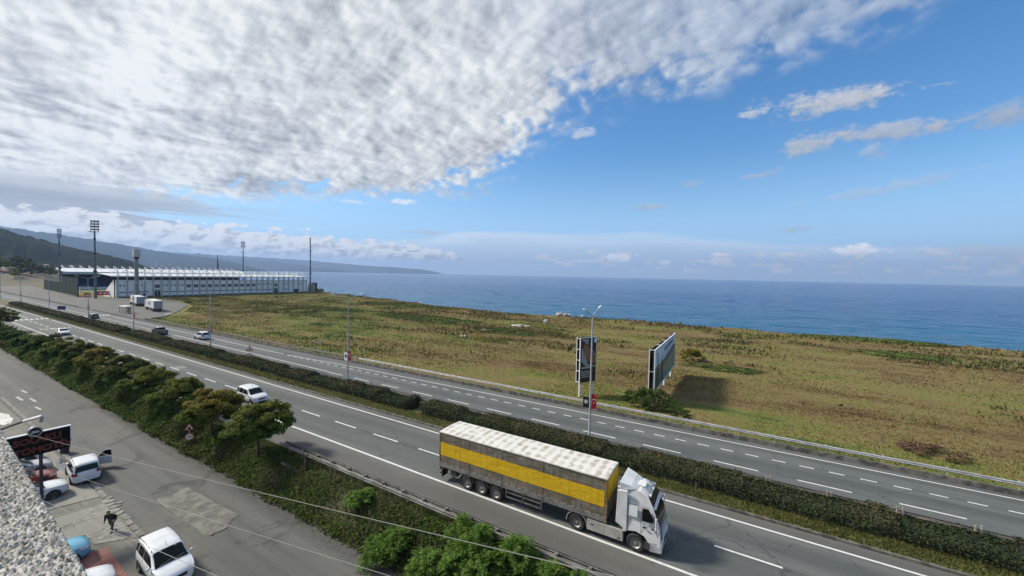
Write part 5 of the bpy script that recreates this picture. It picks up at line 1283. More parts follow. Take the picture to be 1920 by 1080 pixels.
for i in range(36):
    for dx in (0, .30 if i % 2 else .22):
        o = link('post', pmt, fp); o.location = (90 + i * 3.7 - .2 + dx, -.35 + 0.02 * (i % 3), random.uniform(-.04, .06)); o.rotation_euler = (random.uniform(-.04, .04), random.uniform(-.05, .05), 0)
# low concrete wall under the far rail, in cast lengths
kw = thing('kerb_wall', 'low weathered concrete wall along the far edge of the highway', 'low wall', (0, 45.6, 0))
km = MB().prism([(-.15, 0), (.15, 0), (.12, .42), (-.10, .42)], 0, 2.44, 'x').mesh('concrete_block', MATS['kerb_dark'])
km.transform(Matrix(((1, 0, 0, 0), (0, 1, 0, 0), (0, 0, 1, 0), (0, 0, 0, 1))))
x = -205.0
while x < 84:
    o = link('concrete_block', km, kw); o.location = (x, random.uniform(-.012, .012), random.uniform(-.015, .01)); x += 2.46
x = -440.0
while x < -226:
    o = link('concrete_block', km, kw); o.location = (x, random.uniform(-.012, .012), 0); x += 2.46

# ------------------------------------------------------------------ traffic signs
def text_mesh(s_, size, name='text', outline=None):
    cu = bpy.data.curves.new(name, 'FONT'); cu.body = s_; cu.size = size; cu.align_x = 'CENTER'; cu.align_y = 'CENTER'
    if outline: cu.fill_mode = 'NONE'; cu.bevel_depth = outline; cu.bevel_resolution = 1
    else: cu.extrude = 0.004
    cu.resolution_u = 4
    o = bpy.data.objects.new(name, cu); COL.objects.link(o)
    dg = bpy.context.evaluated_depsgraph_get(); me = bpy.data.meshes.new_from_object(o.evaluated_get(dg)); COL.objects.unlink(o); bpy.data.objects.remove(o); return me
SIGN_W = mat('sign_white', (0.72, 0.72, 0.70), rough=.4); SIGN_R = mat('sign_red', (0.45, 0.02, 0.02), rough=.4)
def disc(b, c, r, y0, y1, n=24): return b.cyl((c[0], y0, c[1]), (c[0], y1, c[1]), r, n=n)
def road_sign(x, y, z, rz, label, tri=True, num='50', h=2.6, s_=1.0, back=False):
    t_ = thing('speed_limit_sign', label, 'road sign', (x, y, z), rz)
    MB().cyl((0, .03, -.3), (0, .03, h), .035, n=8).build('post', METAL, t_)
    zc = h - 1.30 * s_ if tri else h - .40
    disc(MB(), (0, zc), .40 * s_, -.012, .0).build('plate', METAL if back else SIGN_R, t_)
    if not back:
        p = disc(MB(), (0, zc), .31 * s_, -.020, -.012).build('disc', SIGN_W, t_)
        m_ = text_mesh(num, .40 * s_); m_.materials.append(BLACK); o = link('digits', m_, p); o.location = (0, -.026, zc); o.rotation_euler = (R(90), 0, 0)
    if tri:
        q = .46 * s_; zt = h - .32 * s_
        tr = lambda k: [(math.cos(a) * q * k, zt + math.sin(a) * q * k) for a in (R(90), R(210), R(330))]
        MB().prism(tr(1.15), -.012, .0, 'y').build('warning_triangle', SIGN_R, t_); w = MB().prism(tr(.78), -.02, -.012, 'y').build('triangle_face', SIGN_W, t_)
        MB().prism([(-.14, zt - .16), (.14, zt - .16), (.10, zt + .02), (.0, zt + .12), (-.10, zt + .02)], -.026, -.02, 'y').build('symbol', BLACK, w)
    return t_
road_sign(-71.9, 34.6, .1, R(52), 'triangular warning sign over a 50 limit in the median hedge', h=3.0, s_=1.25)
road_sign(-47.2, 17.1, bz(17.1), R(62), 'triangular warning sign over a 50 limit on the near bank below the trees', h=2.35, s_=.95)
road_sign(-71.6, 47.2, 0, R(55), 'round speed limit sign at the edge of the field', tri=False, h=2.5, s_=1.0)
t_ = thing('direction_sign', 'small dark blue sign on two posts in the far median', 'road sign', (-192.6, 35.6, .1), R(60))
for x in (-.6, .6): MB().cyl((x, 0, -.1), (x, 0, 2.9), .05, n=8).build('post', METAL, t_)
MB().box(-.95, .95, -.06, -.02, 1.7, 2.9).build('sign_plate', mat('sign_blue', (0.02, 0.05, 0.13), rough=.5), t_)
tag(MB().cyl((-2.0, 31.85, .1), (-1.98, 31.83, 1.0), .025, n=6).build('marker_post', METAL_OLD), 'thin lone post in the grass of the median, right of the truck cab', 'post')

# ------------------------------------------------------------------ billboards
def print_mat(name, fn):
    m, t, b = mat_tree(name); p = pos(t); sp = t.new('ShaderNodeSeparateXYZ'); t.l.new(p, sp.inputs[0]); t.put(b.inputs['Base Color'], fn(t, p, sp)); b.inputs['Roughness'].default_value = 0.45; return m
def board(name, label, p0, p1, zb, zt, w0, posts):
    """double-faced V board: p0 near edge, p1 far edge of the face seen"""
    d = Vector((p1[0] - p0[0], p1[1] - p0[1], 0)); L = d.length; t_ = thing(name, label, 'billboard', (p0[0], p0[1], 0), math.atan2(d.y, d.x))
    return t_, L
# brown one with the timber print
t_, L = board('billboard', 'narrow brown billboard on two white posts behind the nearest street lamp', (-17.75, 49.5), (-16.35, 51.95), 1.95, 8.0, .5, 2)
zb, zt = 1.95, 8.05
MB().box(0, L, -.06, 0, zb, zt).build('panel', mat('board_brown', (0.035, 0.028, 0.024), rough=.5), t_)
fr = MB(); fr.box(-.05, .0, -.10, .0, zb - .05, zt + .05).box(-.05, .0, .60, .68, zb - .05, zt + .05).box(L, L + .06, -.10, .04, zb - .05, zt + .05).box(0, L, -.10, -.02, zt, zt + .06); fr.build('frame', WHITE, t_)
for k in range(5): MB().bar((-.03, -.05, zb + .1 + k * 1.48), (-.03, .60, zb + .1 + k * 1.48), .06, .06).build('strut', WHITE, t_)
MB().box(-.02, L, .60, .66, zb, zt).build('rear_panel', BLACK, t_)  # black stands in for the shade in the gap behind the board
pr = MB().prism([(.25, 5.2), (2.6, 4.4), (3.0, 5.4), (2.3, 6.3), (.7, 7.2)], -.075, -.062, 'y').build('print_timber', mat('print_tan', (0.30, 0.15, 0.075), (0.20, 0.095, 0.05), 3, .5), t_)
MB().prism([(.15, 7.9), (1.3, 7.0), (1.5, 7.9)], -.075, -.062, 'y').build('print_edge', mat('print_grey', (0.28, 0.28, 0.29), rough=.5), t_)
MB().prism([(.15, 4.9), (.30, 6.9), (.55, 6.2), (1.4, 4.4), (2.9, 4.1), (2.9, 3.9), (1.0, 4.1)], -.080, -.076, 'y').build('print_edge', mat('print_grey', (0.28, 0.28, 0.29), rough=.5), t_)
MB().box(2.45, 2.95, -.078, -.062, 7.35, 7.9).build('print_mark', WHITE_CLOTH, t_)
for k, (w, z) in enumerate([(1.9, 3.95), (1.55, 3.45), (1.65, 3.20), (1.4, 2.95), (1.5, 2.70)]): MB().box(.25, .25 + w, -.075, -.062, z - (.10 if k == 0 else .05), z + (.10 if k == 0 else .05)).build('print_line', mat('print_pale', (0.42, 0.40, 0.38), rough=.5), t_)
for x in (.35, L - .3): MB().cyl((x, .28, -.3), (x, .28, zt - .4), .16, n=12).build('post', WHITE, t_)
# big one with the seaside town
t_, L = board('billboard', 'wide landscape billboard on white posts with a bushy shrub at its near end', (-8.65, 52.3), (-8.5, 70.8), 1.2, 6.9, 1.4, 4)
zb, zt = 1.55, 7.0
sky_p = print_mat('print_seaside', lambda t, p, sp: t.mix(t.ss(t.add(sp.outputs[2], t.mul(t.noise(p, .8, 4, .6), .8)), 4.9, 5.1),
        t.mix(t.ss(t.add(sp.outputs[2], t.mul(sp.outputs[0], .03)), 2.6, 3.0), (0.06, 0.20, 0.18), t.mix(t.ss(t.noise(t.scalev(p, (1, 1, 2)), 2.2, 6, .7), .42, .6), (0.07, 0.10, 0.055), (0.34, 0.33, 0.27))),
        t.mix(t.ss(t.noise(t.scalev(p, (.3, 1, .9)), 1.0, 5, .6), .4, .65), (0.30, 0.46, 0.62), (0.62, 0.68, 0.72))))
MB().box(0, L, -.06, 0, zb, zt).build('panel', sky_p, t_)
b = MB()
b.box(-.08, 0, -.12, .0, zb - .06, zt + .08).box(L, L + .08, -.12, .0, zb - .06, zt + .08).box(0, L, -.12, .02, zt, zt + .10).box(0, L, -.12, .02, zb - .10, zb); b.build('frame', WHITE, t_)
MB().hexa([(-.05, .58, zb), (L, .25, zb), (L, .33, zb), (-.05, .66, zb)], [(-.05, .58, zt), (L, .25, zt), (L, .33, zt), (-.05, .66, zt)]).build('rear_panel', BLACK, t_); MB().box(-.10, -.05, .56, .68, zb - .05, zt + .06).build('rear_frame', WHITE, t_); MB().box(0, L, .0, .03, zb, zt).build('inner_face', BLACK, t_)  # black rear and inner faces put the darkness of the gap into colour
for x in (.0, 4.6, 9.2, 13.8, 18.3):
    y = .62 - .33 * x / L; MB().bar((x, 0, zt + .03), (x, y, zt + .03), .14, .08).build('strut', WHITE, t_)
for z in (zb, 4.2): MB().bar((-.03, 0, z), (-.03, .60, z), .06, .06).build('strut', WHITE, t_)
dk = mat('print_dark_green', (0.022, 0.035, 0.030), (0.040, 0.052, 0.048), 2, .5)
MB().prism([(1.3, zb + .1), (3.6, zb + .1), (3.6, 3.8), (3.0, 4.5), (2.45, 4.8), (1.8, 4.4), (1.3, 3.6)], -.075, -.062, 'y').build('print_tower', dk, t_)
MB().prism([(4.7, zb + .1), (6.7, zb + .1), (6.8, 4.5), (5.7, 5.0), (4.6, 4.3)], -.075, -.062, 'y').build('print_tower', mat('print_slate', (0.05, 0.055, 0.06), rough=.5), t_)
MB().prism([(2.3, 4.7), (2.6, 4.7), (2.52, 6.3), (2.38, 6.3)], -.078, -.066, 'y').build('print_spire', dk, t_)
MB().prism([(7.0, 4.5), (9.8, 4.9), (12.5, 5.0), (15.5, 5.5), (18.2, 5.4), (18.2, 4.8), (13.2, 4.4), (9.1, 4.1), (7.0, 3.9)], -.073, -.062, 'y').build('print_ridge', mat('print_ridge', (0.035, 0.06, 0.035), (0.06, 0.09, 0.06), 2, .5), t_)
for i, (x, w) in enumerate([(7.5, 1.1), (8.8, .8), (9.8, 1.2), (11.6, .7), (12.4, 1.2), (13.8, .8), (14.8, 1.1)]): MB().box(x, x + w, -.075, -.062, 5.75 + .04 * i, 6.25 + .04 * i).build('print_letter', mat('print_indigo', (0.06, 0.09, 0.19), rough=.5), t_)
for x in (1.4, 5.6, 10.6, 17.0): MB().cyl((x, .30, -.4), (x, .30, zt - .5), .15, n=12).build('post', WHITE, t_)

# ------------------------------------------------------------------ stadium
ST_W = mat('stadium_wall', (0.80, 0.795, 0.78), (0.72, 0.72, 0.71), .15, .75, kind='pos', vec=(1, 1, .2))
ST_C = mat('stadium_column', (0.38, 0.39, 0.39), (0.45, 0.455, 0.455), .5, .8)
ROOFM = mat('roof_sheet_white', (0.68, 0.70, 0.70), (0.58, 0.60, 0.61), .2, .45, kind='pos')
STEEL_W = mat('white_steel', (0.66, 0.67, 0.67), rough=.5)
WIN = mat('window_dark', (0.018, 0.024, 0.032), (0.035, 0.045, 0.055), 1.0, .12)
X0 = -282.0
st = thing('grandstand', 'long white grandstand wall with grey columns and a trussed white roof', 'grandstand', (X0, 70.6, 0)); Y1 = 105.2
MB().box(-.6, 0, 0, Y1, 0, 9.35).build('wall', ST_W, st)
for y in (0, Y1 - .4): MB().prism([(0, 0), (0, 9.35), (-2.0, 9.35), (-17.5, 1.4), (-17.5, 0)], y, y + .4, 'y').build('end_wall', ST_W, st)
sl = MB(); 
for k in range(14): sl.box(-2 - (k + 1) * 1.1, -2 - k * 1.1, .4, Y1 - .4, 8.9 - k * .56 - .6, 8.9 - k * .56)
sl.build('seating_tiers', mat('seat_blue', (0.02, 0.035, 0.12), (0.03, 0.05, 0.16), 1, .6), st)
MB().box(-.05, .35, -.4, Y1 + .4, -.2, .55).build('plinth', mat('plinth_dark', (0.05, 0.055, 0.06), rough=.9), st)
cm = MB().box(-.05, .55, -.28, .28, 0, 11.35).mesh('column', ST_C)
cols = [1.2 + 3.6 * k for k in range(29)]
for y in cols: o = link('column', cm, st); o.location.y = y
win = MB(); wfr = MB()
for i in range(3):
    for j in range(2): win.box(.0, .05, -1.05 + i * .72, -.40 + i * .72, j * .92, j * .92 + .80)
win = win.mesh('window', WIN)
slot = MB().box(.0, .05, -1.35, 1.35, 0, .42).mesh('slot_window', WIN); small = MB().box(.0, .05, -.24, .24, 0, 1.0).mesh('small_window', WIN)
def put(me, n, y, z):
    o = link(n, me, st); o.location = (.015, y, z)
door = MB().box(0, .05, -1.25, -.1, 0, 2.5).box(0, .05, .1, 1.25, 0, 2.5).box(0, .05, -1.25, 1.25, 2.65, 3.1).mesh('door', WIN); vent = MB().box(0, .05, -.5, .5, 0, .3).mesh('vent', ST_C)
for k in range(28):
    y = cols[k] + 1.8
    if k in (0, 5, 6, 7, 19, 20, 21, 24, 27): put(small, 'small_window', y - .75, 5.9); put(small, 'small_window', y + .65, 5.9)
    if k in (2,): put(small, 'small_window', y + .6, 5.9)
    if k in (4, 22) or 8 <= k <= 18: put(win, 'window', y, 5.0)
    if k in (4, 22): put(door, 'door', y, 0.56); put(vent, 'vent', y, 3.9)
    if k in (0, 1, 2, 5, 6, 7) or 8 <= k <= 21 or k == 24: put(slot, 'slot_window', y, 2.55)
    if k in (1, 6, 14): put(vent, 'vent', y, 3.6 if k == 1 else 1.3)
MB().box(.0, 1.6, 94.5, 99.5, 2.6, 2.85).build('door_canopy', ST_C, st); MB().box(.02, .07, 95.5, 98.5, .55, 2.6).build('door', WIN, st)
# roof: deck rising away from the camera, edge beam, one truss per column
dk_ = MB().hexa([(2.2, -1.6, 11.35), (2.2, Y1 + .6, 11.35), (-18, Y1 + .6, 12.35), (-18, -1.6, 12.35)], [(2.2, -1.6, 11.65), (2.2, Y1 + .6, 11.65), (-18, Y1 + .6, 12.70), (-18, -1.6, 12.70)]).build('roof', ROOFM, st)
MB().box(2.2, 2.45, -1.7, Y1 + .7, 11.05, 11.72).build('eave_beam', STEEL_W, st); MB().box(-18.3, -18, -1.7, Y1 + .7, 12.2, 12.8).build('eave_beam', STEEL_W, st)
tr = MB(); tr.bar((-.3, 0, 11.6), (-.3, 0, 15.0), .36, .36); tr.bar((-.3, 0, 15.0), (-13, 0, 12.5), .26, .26); tr.bar((-.3, 0, 15.0), (2.3, 0, 11.7), .26, .26)
for x in (-3.5, -6.7, -9.9): tr.bar((x, 0, 11.9 - x * .03), (x, 0, 15.0 + (x + .3) * .197), .12, .12)
tr = tr.mesh('roof_truss', STEEL_W)
dg_ = MB(); dg_.bar((-.3, 0, 15.0), (-.3, 3.6, 11.7), .22, .22); dg_ = dg_.mesh('roof_brace', STEEL_W)
dg2 = MB(); dg2.bar((-.3, 0, 11.7), (-.3, 3.6, 15.0), .22, .22); dg2 = dg2.mesh('roof_brace', STEEL_W)
for k, y in enumerate(cols):
    o = link('roof_truss', tr, st); o.location.y = y
    if k < 28 and k % 4 in (0, 3): o = link('roof_brace', dg_ if k % 4 == 3 else dg2, st); o.location.y = y; 
    if k < 28 and k % 4 in (1, 2): o = link('roof_brace', dg_ if k % 4 == 1 else dg2, st); o.location.y = y
MB().box(-.42, -.18, 1, Y1 - 2, 13.3, 13.42).build('roof_purlin', STEEL_W, st)
MB().prism([(1.2, 0), (2.0, 0), (1.6, 9.35), (1.2, 9.35)], -.0, .2, 'y').build('end_buttress', ST_W, st)
# stand across the pitch
fs = thing('grandstand', 'far grandstand with a dark blue interior showing left of the white wall', 'grandstand', (-398, 76, 0)); L = 112
MB().box(-14, -13, 0, L, 0, 13).build('back_wall', mat('stand_blue', (0.012, 0.020, 0.062), (0.018, 0.030, 0.085), .6, .7), fs)
s2 = MB()
for k in range(12): s2.box(-13 + k * 1.0, -12 + k * 1.0, 0, L, 0, 7.5 - k * .55)
s2.build('seating_tiers', mat('seat_navy', (0.012, 0.022, 0.075), (0.018, 0.030, 0.095), 1.0, .7), fs)
MB().box(-1, -.6, 0, L, 0, 1.4).build('front_wall', ST_W, fs)
MB().hexa([(3, -2, 11.9), (3, L + 2, 11.9), (-16, L + 2, 14.3), (-16, -2, 14.3)], [(3, -2, 12.3), (3, L + 2, 12.3), (-16, L + 2, 14.7), (-16, -2, 14.7)]).build('roof', ROOFM, fs)
MB().box(3, 3.4, -2.2, L + 2.2, 10.6, 12.35).build('eave_fascia', mat('fascia_grey', (0.40, 0.43, 0.46), rough=.6), fs)
t2 = MB(); t2.bar((-13, 0, 13.9), (-13, 0, 16.6), .28, .28); t2.bar((-13, 0, 16.6), (-1, 0, 12.9), .24, .24); t2.bar((-13, 0, 16.6), (-13, 3.4, 14.3), .18, .18); t2 = t2.mesh('roof_truss', STEEL_W)
for k in range(25): o = link('roof_truss', t2, fs); o.location.y = .3 + k * 4.4
for y in (-1.2, -.4): MB().bar((-10, y, 0), (-13 + 3 * (y + 1.2), y, 14.2), .4, .4).build('end_strut', STEEL_W, fs)
poly_sheet('pitch', [(-383, 74), (-303, 74), (-303, 184), (-383, 184)], 0.16, 'median').data.materials[0] = mat('pitch_grass', (0.055, 0.105, 0.022), (0.075, 0.13, 0.03), .1, .9, kind='pos')

# floodlight masts
def mast(x, y, h, face, label, lattice=True):
    t_ = thing('floodlight_mast', label, 'floodlight mast', (x, y, 0), face, 'floodlight masts of the stadium')
    MB().cyl((0, 0, -.3), (0, 0, h - 3), .62, .30, 12).build('pole', mat('mast_grey', (0.12, 0.13, 0.14), (0.17, 0.18, 0.19), 1, .5, .4), t_, 40)
    for z, r_ in ((h * .36, .75), (h * .60, .62), (h * .80, .5)): MB().cyl((0, 0, z), (0, 0, z + .8), r_, n=10).build('service_box', DARK, t_)
    MB().box(-.5, .3, -2.3, 2.3, h - 3.6, h - 3.4).build('platform', DARK, t_)
    b = MB()
    for y_ in (-1.6, 0, 1.6): b.bar((0, y_, h - 3.6), (.0, y_, h + 2.6), .16, .16)
    for z in (h - 2.4, h - .6, h + 1.2): b.bar((0, -1.7, z), (0, 1.7, z), .12, .12)
    b.build('head_frame', DARK, t_)
    fm = MB().box(.1, .5, -.36, .36, -.30, .30).mesh('floodlight', mat('flood_dark', (0.045, 0.05, 0.055), rough=.4))
    for z in (h - 2.2, h - .9, h + .5, h + 1.9):
        for y_ in (-1.35, -.48, .48, 1.35): o = link('floodlight', fm, t_); o.location = (0, y_, z); o.rotation_euler = (0, R(18), 0)
mast(-279.6, 63.1, 37.2, R(130), 'tallest floodlight mast, in front of the blue stand'); mast(-282, 178.5, 39.0, R(-130), 'floodlight mast at the seaward end of the white wall')
mast(-400, 73.4, 39.0, R(50), 'floodlight mast behind the green wall'); mast(-402, 188, 40.0, R(-50), 'floodlight mast rising behind the roof near the flag')
t_ = thing('telecom_tower', 'grey round tower with a pale square cabinet on top in front of the white wall', 'tower', (-259.8, 73.1, 0))
MB().cyl((0, 0, -.2), (0, 0, 20.6), .85, .72, 16).build('shaft', mat('tower_concrete', (0.24, 0.245, 0.24), (0.19, 0.195, 0.19), .8, .8), t_, 40); MB().box(-1.25, 1.25, -1.25, 1.25, 21.5, 25.2).build('cabinet', mat('cabinet_pale', (0.46, 0.46, 0.43), (0.40, 0.40, 0.37), 1, .6), t_, bevel=.05); MB().cyl((0, 0, 20.5), (0, 0, 21.6), .9, 1.05, 16).build('collar', DARK, t_)
t_ = thing('flag_pole', 'flag pole with a furled red flag rising behind the stadium roof', 'flag pole', (-330, 137, 0)); MB().cyl((0, 0, 0), (0, 0, 26.5), .16, .07, 8).build('pole', METAL, t_)
fv = [(math.sin(z * 1.2) * .15, .35 + .30 * math.sin(z * .9 + k), z) for k in (0, 2) for z in np.linspace(16, 25.6, 12)]
MB().prism([(.05, 16.2), (.75, 17.2), (.85, 19.5), (.55, 22), (.35, 25.4), (.05, 25.6)], -.15, .15, 'x').build('flag', mat('flag_deep_red', (0.26, 0.02, 0.03), rough=.8), t_)
# gatehouse and fences at the seaward end
t_ = thing('pump_house', 'small pale block-house by the shore at the end of the white wall', 'hut', (-284.5, 181.3, 0)); MB().box(-2, 2, -2.0, 1.6, 0, 6.4).build('wall', mat('hut_pale', (0.33, 0.30, 0.26), (0.26, 0.24, 0.21), 1, .8), t_); MB().box(-2, 2.05, 1.62, 3.2, 0, 7.0).build('side_block', DARK, t_); MB().box(-2.2, 2.25, -2.2, 3.3, 7.0, 7.2).build('roof', DARK, t_); MB().box(-2, 1.5, 3.25, 9.0, 0, 2.4).build('yard_wall', MATS['kerb'], t_)
t_ = thing('wire_fence', 'thin wire fence frame beside the block-house at the shore', 'fence', (-284, 184.5, 0))
for y in (0, 3.2, 4.2): MB().cyl((0, y, 2.3), (0, y, 5.6), .06, n=6).build('post', METAL_OLD, t_)
MB().bar((0, 0, 5.6), (0, 4.2, 5.6), .07, .07).build('rail', METAL_OLD, t_)
# dark green wall with a net on top
dv = Vector((-298.7 + 401, 60.9 - 66.6, 0)); L = dv.length
t_ = thing('green_wall', 'long dark green corrugated wall with a grey net above it', 'wall', (-401, 66.6, 0), math.atan2(dv.y, dv.x))
GW = mat('corrugated_green', (0.010, 0.026, 0.016), (0.016, 0.036, 0.022), .5, .6)
MB().box(0, L, 0, .3, 0, 6.6).build('panel', GW, t_)
rb = MB().box(-.12, .12, -.14, .0, 0, 6.7).mesh('rib', mat('rib_green', (0.022, 0.045, 0.030), rough=.6))
for k in range(27): o = link('rib', rb, t_); o.location.x = .2 + k * L / 26.2
MB().box(0, L, -.4, .5, 0, .35).build('plinth', MATS['kerb'], t_)
for k in range(18): MB().cyl((k * L / 17, .15, 6.6), (k * L / 17, .15, 10.2), .06, n=6).build('net_post', METAL_OLD, t_)
nb_ = MB()
for z in np.linspace(6.9, 10.1, 9): nb_.bar((0, .15, z), (L, .15, z), .05, .05)
for k in range(120): nb_.bar((k * L / 119, .15, 6.7), (k * L / 119, .15, 10.1), .04, .04)
tag(nb_.build('net', METAL_OLD, t_), kind='stuff')
# gate things
t_ = thing('gate_frame', 'white metal gate frame at the end of the green wall', 'gate', (-296.5, 61.2, .14), R(0))
for y in (0, 3.4): MB().bar((0, y, 0), (0, y, 5.6), .16, .16).build('post', STEEL_W, t_)
for z in (3.4, 5.5): MB().bar((0, 0, z), (0, 3.4, z), .14, .14).build('rail', STEEL_W, t_)
t_ = thing('barrier', 'orange plastic barrier at the stadium gate', 'barrier', (-294, 61.4, .14)); MB().prism([(0, 0), (3.2, 0), (3.0, 1.2), (2.6, 2.4), (.5, 2.4), (.2, 1.2)], 0, 1.2, 'x').build('body', mat('barrier_orange', (0.50, 0.16, 0.03), rough=.5), t_, bevel=.08); MB().box(1.2, 1.25, .5, 2.6, .5, 1.0).build('stripe', WHITE, t_)
t_ = thing('banner', 'red banner with white marks tied to a rail at the stadium gate', 'banner', (-290, 66.0, .14), R(90))
for x in (0, 5.8): MB().cyl((x, 0, 0), (x, 0, 3.2), .07, n=6).build('post', METAL, t_)
MB().box(.05, 5.75, -.03, .03, 1.0, 3.1).build('cloth', mat('banner_red', (0.42, 0.035, 0.05), rough=.7), t_)
for x in (.9, 2.4, 3.7): MB().box(x, x + .8, -.05, .05, 1.7, 2.4).build('mark', WHITE_CLOTH, t_)
make_car('hatch', 'parked_car', 'small white car parked at the stadium gate by the red banner', 'car', P_WHITE, (-287.5, 74.0, .14), R(80), None)
# parked trailers
def trailer(name, label, x, y, rz, cabm, cabside):
    t_ = thing(name, label, 'truck', (x, y, .14), rz)
    MB().box(0, 13.6, -1.25, 1.25, 1.15, 4.0).build('load_box', mat('box_white', (0.62, 0.63, 0.62), (0.54, 0.55, 0.54), .6, .5), t_, bevel=.04)
    MB().box(-.03, 0, -1.2, 1.2, 1.2, 3.95).build('rear_doors', mat('rear_grey', (0.27, 0.28, 0.28), rough=.5), t_)
    MB().box(.2, 13.4, -1.0, 1.0, .75, 1.15).build('chassis', CHASSIS, t_)
    for xx_ in (2.2, 3.5, 4.8):
        for yy_ in (-1.05, 1.05): add_wheel(t_, xx_, yy_, .52, .36, 'trailer', True)
    for yy_ in (-1.05, 1.05): add_wheel(t_, 12.6, yy_, .52, .36, 'drive', True); add_wheel(t_, 15.8, yy_, .52, .34, 'steer', True)
    cp = [(14.0, .7), (14.0, 3.4), (14.6, 3.7), (15.9, 3.4), (16.4, 1.9), (16.5, .6)]; MB().prism(cp, -1.22, 1.22, 'y').build('cab', cabm, t_, bevel=.06)
    MB().hexa([(16.02, -1.1, 2.0), (16.44, -1.1, 2.0), (16.44, 1.1, 2.0), (16.02, 1.1, 2.0)], [(15.6, -1.1, 2.9), (16.14, -1.1, 2.9), (16.14, 1.1, 2.9), (15.6, 1.1, 2.9)]).build('windscreen', GLASS, t_)
    for s_ in (-1, 1): MB().box(15.2, 15.9, s_ * 1.24 - .01, s_ * 1.24 + .01, 2.0, 2.8).build('side_window', GLASS, t_)
    lg = mat('logo_slate', (0.10, 0.13, 0.20), rough=.5)
    for s_ in (-1, 1):
        for i, (a, w, z0, z1) in enumerate([(5.6, .5, 1.9, 3.5), (6.5, .9, 2.1, 3.3), (7.8, 1.0, 2.1, 3.3), (9.2, .8, 2.2, 3.2)]): MB().box(a, a + w, s_ * 1.255 - .008, s_ * 1.255 + .008, z0, z1).build('logo_mark', lg, t_)
trailer('parked_truck', 'white box trailer with pale logo parked nearer the field, rear doors towards the camera', -183.4, 57.4, R(172), P_WHITE, 1)
trailer('parked_truck', 'white box trailer truck with a yellow cab parked beyond the other trailer', -213.5, 61.2, R(172), paint('yellow', (0.50, 0.33, 0.03)), 1)
t_ = thing('bus_shelter', 'open bus shelter with a white roof beside the far carriageway', 'bus shelter', (-187.5, 48.2, .14), R(0))
for x in (0, 2.2, 4.4):
    for y in (0, 1.7): MB().cyl((x, y, 0), (x, y, 2.35), .07, n=8).build('post', DARK, t_)
MB().box(-.3, 4.7, -.2, 1.9, 2.35, 2.55).build('roof', ROOFM, t_, bevel=.03); MB().box(0, 4.4, 1.68, 1.72, .4, 2.2).build('rear_panel', mat('shelter_glass', (0.05, 0.06, 0.065), rough=.15), t_); MB().box(.4, 4.0, 1.1, 1.5, .42, .5).build('bench', DARK, t_)
t_ = thing('kiosk', 'small white kiosk with a dark roof at the foot of the grandstand wall', 'kiosk', (-278.5, 79.5, 0)); MB().box(0, 2.2, 0, 2.6, 0, 2.9).build('wall', STEEL_W, t_); MB().box(-.3, 2.5, -.5, 3.1, 2.9, 3.2).build('roof', DARK, t_); MB().box(2.2, 2.25, .6, 1.9, 1.1, 2.2).build('window', WIN, t_)
t_ = thing('billboard', 'small red billboard on a post beyond the parking lot at the left edge', 'billboard', (-610, 78.5, 0), R(85)); MB().box(-6.5, 5.5, -.2, .2, 5.5, 10.0).build('panel', mat('board_red', (0.30, 0.03, 0.035), (0.36, 0.09, 0.09), .5, .6), t_); MB().cyl((0, 0, 0), (0, 0, 5.6), .4, n=8).build('post', STEEL_W, t_)
for x in (-4.5, -1.5, 2.0): MB().box(x, x + 1.8, -.24, -.18, 7.2, 8.4).build('mark', WHITE_CLOTH, t_)
# houses low on the coast hills
rngh = random.Random(5)
def house(x, y, z, w, d, h, m, label, cat='house'):
    t_ = thing('hill_house', label, cat, (x, y, z), rngh.uniform(0, 3.1), 'pale houses at the foot of the coast hills')
    MB().box(-w / 2, w / 2, -d / 2, d / 2, -6, h).build('wall', m, t_); MB().prism([(-w / 2 - .6, h), (w / 2 + .6, h), (0, h + w * .22)], -d / 2 - .6, d / 2 + .6, 'y').build('roof', mat('roof_tile', (0.22, 0.10, 0.07), (0.28, 0.14, 0.10), .3, .8), t_)
HW = [mat('house_pale', (0.55, 0.53, 0.49), rough=.8), mat('house_grey', (0.40, 0.41, 0.42), rough=.8)]
HOUSES = []
for az, D, z in [(-79.7, 1190, 8), (-79.1, 1195, 6), (-78.5, 1200, 12), (-78.9, 1230, 20), (-80.4, 1230, 22), (-77.6, 1200, 5), (-76.6, 1210, 4)]: HOUSES.append((az, D, z * .6, 5.5))
for az, D, z in [(-72.6, 3080, 30), (-72.2, 3060, 18), (-71.6, 3070, 22), (-71.0, 3060, 12), (-70.1, 3070, 24), (-69.0, 3060, 10)]: HOUSES.append((az, D, z, 15))
for i, (az, D, z, w) in enumerate(HOUSES): house(D * math.sin(R(az)), D * math.cos(R(az)), z, w, w * 1.3, w * .7, HW[i % 2], 'pale house among the trees at the foot of the coast hill' if D < 2000 else 'tiny pale building on the shore of the far hill')
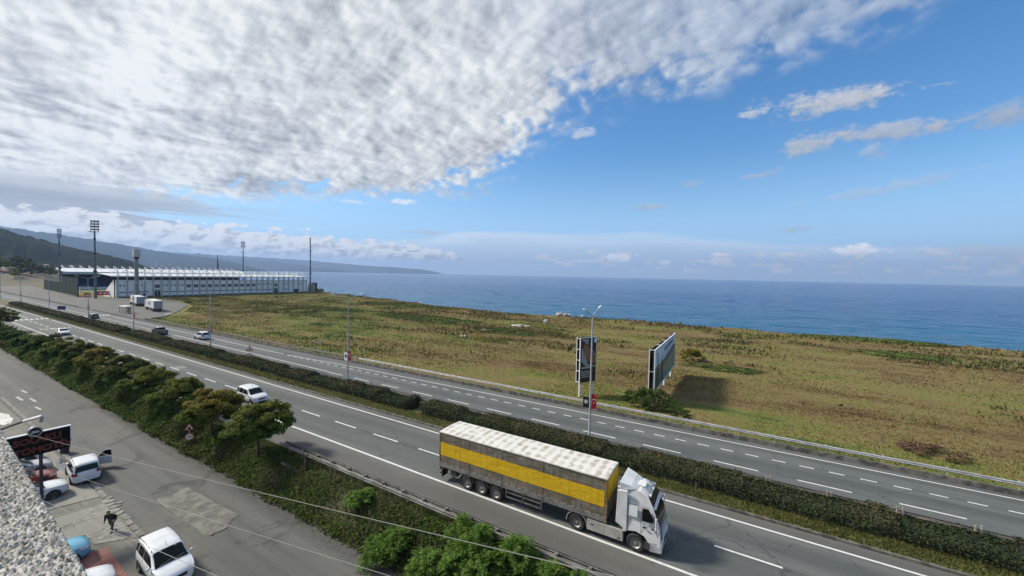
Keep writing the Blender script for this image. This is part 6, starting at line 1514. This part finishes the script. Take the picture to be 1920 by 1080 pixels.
# litter, rubble and boulders in the field and on the shore
def rock(name, label, x, y, z, r_, m, seed, group, cat='rock'):
    b = MB().ball((0, 0, 0), (r_, r_ * .8, r_ * .62), 9, 6); rr_ = random.Random(seed)
    b.v = [tuple(c * rr_.uniform(.78, 1.18) for c in v) for v in b.v]; o = b.build(name, m, None, 30); o.location = (x, y, z); o.rotation_euler = (0, 0, rr_.uniform(0, 6)); tag(o, label, cat, group)
RK = mat('pale_rock', (0.42, 0.39, 0.34), (0.26, 0.24, 0.21), 1.2, .9, bmp=.5); RKD = mat('dark_rock', (0.060, 0.058, 0.052), (0.13, 0.12, 0.11), 1.0, .9, bmp=.5)
for i, (x, y, r_) in enumerate([(-60.5, 143.5, 1.5), (-57.8, 143.2, 1.2), (-56.5, 144, .8), (-50.5, 143, .8)]): rock('shore_boulder', ['largest pale boulder on the sea bank left of the nearest street lamp', 'pale boulder just right of the largest one on the sea bank', 'small pale boulder beside the two big ones on the sea bank', 'pale boulder on the sea bank just left of the street lamp head'][i], x, y, .9, r_, RK, i, 'pale boulders on the sea bank')
for i in range(60): 
    x = random.uniform(-110, 75); rock('shore_rock', 'dark rock at the water edge along the sea bank', x, float(shore(x)) + random.uniform(1, 4), random.uniform(-1.4, 0.2), random.uniform(.4, 1.1), RKD, 40 + i, 'dark rocks along the shore')
def heap(name, label, x, y, w, h, n, m, seed):
    t_ = thing(name, label, 'rubble', (x, y, 0)); rr_ = random.Random(seed)
    for i in range(n):
        b = MB().ball((0, 0, 0), (rr_.uniform(.2, .55) * w, rr_.uniform(.15, .35) * w, rr_.uniform(.2, .5) * h), 7, 5); b.v = [tuple(c * rr_.uniform(.7, 1.25) for c in v) for v in b.v]
        o = b.build('chunk', m, t_, 30); o.location = (rr_.uniform(-w, w), rr_.uniform(-w, w) * .6, h * .35)
LIT = mat('pale_litter', (0.55, 0.54, 0.50), (0.36, 0.34, 0.30), 2, .8)
heap('rubble_heap', 'upright pale slab of rubble in the middle of the field', -54.6, 117.5, .9, 2.6, 4, LIT, 1); heap('rubble_heap', 'low white rubble strip near the centre of the field', -60.3, 80.6, 1.1, .5, 6, LIT, 2)
heap('rubble_heap', 'flat pale litter beyond the low white rubble', -62.5, 94.5, 1.6, .3, 6, LIT, 3); heap('rubble_heap', 'scattered litter around the upright slab', -58.5, 108.5, 3.0, .35, 9, LIT, 5)
heap('rubble_heap', 'white rubble on the ground right of the parked trailers', -172.5, 56.5, 1.6, .35, 6, LIT, 6)
tag(MB().tube([(-206, 163.5, .6), (-203.5, 164, 1.1), (-201, 164.5, 2.0), (-199.8, 164.8, 2.6)], [.3, .22, .14, .05], 6).build('driftwood', BARK), 'dark driftwood branch pointing up on the shore left of centre', 'driftwood')

# ------------------------------------------------------------------ forecourt details
kl = [(-87.4, 10.45), (-71.0, 10.6), (-62.8, 10.6), (-50.7, 10.3), (-43.9, 10.05), (-43.0, 10.0)]
k_s = MB().box(0, .92, -.16, .16, -.1, .10).mesh('kerb_stone', MATS['kerb'])
def kerb_run(x0, y0, x1, y1, off=0.0):
    d = Vector((x1 - x0, y1 - y0, 0)); n = int(d.length / .97); a = math.atan2(d.y, d.x)
    for i in range(n):
        o = link('kerb_stone', k_s, yard); f = i / max(1, n); o.location = (x0 + d.x * f, y0 + d.y * f + random.uniform(-.03, .03), ZS - .03 + random.uniform(-.03, .02)); o.rotation_euler = (0, 0, a + random.uniform(-.04, .04))
kerb_run(-87, 10.45, -50, 10.3); kerb_run(-46.6, 10.12, -42.6, 10.0); kerb_run(-38.6, 9.92, -31.2, 9.75)
bs = [(-41.9, 9.95, .5), (-41.1, 9.9, .42), (-40.5, 10.0, .36), (-39.9, 9.85, .5), (-39.2, 9.95, .42), (-42.4, 10.1, .3), (-40.9, 10.35, .25)]
for i, (x, y, r_) in enumerate(bs):
    rr_ = random.Random(i); b = MB().prism([(math.cos(a) * r_ * rr_.uniform(.6, 1.1), math.sin(a) * r_ * .7 * rr_.uniform(.6, 1.1)) for a in np.linspace(0, 5.5, 7)], -.08, .05)
    o = b.build('broken_kerb', mat('pale_concrete', (0.27, 0.26, 0.225), (0.18, 0.172, 0.15), 3, .9, kind='pos'), yard, bevel=.02); o.location = (x, y, ZS + .005); o.rotation_euler = (0, 0, random.uniform(0, 3))
# raised slabs of the yard with a drain step between them
sl1 = [(-43.6, 9.85), (-43.9, 7.4), (-44.0, 5.0), (-62, 5.0), (-62, 9.95)]
MATS['slab'] = asphalt('slab_concrete', (0.165, 0.160, 0.138), (0.225, 0.216, 0.188), .6, (.26, .243, .205), .5, .85)
def slab(name, pts, z0, z1, m):
    o = MB().prism(pts, z0, z1, 'z').build(name, m, yard); return o
slab('yard_slab', [(-62, 4.0), (-44.3, 4.0), (-43.9, 7.6), (-43.2, 9.85), (-62, 9.95)], ZS, ZS + .055, MATS['slab'])
slab('yard_slab', [(-42.6, 4.0), (-37.8, 4.0), (-37.1, 8.0), (-38.4, 9.6), (-41.8, 9.7)], ZS, ZS + .035, MATS['slab'])
slab('yard_slab', [(-37.5, 8.0), (-36.0, 7.9), (-34.6, 9.6), (-38.2, 9.65)], ZS, ZS + .045, MATS['kerb'])
PINK = mat('red_paving', (0.25, 0.105, 0.085), (0.19, 0.085, 0.070), 1.2, .85, bmp=.3, kind='pos')
tl = MB().box(0, .56, 0, .56, 0, .07).mesh('paving_tile', PINK)
for i in range(9):
    for j in range(5):
        o = link('paving_tile', tl, yard); o.location = (-35.0 + i * .575, 5.35 + j * .575 - .02 * i, ZS + .025 + random.uniform(-.008, .006)); o.rotation_euler = (0, 0, R(-3))
MATS['puddle'] = mat('wet_patch', (0.12, 0.12, 0.115), rough=.05, spec=.9)
MATS['cream'] = mat('pale_mottled', (0.62, 0.62, 0.58), (0.40, 0.40, 0.37), 1.3, .8, kind='pos')  # pale mottled tone for a ragged patch of the forecourt
def ragged(cx, cy, rx, ry, seed, n=26): 
    r = random.Random(seed); return [(cx + math.cos(a) * rx * r.uniform(.75, 1.15), cy + math.sin(a) * ry * r.uniform(.75, 1.15)) for a in np.linspace(0, 2 * math.pi, n, endpoint=False)]
poly_sheet('pale_patch', ragged(-75.0, 9.0, 3.4, .75, 3), ZS + .022, 'cream', yard); poly_sheet('puddle', ragged(-52.5, 9.75, 2.6, .42, 4), ZS + .061, 'puddle', yard)
for i, (x, y, l, w) in enumerate([(-86, 11.6, 3.0, .14), (-83.5, 12.4, 2.6, .12), (-78, 12.0, 2.2, .12), (-90.0, 12.6, 2.5, .12)]): mark(service, 'worn_mark', x, x + l, y, y + .1, w * 2, ZS + .012, 'paint_old')
# broken patch in the service road: rough mound of old tar
XX, YY = np.meshgrid(np.linspace(-39.2, -30.6, 120), np.linspace(11.9, 14.4, 50), indexing='ij')
edge = 1 - np.maximum(np.abs((XX + 34.9) / 4.1 + .10 * (YY - 13.1)), np.abs((YY - 13.15 - .04 * (XX + 35)) / 1.12)); edge = edge + .30 * (fbm(XX * .9, YY * .9, 4, 3) - .5)
zz = np.where(edge > 0, .035 + .06 * (fbm(XX * 2.6, YY * 2.6, 5, 6) - .3) + .03 * np.clip(edge * 6, 0, 1), -.05) 
MATS['broken'] = mat('broken_asphalt', (0.10, 0.098, 0.085), (0.19, 0.18, 0.15), 1.1, .95, bmp=.9, bscale=7, kind='pos')
link('road_patch', grid_mesh('road_patch', np.stack([XX, YY, ZS + zz], -1), MATS['broken'], False), service)
# soil and gravel verge of the service road
n = 14000; x = rng.uniform(-70, 4, n); y = 16.35 + rng.normal(size=n) * .28 + .3 * (fbm(x / 3., x * 0, 3, 4) - .5); s_ = rng.uniform(.02, .07, n)
C = np.stack([x, y, np.full(n, ZS + .025)], 1); nn = unit(n) * .35 + np.array([0, 0, 1.0]); nn /= np.linalg.norm(nn, axis=1, keepdims=True)
tag(link('verge_gravel', leaf_mesh('verge_gravel', leaves(C, nn, s_, s_), mat('gravel', (0.06, 0.055, 0.042), (0.15, 0.135, 0.11), 3., .95, kind='pos'))), kind='stuff')

# ------------------------------------------------------------------ signboard, lamp arm, bin
sg = thing('signboard', 'black signboard on a pole with red outlined letters and a round emblem on top', 'signboard', (-40.0, 6.35, ZS), R(90))
PB = mat('sign_black', (0.008, 0.007, 0.007), (0.015, 0.013, 0.012), 2., .8, spec=.08)
bz0, bz1 = 5.72, 7.20
MB().cyl((0, .02, -.1), (0, .02, bz0 + .2), .09, n=10).build('pole', DARK, sg)
MB().box(-1.75, 1.32, -.09, .09, bz0, bz1).build('board', PB, sg); MB().box(-1.78, 1.36, -.11, .11, bz1, bz1 + .06).box(1.32, 1.36, -.11, .11, bz0, bz1).build('frame', WHITE, sg)
NEON = mat('letter_red', (0.27, 0.055, 0.032), rough=.5)
for s_, z, dx, sz in (('SOLAKLI', bz0 + 1.02, -.12, .56), ('OTOMOTİV', bz0 + .36, -.12, .56)):
    m_ = text_mesh(s_, sz, 'letters', .014); m_.materials.clear(); m_.materials.append(NEON); o = link('letters', m_, sg); o.location = (dx, -.105, z); o.rotation_euler = (R(90), 0, 0); o.scale = (.98, 1, 1)
e = MB(); e.cyl((-.25, -.16, bz1 + .12), (-.25, .10, bz1 + .12), .33, n=28); em = e.build('emblem', mat('emblem_silver', (0.36, 0.37, 0.38), (0.28, 0.29, 0.30), 3, .3, .6), sg, 40)
MB().cyl((-.25, -.175, bz1 + .12), (-.25, -.158, bz1 + .12), .25, n=28).build('emblem_face', PB, em); MB().prism([(-.45, bz1 + .02), (-.05, bz1 + .06), (-.10, bz1 + .20), (-.38, bz1 + .22)], -.19, -.176, 'y').build('emblem_badge', mat('emblem_grey', (.35, .35, .36), rough=.6), em)
# lamp arm reaching out from the building
la = thing('lamp_arm', 'white tube lamp on a thin black arm reaching out from the building', 'lamp', (-30.5, 3.0, 7.9)); 
MB().tube([(0, -2.2, -.6), (2.4, .4, 1.15), (5.9, .5, 2.2)], .045, 8).build('arm', BLACK, la); MB().cyl((5.9, .5, 2.2), (8.75, .52, 2.98), .06, .06, 12).build('lamp_tube', WHITE, la, 40); MB().cyl((8.6, .5, 2.75), (8.75, .5, 2.98), .05, n=8).build('end_cap', METAL, la)
bn = thing('waste_bin', 'small dark bin standing at the kerb under the outer end of the signboard', 'bin', (-56.4, 10.45, ZS + .02)); MB().cyl((0, 0, 0), (0, 0, .95), .30, .36, 14).build('body', DARK, bn, 40); MB().cyl((0, 0, .95), (0, 0, 1.02), .38, n=14).build('lid', BLACK, bn)

# overhead wires
WIRE = mat('wire_grey', (0.25, 0.245, 0.23), rough=.6)
def wire(p0, p1, sag, label):
    p0, p1 = Vector(p0), Vector(p1); pts = []
    for i in range(33):
        f = i / 32; p = p0.lerp(p1, f); p.z -= sag * 4 * f * (1 - f); pts.append(p)
    tag(MB().tube(pts, .006, 5).build('overhead_wire', WIRE), label, 'wire', 'overhead wires')
wire((-36.0, 5.0, 6.55), (6.0, 5.0, 13.75), .10, 'uppermost overhead wire, crossing the signboard and the saplings')
wire((-29.4, 6.0, 5.25), (6.0, 6.0, 12.0), .05, 'middle overhead wire, starting at the open-door minivan')
wire((-26.0, 4.0, 6.25), (6.0, 4.0, 12.9), .05, 'lowest overhead wire, crossing the windscreen of the minivan at the bottom')

# ------------------------------------------------------------------ building edge: pebble-dashed parapet
bd = thing('building', 'rough white pebble-dashed parapet of the building in the lower left corner', 'building', (0, 0, 0))
a_ = math.atan2(-.038, 1.0)
def worley(x, y, s, seed):
    xi, yi = np.floor(x / s).astype(int), np.floor(y / s).astype(int); best = np.full(x.shape, 9.0); idv = np.zeros(x.shape)
    for dx in (-1, 0, 1):
        for dy in (-1, 0, 1):
            cx_, cy_ = xi + dx, yi + dy
            h1 = ((cx_ * 73856093) ^ (cy_ * 19349663) ^ seed) & 0xffff; h1 = (h1 * 40503 + 12345) & 0xffff; h2 = (h1 * 30011 + 777) & 0xffff; h3 = (h2 * 20021 + 91) & 0xffff
            px_, py_ = (cx_ + h1 / 65535.) * s, (cy_ + h2 / 65535.) * s
            d = np.hypot((x - px_) * (0.8 + .5 * h3 / 65535.), y - py_) / s; k = d < best; best = np.where(k, d, best); idv = np.where(k, h3 / 65535., idv)
    return best, idv
PL, PWd = 900, 260
uu = np.concatenate([np.linspace(-8.0, -3.9, 60), np.linspace(-3.88, -0.55, PL), np.linspace(-.5, 3, 320)]); vv = np.linspace(0, 1, PWd)
U, V_ = np.meshgrid(uu, vv, indexing='ij'); W_ = -.52 + V_ * .60          # across; the last part folds down over the outer face
d1, i1 = worley(U, W_, .0098, 5); d2, i2 = worley(U * .7 + 7, W_ + 3, .0055, 9)
lump = np.clip(1 - d1 * 1.45, 0, 1) ** .55 * (.25 + .75 * i1) * .0165 + np.clip(1 - d2 * 1.3, 0, 1) * .0045 + .012 * (fbm(U * 9, W_ * 9, 3, 5) - .5)
face = np.clip(W_ / .05, 0, 1.6); yl = np.where(W_ < 0, W_, .0 + .02 * np.clip(face, 0, 1)); zl = np.where(W_ < 0, lump, lump * (1 - face) - face * .10)
ca, sa = math.cos(a_), math.sin(a_); oy = .247
PX = U * ca - (yl + np.where(W_ >= 0, lump * face * .5, 0)) * sa; PY = oy + U * sa + (yl + np.where(W_ >= 0, lump * np.clip(face, 0, 1) * .6, 0)) * ca
m, t, b_ = mat_tree('pebble_dash'); p = pos(t, 'pos')
c1 = t.voro(p, 100.0, 'F1', 'Color'); sc_ = t.new('ShaderNodeSeparateColor'); t.l.new(c1, sc_.inputs[0])
big_ = t.noise(p, 1.6, 4, .6)
cc = t.mix(t.ss(sc_.outputs[0], .15, .9), (0.25, 0.235, 0.20), (0.54, 0.52, 0.475)); cc = t.mix(t.mul(t.ss(big_, .55, .75), .55), cc, (0.20, 0.175, 0.13)); an = t.new('ShaderNodeAttribute', attribute_name='gap_shade_mask'); cc = t.mix(t.ss(an.outputs['Fac'], .05, .42), (0.085, 0.078, 0.065), cc)  # mortar tone and crevice shade both painted dark into the gaps between pebbles
t.put(b_.inputs['Base Color'], cc); b_.inputs['Roughness'].default_value = .9; bump(t, b_, t.noise(p, 160., 3, .6), .5, .004)
at_gap_shade = np.clip((1 - d1 * 1.45) * 2.2 + (1 - d2 * 1.3) * .3, 0, 1) * (.55 + .45 * i1)
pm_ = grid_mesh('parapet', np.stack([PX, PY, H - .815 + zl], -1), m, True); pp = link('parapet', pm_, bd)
pa_ = pm_.attributes.new('gap_shade_mask', 'FLOAT', 'POINT'); pa_.data.foreach_set('value', at_gap_shade.astype(np.float32).ravel())
r2 = lambda x, y: (x * ca - y * sa, oy + x * sa + y * ca)
q = [r2(-8, -.5), r2(3, -.5), r2(3, .0), r2(-8, .0)]
MB().prism(q, H - 1.9, H - .84, 'z').build('parapet_core', mat('render_cream', (0.36, 0.34, 0.29), (0.28, 0.265, 0.225), 1.5, .9), bd)
q2 = [r2(-9, -9.0), r2(3.5, -9.0), r2(3.5, -.02), r2(-9, -.02)]
MB().prism(q2, ZS - .1, H - 1.9, 'z').build('wall', mat('wall_cream', (0.40, 0.375, 0.32), (0.33, 0.31, 0.265), .8, .9, bmp=.3), bd)
tag(MB().prism([(0, 0), (.055, .012), (.06, .03), (.02, .04), (-.01, .02)], 0, .012, 'z').build('red_scrap', mat('scrap_red', (0.30, 0.03, 0.03), rough=.6)), 'small dark red scrap lying on the pebble-dashed parapet', 'scrap').location = (-2.16, .20, H - .800)

# ------------------------------------------------------------------ man walking on the forecourt
def person(name, label, loc, rz):
    t_ = thing(name, label, 'person', loc, rz)
    J = {'pelvis': (0, 0, .92), 'waist': (.06, 0, 1.06), 'chest': (.17, 0, 1.30), 'neck': (.245, 0, 1.465), 'headb': (.285, 0, 1.53), 'headt': (.335, 0, 1.69)}
    E_ = [('pelvis', 'waist'), ('waist', 'chest'), ('chest', 'neck'), ('neck', 'headb'), ('headb', 'headt')]
    rad = {'pelvis': (.17, .14), 'waist': (.18, .15), 'chest': (.20, .16), 'neck': (.062, .062), 'headb': (.085, .078), 'headt': (.088, .080)}
    for s_, n, st_ in ((1, 'L', .17), (-1, 'R', -.15)):
        J.update({'hip' + n: (0, s_ * .10, .90), 'kn' + n: (st_ * .62 + .06, s_ * .11, .50 + (.03 if st_ < 0 else 0)), 'an' + n: (st_ + (-.12 if st_ < 0 else .0), s_ * .115, .10 + (.10 if st_ < 0 else .0)), 'toe' + n: (st_ + (.06 if st_ < 0 else .19), s_ * .125, .045 + (.02 if st_ < 0 else 0)),
                  'sh' + n: (.19, s_ * .205, 1.375), 'el' + n: (.08 - st_ * .2, s_ * .26, 1.12), 'wr' + n: (.15 - st_ * .30, s_ * .25, .91), 'pa' + n: (.18 - st_ * .32, s_ * .245, .845)})
        E_ += [('pelvis', 'hip' + n), ('hip' + n, 'kn' + n), ('kn' + n, 'an' + n), ('an' + n, 'toe' + n), ('chest', 'sh' + n), ('sh' + n, 'el' + n), ('el' + n, 'wr' + n), ('wr' + n, 'pa' + n)]
        rad.update({'hip' + n: (.105, .105), 'kn' + n: (.072, .072), 'an' + n: (.052, .052), 'toe' + n: (.042, .048), 'sh' + n: (.082, .082), 'el' + n: (.070, .070), 'wr' + n: (.038, .044), 'pa' + n: (.026, .042)})
        base = Vector(J['pa' + n])
        for k, (dy, ln) in enumerate(((.030, .070), (.011, .082), (-.010, .078), (-.029, .062))):
            a, b2 = 'f%d%s' % (k, n), 'g%d%s' % (k, n); J[a] = tuple(base + Vector((.012, dy, -.045))); J[b2] = tuple(base + Vector((.022 + .012 * k, dy * 1.1, -.045 - ln))); E_ += [('pa' + n, a), (a, b2)]; rad[a] = (.011, .011); rad[b2] = (.009, .009)
        J['th' + n] = tuple(base + Vector((.055, .012, -.035))); E_.append(('pa' + n, 'th' + n)); rad['th' + n] = (.011, .011)
    keys = list(J); idx = {k: i for i, k in enumerate(keys)}
    me = bpy.data.meshes.new('body'); me.from_pydata([J[k] for k in keys], [(idx[a], idx[b2]) for a, b2 in E_], [])
    o = link('body', me, t_); mo = o.modifiers.new('skin', 'SKIN'); 
    for i, k in enumerate(keys): me.skin_vertices[0].data[i].radius = rad[k]
    me.skin_vertices[0].data[idx['pelvis']].use_root = True
    su = o.modifiers.new('sub', 'SUBSURF'); su.levels = 2; su.render_levels = 2
    dg = bpy.context.evaluated_depsgraph_get(); m2 = bpy.data.meshes.new_from_object(o.evaluated_get(dg)); o.modifiers.clear(); o.data = m2; m2.name = 'body'
    m2.materials.clear()
    for mm in (mat('jacket_black', (0.008, 0.008, 0.010), (0.016, 0.016, 0.018), 8, .8), mat('trousers_grey', (0.05, 0.05, 0.052), (0.085, 0.083, 0.08), 9, .9), mat('skin', (0.38, 0.23, 0.16), rough=.6), mat('shoe_black', (0.012, 0.011, 0.010), rough=.5)): m2.materials.append(mm)
    for pl in m2.polygons:
        c = pl.center; i = 0
        hand = any((c - Vector(J['pa' + n])).length < .15 and c.z < J['wr' + n][2] for n in 'LR')
        if c.z > 1.485 or hand: i = 2
        elif c.z < .12 and True: i = 3
        elif c.z < .90 and abs(c.y) < .235: i = 1
        pl.material_index = i
    m2.shade_smooth()
    hc = Vector((.31, 0, 1.61)); hr = MB().ball((hc.x - .022, 0, hc.z + .035), (.103, .092, .098), 14, 10); hr.v = [v for v in hr.v]; hr.v = [(min(v[0], hc.x + .055), v[1], max(v[2], hc.z - .03)) for v in hr.v]; hr.build('hair', mat('hair_black', (0.010, 0.009, 0.008), rough=.7), t_, 80)
    MB().ball((hc.x + .088, 0, hc.z - .02), (.018, .015, .026), 8, 6).build('nose', MATS['skin'], t_, 80)
    for s_ in (-1, 1): MB().ball((hc.x - .01, s_ * .085, hc.z - .01), (.022, .012, .034), 8, 6).build('ear', MATS['skin'], t_, 80)
    for s_ in (-1, 1): MB().ball((hc.x + .074, s_ * .032, hc.z + .012), (.010, .013, .009), 8, 6).build('eye', BLACK, t_, 80)
    MB().ball((hc.x + .082, 0, hc.z - .062), (.008, .026, .007), 8, 5).build('mouth', mat('lip', (0.22, 0.10, 0.08), rough=.6), t_, 80)
    return t_
person('person', 'man in a black jacket and grey trousers walking across the forecourt, leaning forward', (-36.9, 8.95, ZS + .045), R(-50)).scale = (1.0, 1.15, .90)
